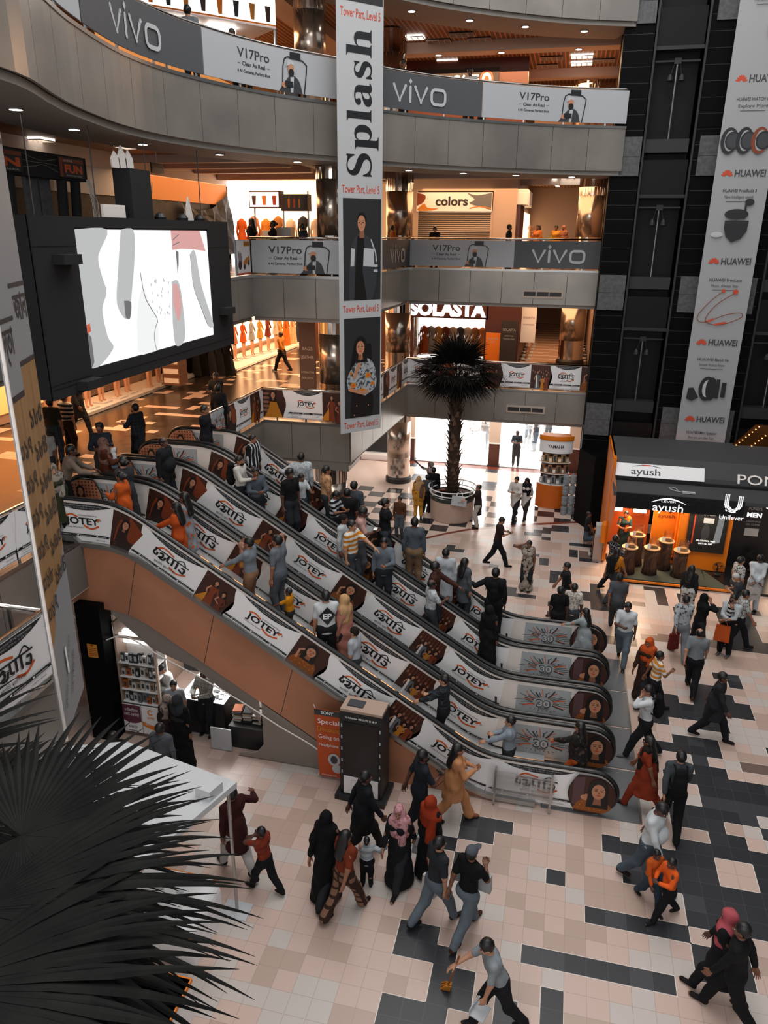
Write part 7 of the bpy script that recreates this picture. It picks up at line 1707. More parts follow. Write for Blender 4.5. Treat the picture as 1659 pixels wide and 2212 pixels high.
# ---- second level, right: name sign shop and corridor
z0 = 4.33
b = MB()
for x0, x1, za, zb_, m in ((-12, -7.2, 4.33, 7.75, m_brn), (-7.2, -3.6, 6.28, 7.75, m_brn), (-7.2, -6.95, 4.33, 6.3, m_brn), (-3.72, -2.2, 4.33, 7.75, m_brn)): b.box(x0, 26, za, x1, 26.2, zb_, m)
b.box(-2.35, 26.2, z0, -2.2, 43, 7.75, m_brn); struct(b.build('wall_second_level'))
b = MB(); b.box(-6.95, 27.3, z0, -3.7, 27.4, 6.6, e_wht); struct(b.build('wall_lit_shop'))
q = MB(); q.box(-6.95, 26.04, z0 + .02, -3.72, 26.06, 6.28, m_glass); struct(q.build('window_3'))
t = thing('name_sign', 'lit white name sign SOLASTA half hidden by the gallery edge', 'sign'); A = Art(); A.text('SOLASTA', 0, 0, .82, mat('lit letters', (1, 1, 1), emit=(1, 1, 1), es=4), 'c', width=3.45, bold=.05); decal(A, 'letters', t, (-5.42, 25.93, 6.42), (1, 0, 0)); q = MB(); q.box(-7.15, 25.96, 6.35, -3.65, 26, 7.1, m_brn); q.build('board', t)
def hanger_dress(x, y, z, rz, h, col, lab, mann=False, group='dresses on display'):
    t = thing('mannequin' if mann else 'hanging_dress', lab, 'mannequin' if mann else 'dress', (x, y, z), rz, group); m = cloth(col); q = MB(); n = 20; V = []; Fc = []
    prof = [(.33, .0), (.3, .15), (.24, .4), (.16, .62), (.13, .7), (.17, .82), (.19, .93), (.07, .985), (.045, 1.0)]; zb = .42 * h if mann else .0
    H = (h * .86 - zb) if mann else h
    for r, f in prof:
        for i in range(n): a = 2 * pi * i / n; rr = r * (1 + .1 * math.sin(6 * a) * (1 - f)) * (.7 if mann else 1); V.append((rr * math.cos(a), rr * .6 * math.sin(a), zb + f * H))
    for j in range(len(prof) - 1):
        for i in range(n): Fc.append((j * n + i, j * n + (i + 1) % n, (j + 1) * n + (i + 1) % n, (j + 1) * n + i))
    q.add(V, Fc, m)
    for sx in (-1, 1): q.tube([(sx * .15, 0, zb + .92 * H), (sx * .22, .02, zb + .7 * H), (sx * .2, .1, zb + .45 * H)], [.05, .045, .035], m, 8)
    q.build('dress', t, smooth=True)
    if mann:
        s = mat('mannequin shell', hexc('b58a70'), .4); k = MB(); k.lathe([(.0, -.12), (.06, -.09), (.085, 0), (.07, .09), (0, .12)], s, (0, 0, h * .94), 14); k.cyl((0, 0, h * .84), (0, 0, h * .88), .04, .04, s); k.build('head', t, smooth=True)
        for sx in (-1, 1): k = MB(); k.tube([(sx * .08, 0, zb + .1), (sx * .09, .01, h * .26), (sx * .1, 0, .1), (sx * .11, .08, .06)], [.07, .055, .035, .03], s, 8); k.build('leg', t, smooth=True)
        k = MB(); k.box(-.25, -.18, 0, .25, .25, .05, P_lgrey); k.build('base', t)
    return t
DC = ['b0501c', '9a6a3c', 'b9a99a', '8a8e92', 'c07a30', '2a2c34', 'b0843c', 'a86a50', 'c9b8a8', '6a2c1c']
for i in range(9): hanger_dress(-6.6 + .34 * i, 26.9, 4.5, 0, 1.35, DC[(3 * i) % 10], 'clothes hanging in the bright window under the lit name sign', group='clothes in the bright window under the lit name sign')
# posters and stands right of it
def poster(name, x0, x1, y, za, zb_, m, lines, lab, cat='poster', tm=None):
    t = thing(name, lab, cat, (x0, y, za)); q = MB(); w, h = x1 - x0, zb_ - za; q.box(0, 0, 0, w, .05, h, m); q.build('board', t); A = Art()
    for s, f, sz in lines: A.text(s, w / 2, h * f, sz, tm or P_lgrey, 'c', width=min(w * .8, len(s) * sz * .6))
    decal(A, 'print', t, (0, -.004, 0), (1, 0, 0)); return t
poster('roll_up_poster', -2.95, -2.25, 25.6, z0, 6.3, mat('charcoal poster', hexc('2a2422')), [('SOLASTA', .78, .14), ('LIFESTYLE', .66, .07), ('Opening Soon', .6, .07)], 'dark roll-up poster with a diamond mark at the corridor corner')
poster('orange_poster', -3.62, -2.98, 25.7, z0, 5.75, m_or, [('DISCOVER', .8, .1), ('NEW', .7, .1)], 'orange poster stand beside the dark roll-up poster')
poster('white_poster', -2.15, -1.5, 26.4, 5.3, 7.2, P_white, [('SOLASTA', .55, .12), ('AUTHORISED', .4, .08)], 'white hanging poster at the mouth of the second level corridor', tm=P_rust)
b = MB(); m_pink = mat('pale corridor tiles', hexc('c9a58e'), .15)
for i in range(16): y = 27 + i * 1.05; b.box(-1.9, y, 4.352, -.45, y + 1.0, 4.354, m_pink); b.box(-2.2, y + 1.0, 4.352, .9, y + 1.05, 4.356, P_white)
tag(struct(b.build('floor_corridor')))
for i in range(6): hanger_dress(-1.85, 27.6 + 1.1 * i, 4.36, pi / 2, 1.5, DC[(i * 7 + 2) % 10], 'dress in the row along the second level corridor', True, 'figures along the second level corridor')
# ---- second level, left: dress shops
def shop_front(p, q_, z, h, m, n):
    d = (Vector(q_) - Vector(p)).normalized(); nn = Vector((d.y, -d.x)); b = MB(); b.wall([p, q_], z, z + h, .2, m_wall); b.wall([(p[0] + nn.x * .05, p[1] + nn.y * .05), (q_[0] + nn.x * .05, q_[1] + nn.y * .05)], z + .3, z + h - .5, .03, m); struct(b.build('wall_shop_%d' % n))
shop_front((-16.6, 2), (-16.2, 20.5), 4.35, 3.4, e_org, 1); shop_front((-15.6, 20.5), (-14.4, 43), 4.35, 3.4, e_wrm, 2)
b = MB(); b.box(-16.4, 43, 4.35, -9, 43.2, 7.7, e_wrm); b.box(-9.2, 26, 4.35, -9.0, 43, 7.7, m_wall); struct(b.build('wall_shop_3'))
b = MB(); b.box(-16.1, 3, 7.0, -15.9, 20.4, 7.7, m_gran); b.box(-16.15, 19.2, 4.35, -14.7, 20.6, 7.7, m_gran); struct(b.build('trim_92'))
b = MB(); b.box(-15.9, 10.2, 4.35, -14.6, 20.3, 4.45, P_lgrey); b.box(-15.2, 21, 4.35, -13.5, 42, 4.43, P_cream); struct(b.build('trim_93'))
MC = [('c9c4bc', 'in a cream coat'), ('8f9aa2', 'in a pale grey dress'), ('b9bcbe', 'in a white printed tunic'), ('2a2c34', 'in a dark suit'), ('a8481c', 'in an orange tunic'), ('c0a890', 'in a beige dress'), ('6a7a86', 'in a blue-grey tunic'), ('17181c', 'in black'), ('b98a6a', 'in a peach dress'), ('b0701c', 'in a mustard dress')]
pos = [(-15.2, 11.0), (-15.1, 11.8), (-15.0, 12.7), (-15.1, 13.6), (-15.0, 14.4), (-15.1, 15.2), (-14.8, 16.2), (-15.0, 17.2), (-14.9, 18.2), (-14.9, 19.1)]
for (x, y), (c, l) in zip(pos, MC): hanger_dress(x, y, 4.45, -pi / 2, 1.7, c, 'shop mannequin %s on the second level, below the black screen' % l, True, 'mannequins below the black screen')
for i in range(8): hanger_dress(-14.7 + .1 * i, 21.6 + .75 * i, 4.43, -pi / 2, 1.75, DC[(i * 3 + 1) % 10], 'dressed mannequin before the glowing shop on the second level', True, 'mannequins before the glowing shop')
for i in range(12): hanger_dress(-14.1 + .06 * i, 27.6 + .8 * i, 4.45, -pi / 2, 1.9, ['c08a4a', 'b0601c', 'c9a07a', '2a3440', 'c9a890', 'b0501c'][i % 6], 'long dress in the receding row at the glowing shop', False, 'long dresses in the receding row')
for i in range(5): hanger_dress(-13.4 - .3 * i, 19.9 - .1 * i, 4.36, 0, 1.45, ['1a1b1e', '2c2e33', '3a3c40', '15161a', '33363a'][i], 'dark garment on the rack beside the black pier', False, 'dark garments on the rack')
for i in range(4): 
    q = MB(); q.box(-.35, -.3, 0, .35, .3, .34, mat('carton', hexc('6e4a34'), .7)); q.box(-.3, -.305, .08, .3, -.3, .26, P_cream); o = q.build('carton', None, (-14.3 + .0 * i, 17.2, 4.46 + .35 * i)); tag(o, 'brown carton in the stack by the mannequins, second level', 'carton', 'cartons stacked by the mannequins')
poster('totem_poster', -9.35, -8.75, 17.2, z0 + .02, 6.9, mat('grey brown poster', hexc('6e5a50')), [('INTERACTIVE', .3, .1), ('SOLASTA', .22, .1), ('LEATHER', .5, .16), ('BAGS', .62, .16)], 'tall grey-brown poster stand left of the round column, second level', tm=P_cream)
q = MB(); q.lathe([(.1, 0), (.07, .25), (.02, .3)], m_och, (-8.2, 14.6, 4.36), 12); tag(q.build('caution_cone'), 'small yellow floor cone by the rail on the second level', 'cone')
# ---- third level: paint-splash shop, corridor
b = MB()
for x0, x1, za, zb_, m in ((-14, -6.72, 8.65, 12.1, m_crm), (-3.55, -2.6, 8.65, 12.1, m_crm), (-6.72, -3.55, 11.5, 12.1, m_crm)): b.box(x0, 25, za, x1, 25.2, zb_, m)
b.box(-2.75, 25.2, 8.65, -2.6, 34, 12.1, m_crm); b.box(-2.6, 34, 8.65, 1, 34.1, 12.1, m_wall); b.box(-.1, 33.94, 8.65, .6, 34, 10.7, mat('dark door leaf', hexc('3a3230'), .5)); struct(b.build('wall_third_level'))
t = thing('roller_shutter', 'closed steel roller shutter under the paint-splash sign', 'shutter'); q = MB()
for i in range(25): z = 8.66 + i * .081; q.cyl((-6.66, 25.02, z + .04), (-3.62, 25.02, z + .04), .045, .045, mat('shutter slat', hexc('8a8078'), .35, .6), 8)
q.build('slats', t); q = MB(); q.box(-6.75, 24.98, 8.65, -6.66, 25.05, 10.75, m_crm); q.box(-3.62, 24.98, 8.65, -3.53, 25.05, 10.75, m_crm); q.build('guide', t)
t = thing('shop_sign', 'white shop sign with splashes of paint and the word colors', 'sign'); q = MB(); q.box(-6.72, 24.85, 10.72, -3.58, 24.98, 11.45, P_white); q.build('board', t); A = Art()
A.text('colors', 1.45, .22, .48, P_black, 'c', bold=.03, width=1.35); A.poly(spline([(0, .05), (.3, .3), (.45, .12), (.9, .1), (.6, .02), (.1, 0)], 3), P_gold); A.poly(spline([(0, .7), (.35, .6), (.28, .35), (0, .2)], 3), P_rust)
A.poly(spline([(3.1, .7), (2.5, .6), (2.1, .68), (2.4, .45), (2.2, .3), (2.7, .15), (3.1, .05)], 4), P_grey); A.stroke(spline([(2.2, .1), (2.6, .18), (3.1, .1)]), .04, P_gold); decal(A, 'print', t, (-6.7, 24.846, 10.73), (1, 0, 0))
t = thing('corridor_shop', 'shop with a curved white name board at the mouth of the third level corridor', 'shop'); q = MB(); q.box(-2.6, 25.3, 11.0, -2.2, 29, 11.6, P_white); q.build('name_board', t); q = MB(); q.box(-2.58, 28.2, 8.75, -2.5, 33.5, 10.8, e_wrm); q.build('lit_window', t)
for i in range(4): q = MB(); q.box(-2.6, 25.4 + .8 * i, 8.65, -2.45, 25.5 + .8 * i, 11, m_brn); q.build('post', t)
for i in range(4): hanger_dress(-2.2, 28.8 + 1.1 * i, 8.66, -pi / 2, 1.55, ['c9a07a', 'b0501c', 'c9c0b8', 'b07a4a'][i], 'mannequin in the lit window of the third level corridor', True, 'mannequins in the third level corridor')
for i in range(3): hanger_dress(.45, 26.2 + .8 * i, 8.66, pi / 2, 1.6, '8a7a7a:flower:b08a7a', 'patterned dress by the column at the right of the corridor', False, 'patterned dresses by the corridor column')
for i in range(7): lamp(-1.2, 26.5 + 1.0 * i, 12.06, 'small round light in the row along the third level corridor')
# third level left: drinks stall and bright shop behind
b = MB(); b.box(-13.8, 22.4, 8.65, -8.0, 22.5, 12.0, e_wrm); b.box(-14, 22.2, 8.65, -13.0, 22.45, 11.9, e_wht); struct(b.build('wall_lit_third'))
t = thing('drinks_stall', 'drinks stall with lit menu boards on the third level', 'stall'); 
q = MB(); q.box(-10.55, 16.2, 8.66, -8.6, 16.9, 9.7, mat('stall counter', hexc('8a7a70'), .4)); q.build('counter', t)
for x in (-10.5, -9.5, -8.65): q = MB(); q.cyl((x, 16.5, 9.7), (x, 16.5, 11.1), .03, .03, steel, 8); q.build('post', t)
def menu(x0, x1, y, z0, z1, lit, par, n):
    q = MB(); q.box(x0, y, z0, x1, y + .4, z1, m_brn); A = Art(); w, h = x1 - x0, z1 - z0; A.rect(.03, .04, w - .03, h - .04, mat('menu glow', (1, 1, 1), emit=(1, .9, .8), es=1.6) if lit else P_dgrey); R = random.Random(n)
    for i in range(n):
        u = w * (i + .5) / n; c = [P_brown, m_or, P_red, P_gold][i % 4]; A.poly([(u - w / n * .22, h * .72), (u + w / n * .22, h * .72), (u + w / n * .15, h * .18), (u - w / n * .15, h * .18)], c); A.stroke([(u, h * .7), (u + .03, h * .9)], .012, c)
    A.bake(plane_fn((x0, y - .004, z0), (1, 0, 0)), q); return q.build('menu_board', par)
menu(-10.6, -9.55, 16.3, 10.58, 11.1, True, t, 3); menu(-9.5, -8.6, 16.3, 10.5, 11.0, False, t, 5)
q = MB(); q.box(-9.7, 16.3, 9.72, -9.2, 16.7, 10.0, steel); q.box(-10.2, 16.3, 9.72, -9.9, 16.6, 9.9, P_lgrey); q.build('machine', t)
for i in range(10): hanger_dress(-13.2 + .52 * i, 21.6, 8.75 + (i % 2) * .1, 0, 1.6, DC[(i * 7) % 10], 'garment hanging in the glowing shop behind the drinks stall', False, 'garments behind the drinks stall')
# top gallery: drinks kiosk at the left, sign and wall at the back
t = thing('juice_kiosk', 'open kiosk with steel posts and a lit drinks menu on the top gallery', 'kiosk')
def slanted(p0, p1, za, zb_, y):
    q = MB(); d = Vector((p1[0] - p0[0], p1[1] - p0[1])); L = d.length; A = Art(); A.rect(0, 0, L, zb_ - za, mat('menu glow')); 
    for i in range(9): u = L * (i + .5) / 9; c = [P_brown, m_or, P_black, P_gold][i % 4]; A.poly([(u - .08, .42), (u + .08, .42), (u + .05, .08), (u - .05, .08)], c)
    A.rect(0, 0, L, .04, m_or); q.wall([p0, p1], za, zb_, .1, m_brn); A.bake(plane_fn((p0[0], p0[1], za), (d.x, d.y, 0)), q); q.build('menu_board', t)
slanted((-10.6, 9.6), (-8.0, 12.4), 14.72, 15.3, 0); q = MB(); q.prism([(-10.6, 9.6), (-8.0, 12.4), (-9.6, 13.8), (-12.2, 11)], 14.68, 14.73, P_white); q.build('canopy', t)
for x, y in ((-10.0, 10.3), (-8.05, 12.45)): q = MB(); q.cyl((x, y, 12.97), (x, y, 14.7), .035, .035, steel, 8); q.build('post', t)
for i in range(2): q = MB(); q.cyl((-10.2 + i * .7, 10.9 + i * .75, 14.6), (-9.7 + i * .7, 11.4 + i * .75, 14.6), .05, .05, m_glow, 8); q.build('tube_light', t)
q = MB(); q.lathe([(.24, 0), (.24, .8), (.2, .82)], m_gblk, (-7.95, 13.1, 12.98), 18); tag(q.build('steel_bin'), 'grey round bin on the top gallery behind the rail', 'bin')
t = thing('lit_shop_sign', 'glowing sign board with a round red badge at the back of the top gallery', 'sign'); q = MB(); q.box(-6.8, 24, 15.0, -3.5, 24.1, 15.75, mat('dim sign', hexc('1c1a1a'))); q.build('board', t); A = Art()
A.text('mexx CAFE', 1.5, .2, .45, m_white_e, 'c', width=2.1, bold=.03); A.ell(2.85, .36, .26, .3, P_red, 18); A.ell(2.85, .36, .18, .22, P_cream, 18); A.ell(2.85, .36, .09, .12, P_red, 12); decal(A, 'lit_letters', t, (-6.8, 23.99, 15.0), (1, 0, 0))
b = MB(); b.box(-9, 24.1, 12.97, -2.4, 24.3, 16.1, m_brn); b.box(-2.4, 30, 12.97, 1, 30.2, 16.1, m_wall); b.box(-16, 17, 12.97, -15.8, 34, 16.1, e_org); b.box(-16, 34, 12.97, 1, 34.2, 16.1, m_wall); b.box(-16, 9, 8.65, -15.9, 10, 12.1, m_wall); struct(b.build('wall_top_back'))
# ------------------------------------------------------------------ stall under the escalator
m_shelfw = mat('lit white shelf', (1, 1, 1), emit=(1, 1, 1), es=2.5)
t = thing('black_pier', 'flat black pier with a small orange notice at the left of the stall', 'pier'); q = MB(); q.box(-8.95, 2.78, 0, -8.42, 3.2, 3.1, m_gran); q.build('cladding', t); A = Art(); A.rect(0, 0, .22, .3, P_gold)
for i in range(5): A.rect(.03, .04 + .04 * i, .19, .055 + .04 * i, P_rust)
A.ell(.11, .27, .03, .02, P_rust); decal(A, 'notice', t, (-8.78, 2.775, 1.95), (1, 0, 0))
t = thing('phone_stall', 'bright stall packed with phone covers under the nearest escalator', 'stall')
q = MB(); q.box(-8.4, 5.6, 0, -5.0, 5.7, 2.6, P_dgrey); q.box(-8.4, 3.1, .0, -8.36, 5.6, 2.6, m_wall); q.build('back_wall', t)
q = MB(); q.box(-8.36, 3.35, 2.02, -7.55, 3.45, 2.3, m_shelfw); q.build('light_box', t)
for z in (.78, 1.08, 1.38, 1.7): q = MB(); q.box(-8.36, 3.1, z - .02, -7.52, 3.42, z, P_white); q.build('shelf', t)
q = MB(); q.box(-8.38, 3.44, .0, -7.5, 3.48, 2.0, P_cream); q.build('cabinet_back', t)
q = MB(); q.box(-7.52, 3.05, 0, -7.47, 3.1, 2.75, m_crm); q.build('mullion', t); q = MB(); q.box(-8.36, 3.05, 2.3, -6.9, 3.09, 2.35, m_crm); q.build('transom', t)
q = MB(); q.box(-8.36, 3.06, 2.36, -7.5, 3.07, 2.8, m_glass); q.build('upper_glass', t)
for i, (col, w) in enumerate((('dark', 0), ('or', 1))):
    x = -8.36 + .43 * i; q = MB(); q.box(x, 3.04, .1, x + .41, 3.06, .76, P_white); A = Art()
    if i == 0: A.poly([(0, .66), (0, .28)] + [(.41 * k / 8, .28 - .06 * math.sin(pi * k / 8)) for k in range(9)] + [(.41, .66)], mat('plum print', hexc('5a2438'))); A.text('ডিজিটাল', .2, .5, .09, P_white, 'c', width=.3); A.text('রকেট একাউন্ট', .2, .4, .09, P_white, 'c', width=.34); A.text('রকেট', .2, .1, .09, P_dgrey, 'c', width=.2); A.rect(.1, .03, .3, .045, P_dgrey)
    else: A.poly([(0, .3)] + [(.41 * k / 8, .3 - .1 * math.sin(pi * k / 16)) for k in range(9)] + [(.41, .06), (0, .2)], m_or); A.stroke([(.2 + .055 * math.cos(a), .54 + .055 * math.sin(a)) for a in [.6 + 5 * k / 10 for k in range(11)]], .025, m_or); A.text('নগদ', .2, .36, .1, m_or, 'c', width=.17); A.text('লেনদেন করুন', .2, .22, .06, P_white, 'c', width=.28)
    A.bake(plane_fn((x, 3.036, .1), (1, 0, 0)), q); tag(q.build('poster'), ['plum and white Bengali poster below the phone covers', 'white and orange Bengali poster below the phone covers'][i], 'poster')
R = random.Random(11); cols = [hexc(c) for c in ('b9b3aa', '2a2c30', 'c9c4bc', 'b0561c', '6a6e72', 'a08a70', 'd0d0ce')]
cnt = 0
for z in (.78, 1.08, 1.38, 1.7):
    for i in range(8):
        w, h = .075 + .02 * R.random(), .13 + .1 * R.random(); c = int(R.random() * 7); q = MB(); q.box(-w / 2, -.02, 0, w / 2, .03, h, mat('packet %d' % c, cols[c], .5)); q.box(-w * .3, -.022, h * .25, w * .3, -.02, h * .75, P_dgrey if c != 1 else P_lgrey)
        tag(q.build('phone_cover_box', None, (-8.29 + .1 * i, 3.14 + .06 * R.random(), z)), 'small boxed phone cover on the lit shelves under the escalator', 'box', 'phone cover boxes on the lit shelves')
t = thing('glass_counter', 'square counter with a bright top heaped with glossy packets', 'counter', (-6.75, 3.95, 0)); q = MB(); q.box(-.5, -.5, 0, .45, .4, .82, mat('dark counter', hexc('1e2022'), .4)); q.build('cabinet', t); q = MB(); q.box(-.52, -.52, .82, .47, .42, .85, m_shelfw); q.build('lit_top', t)
for i in range(26):
    q = MB(); q.box(-.06, -.04, 0, .06, .04, .02 + .02 * R.random(), P_lgrey if i % 4 else (m_or if i % 8 else P_dgrey)); o = q.build('packet', None, (-7.1 + .75 * R.random(), 3.5 + .6 * R.random(), .86 + .015 * (i % 5))); o.rotation_euler = (0, 0, 3 * R.random()); tag(o, 'glossy packet lying in the heap on the bright counter', 'packet', 'packets heaped on the bright counter')
t = thing('book_counter', 'low dark counter at the round end of the stall opening', 'counter', (-5.75, 3.6, 0)); q = MB(); q.box(-.35, -.4, 0, .45, .35, .5, mat('dark counter')); q.build('cabinet', t)
for s in range(4):
    x = -6.0 + .22 * s; n = 9 - s
    for i in range(n): q = MB(); q.box(-.09, -.12, 0, .09, .12, .026, mat('packet %d' % ((i * 3 + s) % 7), cols[0])); o = q.build('booklet', None, (x, 3.5 + .02 * (i % 2), .5 + .028 * i)); o.rotation_euler = (0, 0, .1 * (i % 3)); tag(o, 'thin colourful booklet in a pile on the low dark counter', 'booklet', 'booklets piled on the low dark counter')
q = MB(); q.box(-6.42, 3.04, .02, -5.98, 3.07, .52, P_lgrey); tag(q.build('panel_door'), 'small pale hinged panel closing the foot of the stall', 'panel')
q = MB(); q.box(-7.3, 5.5, 1.1, -6.6, 5.58, 1.9, m_or); [q.box(-7.25 + .35 * (k % 2), 5.47, 1.15 + .18 * (k // 2), -6.95 + .35 * (k % 2), 5.5, 1.25 + .18 * (k // 2), P_white) for k in range(8)]; tag(q.build('orange_rack'), 'orange rack of cards on the back wall of the stall', 'rack')
area('stall_light', (-7.0, 4.2, 1.95), 1.0, 60, (1, .98, .95))
# ------------------------------------------------------------------ advertising totem and roll-up banner
t = thing('advertising_totem', 'black advertising screen totem standing before the escalator side', 'totem', (-3.08, 2.55, 0)); t.rotation_euler = (0, 0, -.06)
q = MB(); q.prism([(-.4, -.22), (.4, -.22), (.4, .22), (-.4, .22)], .1, 1.88, black); q.build('case', t); q = MB(); q.box(-.48, -.32, 0, .48, .32, .1, black); q.build('foot', t)
q = MB(); q.box(-.39, -.21, 1.88, .39, .21, 1.93, m_wall); q.box(-.3, -.1, 1.93, .0, .1, 1.95, P_dgrey); q.build('top_box', t); q = MB(); q.box(-.33, -.23, .55, .33, -.22, 1.68, mat('blank screen', hexc('060607'), .15)); q.build('display', t)
q = MB(); q.box(-.33, -.235, .12, .33, -.22, .5, P_white); A = Art(); A.stroke([(-.18, .05), (-.18, .3), (.18, .3), (.18, .05)], .01, P_lgrey, closed=True); A.text('POWERED BY', 0, .2, .05, P_dgrey, 'c', width=.2, bold=.02); A.text('DIGITAL SIGNAGE', 0, .13, .05, P_dgrey, 'c', width=.3, bold=.02); A.bake(plane_fn((0, -.237, .14), (1, 0, 0)), q); q.build('lower_plate', t)
A = Art(); A.text('To Advertise: +88 01722 15 58 17', 0, 0, .055, P_white, 'c', width=.6, bold=.02)
for sx in (-1, 1):
    for k in range(5): A.rect(sx * .36 - .012, -.2 - .25 * k, sx * .36 + .012, -.13 - .25 * k, P_lgrey)
decal(A, 'print', t, (0, -.224, 1.76), (1, 0, 0))
t = thing('x_stand_banner', 'orange SONY discount banner on a cross stand behind the totem', 'banner', (-3.82, 2.72, .08)); q = MB(); q.prism([(-.2, 0), (.26, 0), (.26, 1.5), (-.28, 1.5)], 0, .01, mat('sony orange', hexc('b84a16'), .5), 'y'); A = Art()
A.rect(-.27, 1.38, .26, 1.5, P_dgrey); A.text('SONY', -.02, 1.41, .09, P_white, 'c', bold=.02); A.text('Special', .0, 1.2, .15, P_white, 'c', width=.42); A.text('Discount', .0, 1.03, .15, P_gold, 'c', width=.44, bold=.02); A.text('Going on', .0, .87, .13, P_white, 'c', width=.4); A.text('Headphone', .0, .7, .1, P_white, 'c', width=.38)
A.ell(.1, .42, .12, .14, P_lgrey); A.ell(.1, .42, .07, .09, P_dgrey); A.ell(.16, .22, .1, .1, P_lgrey); A.text('www.sony.com', .0, .04, .05, P_white, 'c', width=.3); A.bake(plane_fn((0, -.004, 0), (1, 0, 0)), q); q.build('sheet', t)
q = MB(); q.tube([(-.3, .05, 1.55), (0, .1, .7), (.3, .05, -.05)], .008, P_cream, 5); q.tube([(.28, .05, 1.55), (0, .1, .7), (-.25, .05, -.05)], .008, P_cream, 5); q.build('cross_stand', t)
# ------------------------------------------------------------------ white canopy and its counters, lower left
t = thing('white_canopy', 'flat white canopy on a steel pole behind the near palm', 'canopy'); q = MB(); q.prism([(-4.24, -.33), (-6.3, .12), (-7.1, -.2), (-7.1, -2.5), (-4.95, -2.5)], 2.26, 2.36, mat('canopy white', hexc('c4c6c8'), .5)); q.build('roof_slab', t)
q = MB(); q.prism([(-4.35, -.55), (-4.6, -.5), (-4.68, -.75), (-4.43, -.8)], 2.36, 2.52, mat('canopy white')); q.build('roof_box', t); q = MB(); q.cyl((-4.33, -.45, 0), (-4.33, -.45, 2.26), .026, .026, steel, 12); q.build('pole', t); q = MB(); q.box(-4.55, -.62, 0, -4.12, -.3, .02, P_lgrey); q.build('foot_plate', t)
q = MB(); q.cyl((-6.9, -2.2, 0), (-6.9, -2.2, 2.26), .026, .026, steel, 12); q.build('pole', t)
t = thing('curved_counter', 'white counter with an orange rounded edge under the canopy', 'counter', (-4.95, -1.05, 0)); pr = [(-.75, 0), (-.75, .72), (.25, .72)] + [(.25 + .2 * math.sin(a), .52 + .2 * math.cos(a)) for a in (.3, .6, .9, 1.2, 1.57)] + [(.45, 0)]
q = MB(); q.prism(pr, -.45, .45, P_white, 'y'); q.build('shell', t, ); q = MB()
for y in (-.47, .45): q.prism([(x * 1.0, z) for x, z in pr[1:-1]] + [(.41, .5), (.24, .67), (-.75, .67)], y, y + .02, m_or, 'y')
q.build('orange_edge', t); A = Art(); [A.ell(-.5 + .16 * k, .1 * (k % 2), .06, .03, P_lgrey) for k in range(5)]; decal(A, 'top_cutouts', t, (0, 0, .722), (1, 0, 0), (0, 1, 0))
t = thing('lower_counter', 'second white and orange counter further under the palm fronds', 'counter', (-4.55, -2.6, 0)); q = MB(); q.box(-.9, -.45, 0, .35, .45, .68, P_white); q.build('cabinet', t); q = MB(); q.box(-.9, -.47, .62, .37, .47, .68, m_or); q.build('orange_edge', t)
# ------------------------------------------------------------------ things people carry
def who(s):
    for k, v in PEOPLE.items():
        if s in k: return v
    raise KeyError(s)
for s, l, c in (('young man in a white shirt with a black backpack', 'black backpack of the young man whose hand is at his mouth', '0c0d10'), ('man with a large black backpack', 'large black backpack on the grey-shirted man seen from behind', '0e0f12'), ('person in a mustard top', 'dark backpack over the mustard top', '101114'), ('man in black with a black backpack', 'black backpack low on the farthest escalator', '0b0c0e'), ('man in a white shirt with a black backpack on the third', 'black backpack on the third escalator', '0e0f12')):
    i = who(s); backpack(i, i['rz'], l, c)
for s, hand, l, c, w, h, txt in (('grey camouflage', 'hl', 'dark red paper bag with white letters in the left hand of the camouflage shirt', '5a1a14', .26, .42, 'TASTE'), ('man in a white panjabi with his hands', 'hr', 'white printed bag hanging beside the man in the white panjabi', 'b5b0aa', .28, .36, 'JAMUNA'), ('man in a white shirt carrying a small child', 'hl', 'orange shopping bag held by the man carrying a child', 'a8481c', .36, .42, None), ('woman in a black robe with a hand', 'hl', 'black handbag of the woman in the black robe', '0d0e10', .3, .24, None), ('rust-red sequined', 'hl', 'white plastic bag with a red print by the rust-red headscarf', 'b9b9b9', .26, .34, 'LUX'), ('man in a dark shirt and jeans carrying', 'hl', 'white and orange plastic bag beside the dark-shirted man in jeans', 'b9b4b0', .26, .3, None), ('young man in a grey cap', 'hr', 'crumpled white plastic bag in the hand of the capped man', 'a9acae', .22, .3, None), ('woman in peach', 'hl', '', '', 0, 0, None)):
    if not l: continue
    i = who(s); p = i[hand]; bag((p.x, p.y, p.z - .06), i['rz'] + .3, l, c, w, h, .1, True, txt)
i = who('woman in a peach dress'); p = i['W']((-.2, -.02, .78)); bag(tuple(p), i['rz'], 'blue-grey denim shoulder bag of the woman in peach', '33404c', .34, .3, .12, name='handbag')
i = who('rust-red sequined'); p = i['W']((.24, -.1, .86)); bag(tuple(p), i['rz'], 'dark red leather handbag beside the rust-red headscarf', '3a1814', .34, .3, .12, name='handbag')
for s, l in (('walking right and reading', 'phone in the hands of the man in dark maroon'), ('looking at his phone in the bright', 'phone held by the young man in the bright doorway'), ('bearded man in a navy', 'phone in the hand of the bearded man in navy')):
    i = who(s); phone(i['hr'] + Vector((0, 0, .06)), i['rz'], l)
i = who('pale pink shirt reading'); p = i['hr']; q = MB(); q.box(-.04, -.08, 0, .04, .08, .01, P_white); tag(q.build('phone', None, p + Vector((0, 0, .06))), 'white phone of the young man in pale pink', 'phone')
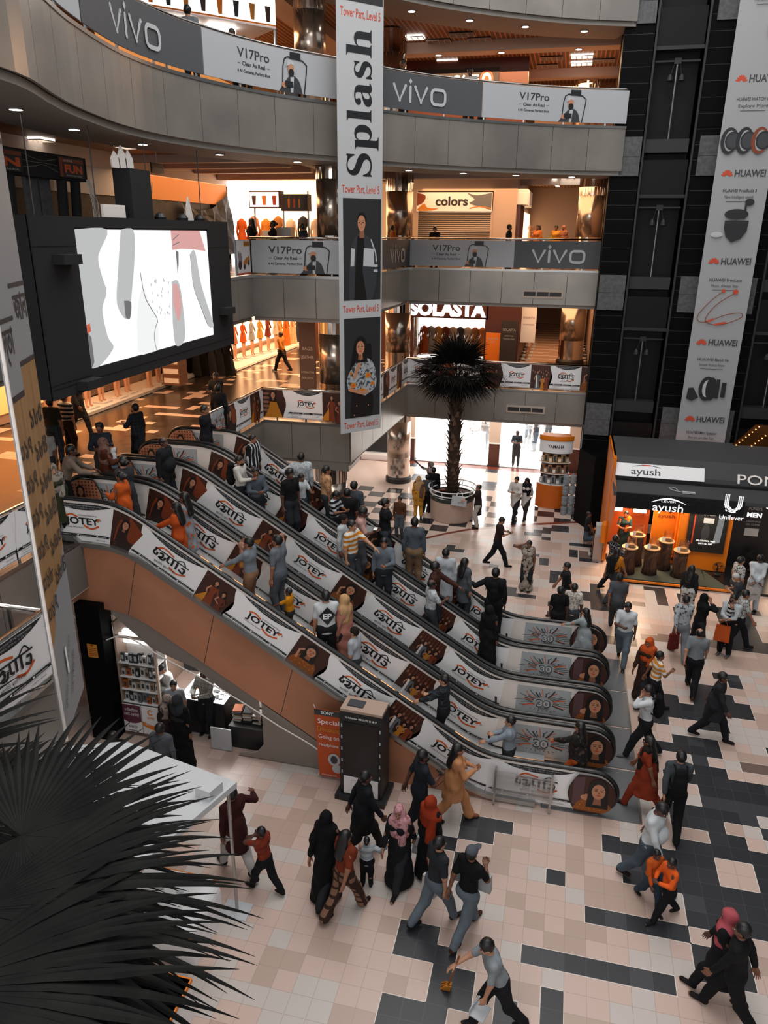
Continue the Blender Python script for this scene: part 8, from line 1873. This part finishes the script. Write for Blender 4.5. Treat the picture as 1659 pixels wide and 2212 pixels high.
# small children carried in arms
i = who('blue-grey shirt carrying'); p = i['W']((.06, .16, .98)); person(p.x, p.y, p.z - .18, i['rz'] + 2.6, 'small child in a pink top held against a blue-grey shoulder', .8, tc='b58a80', bc='a8703c', sleeve='long', pose='sit', vox=.013, hair='bun')
i = who('woman in a brown headscarf and rust dress'); p = i['W']((0, .17, .98)); person(p.x, p.y, p.z - .2, i['rz'] + 1.8, 'baby in a white top held by the woman in the brown headscarf', .66, tc='b9bcbe', bc='6a7a88', sleeve='short', pose='sit', vox=.013)
i = who('man in a white shirt carrying a small'); p = i['W']((0, .18, .98)); person(p.x, p.y, p.z - .16, i['rz'] + 2.4, 'toddler in black and white clothes held by the man in white', .8, tc='15161a:stripe:b9b9b9', bc='101114', sleeve='long', pose='sit', vox=.013)
# broom and dustpan of the cleaner
i = who('cleaner in'); hr = i['hr']; t = thing('broom', 'long-handled broom with amber bristles pushed by the cleaner', 'broom'); a_ = Vector((-.95, -.98, .12)); d = (a_ - hr).normalized(); b2_ = hr - d * .38; q = MB(); q.cyl(a_, b2_, .014, .014, mat('broom handle', hexc('8a5024'), .5), 8); q.build('handle', t)
q = MB(); [q.cyl(a_ + Vector((.016 * (k % 5 - 2), .03 * (k // 5 - 1), 0)), a_ + d * .14 + Vector((.03 * (k % 5 - 2) - .03, .05 * (k // 5 - 1), -.01)), .012, .016, mat('amber bristles', hexc('b06a10'), .8), 5) for k in range(15)]; q.build('bristles', t)
p = i['hl']; t = thing('dustpan', 'pale dustpan held low by the cleaner', 'dustpan', (p.x - .05, p.y, p.z - .2), 1.2); q = MB(); q.box(-.12, -.1, -.06, .12, .1, -.045, P_lgrey); q.box(-.12, .09, -.045, .12, .1, .03, P_lgrey); q.build('pan', t); q = MB(); q.cyl((0, .1, 0), (0, .02, .2), .012, .012, P_lgrey, 6); q.build('handle', t)
# badge on the white vest
i = who('white vest with a black diamond'); t = thing('vest_badge', 'black diamond badge lettered EP on the back of the white vest', 'badge', i['W']((0, -.148, 1.17)), i['rz'] + pi); q = MB(); A = Art(); A.poly([(0, .19), (-.16, 0), (0, -.19), (.16, 0)], P_black); A.text('EP', 0, -.055, .15, P_white, 'c', bold=.03, width=.17)
A.bake(lambda u, v, h: (-u, .0 - .8 * u * u + h, v), q, eps=.006); q.build('patch', t)
i = who('white T-shirt and jeans near'); t = thing('shirt_print', 'two small lines of dark print on the white T-shirt', 'print', i['W']((0, .125, 1.2)), i['rz']); A = Art(); A.text('The Original', 0, 0, .045, P_dgrey, 'c', width=.2, shear=.2); A.text('brooklyn', 0, -.22, .035, P_dgrey, 'c', width=.14); q = MB(); A.bake(lambda u, v, h: (-u, .0 - .9 * u * u + h, v), q, eps=.004); q.build('lettering', t)
# ------------------------------------------------------------------ light
w = bpy.data.worlds.new('world'); SC.world = w; w.use_nodes = True
bg = w.node_tree.nodes['Background']; bg.inputs[0].default_value = (.92, .96, 1., 1); bg.inputs[1].default_value = .75
area('skylight', (-1.5, 6, 24), 12, 3000, (1, .97, .94), sy=22)
WARM = (1, .55, .28)
for (x, y, sx, sy, z, e) in ((-3.5, 24, 7, 6, 15.6, 520), (-12, 17, 5, 8, 15.6, 360), (-3, 24, 7, 6, 11.6, 160), (-13, 18, 6, 8, 11.6, 260), (-11, 26, 3, 12, 7.6, 420), (-14, 11, 5, 6, 7.6, 220), (-2.5, 28, 6, 10, 7.6, 200), (-4, 23, 8, 3, 3.3, 120), (-12, 16, 6, 8, 3.3, 120)):
    area('ceiling_glow', (x, y, z), sx, e * 3.2, WARM if z > 4 else (1, .9, .82), sy=sy)
area('front_fill_light', (-4.5, -15.5, 13), 9, 1000, (1, .9, .84), rot=(math.radians(78), 0, 0), sy=3)  # added fill behind the camera, brightens the fascias that face it
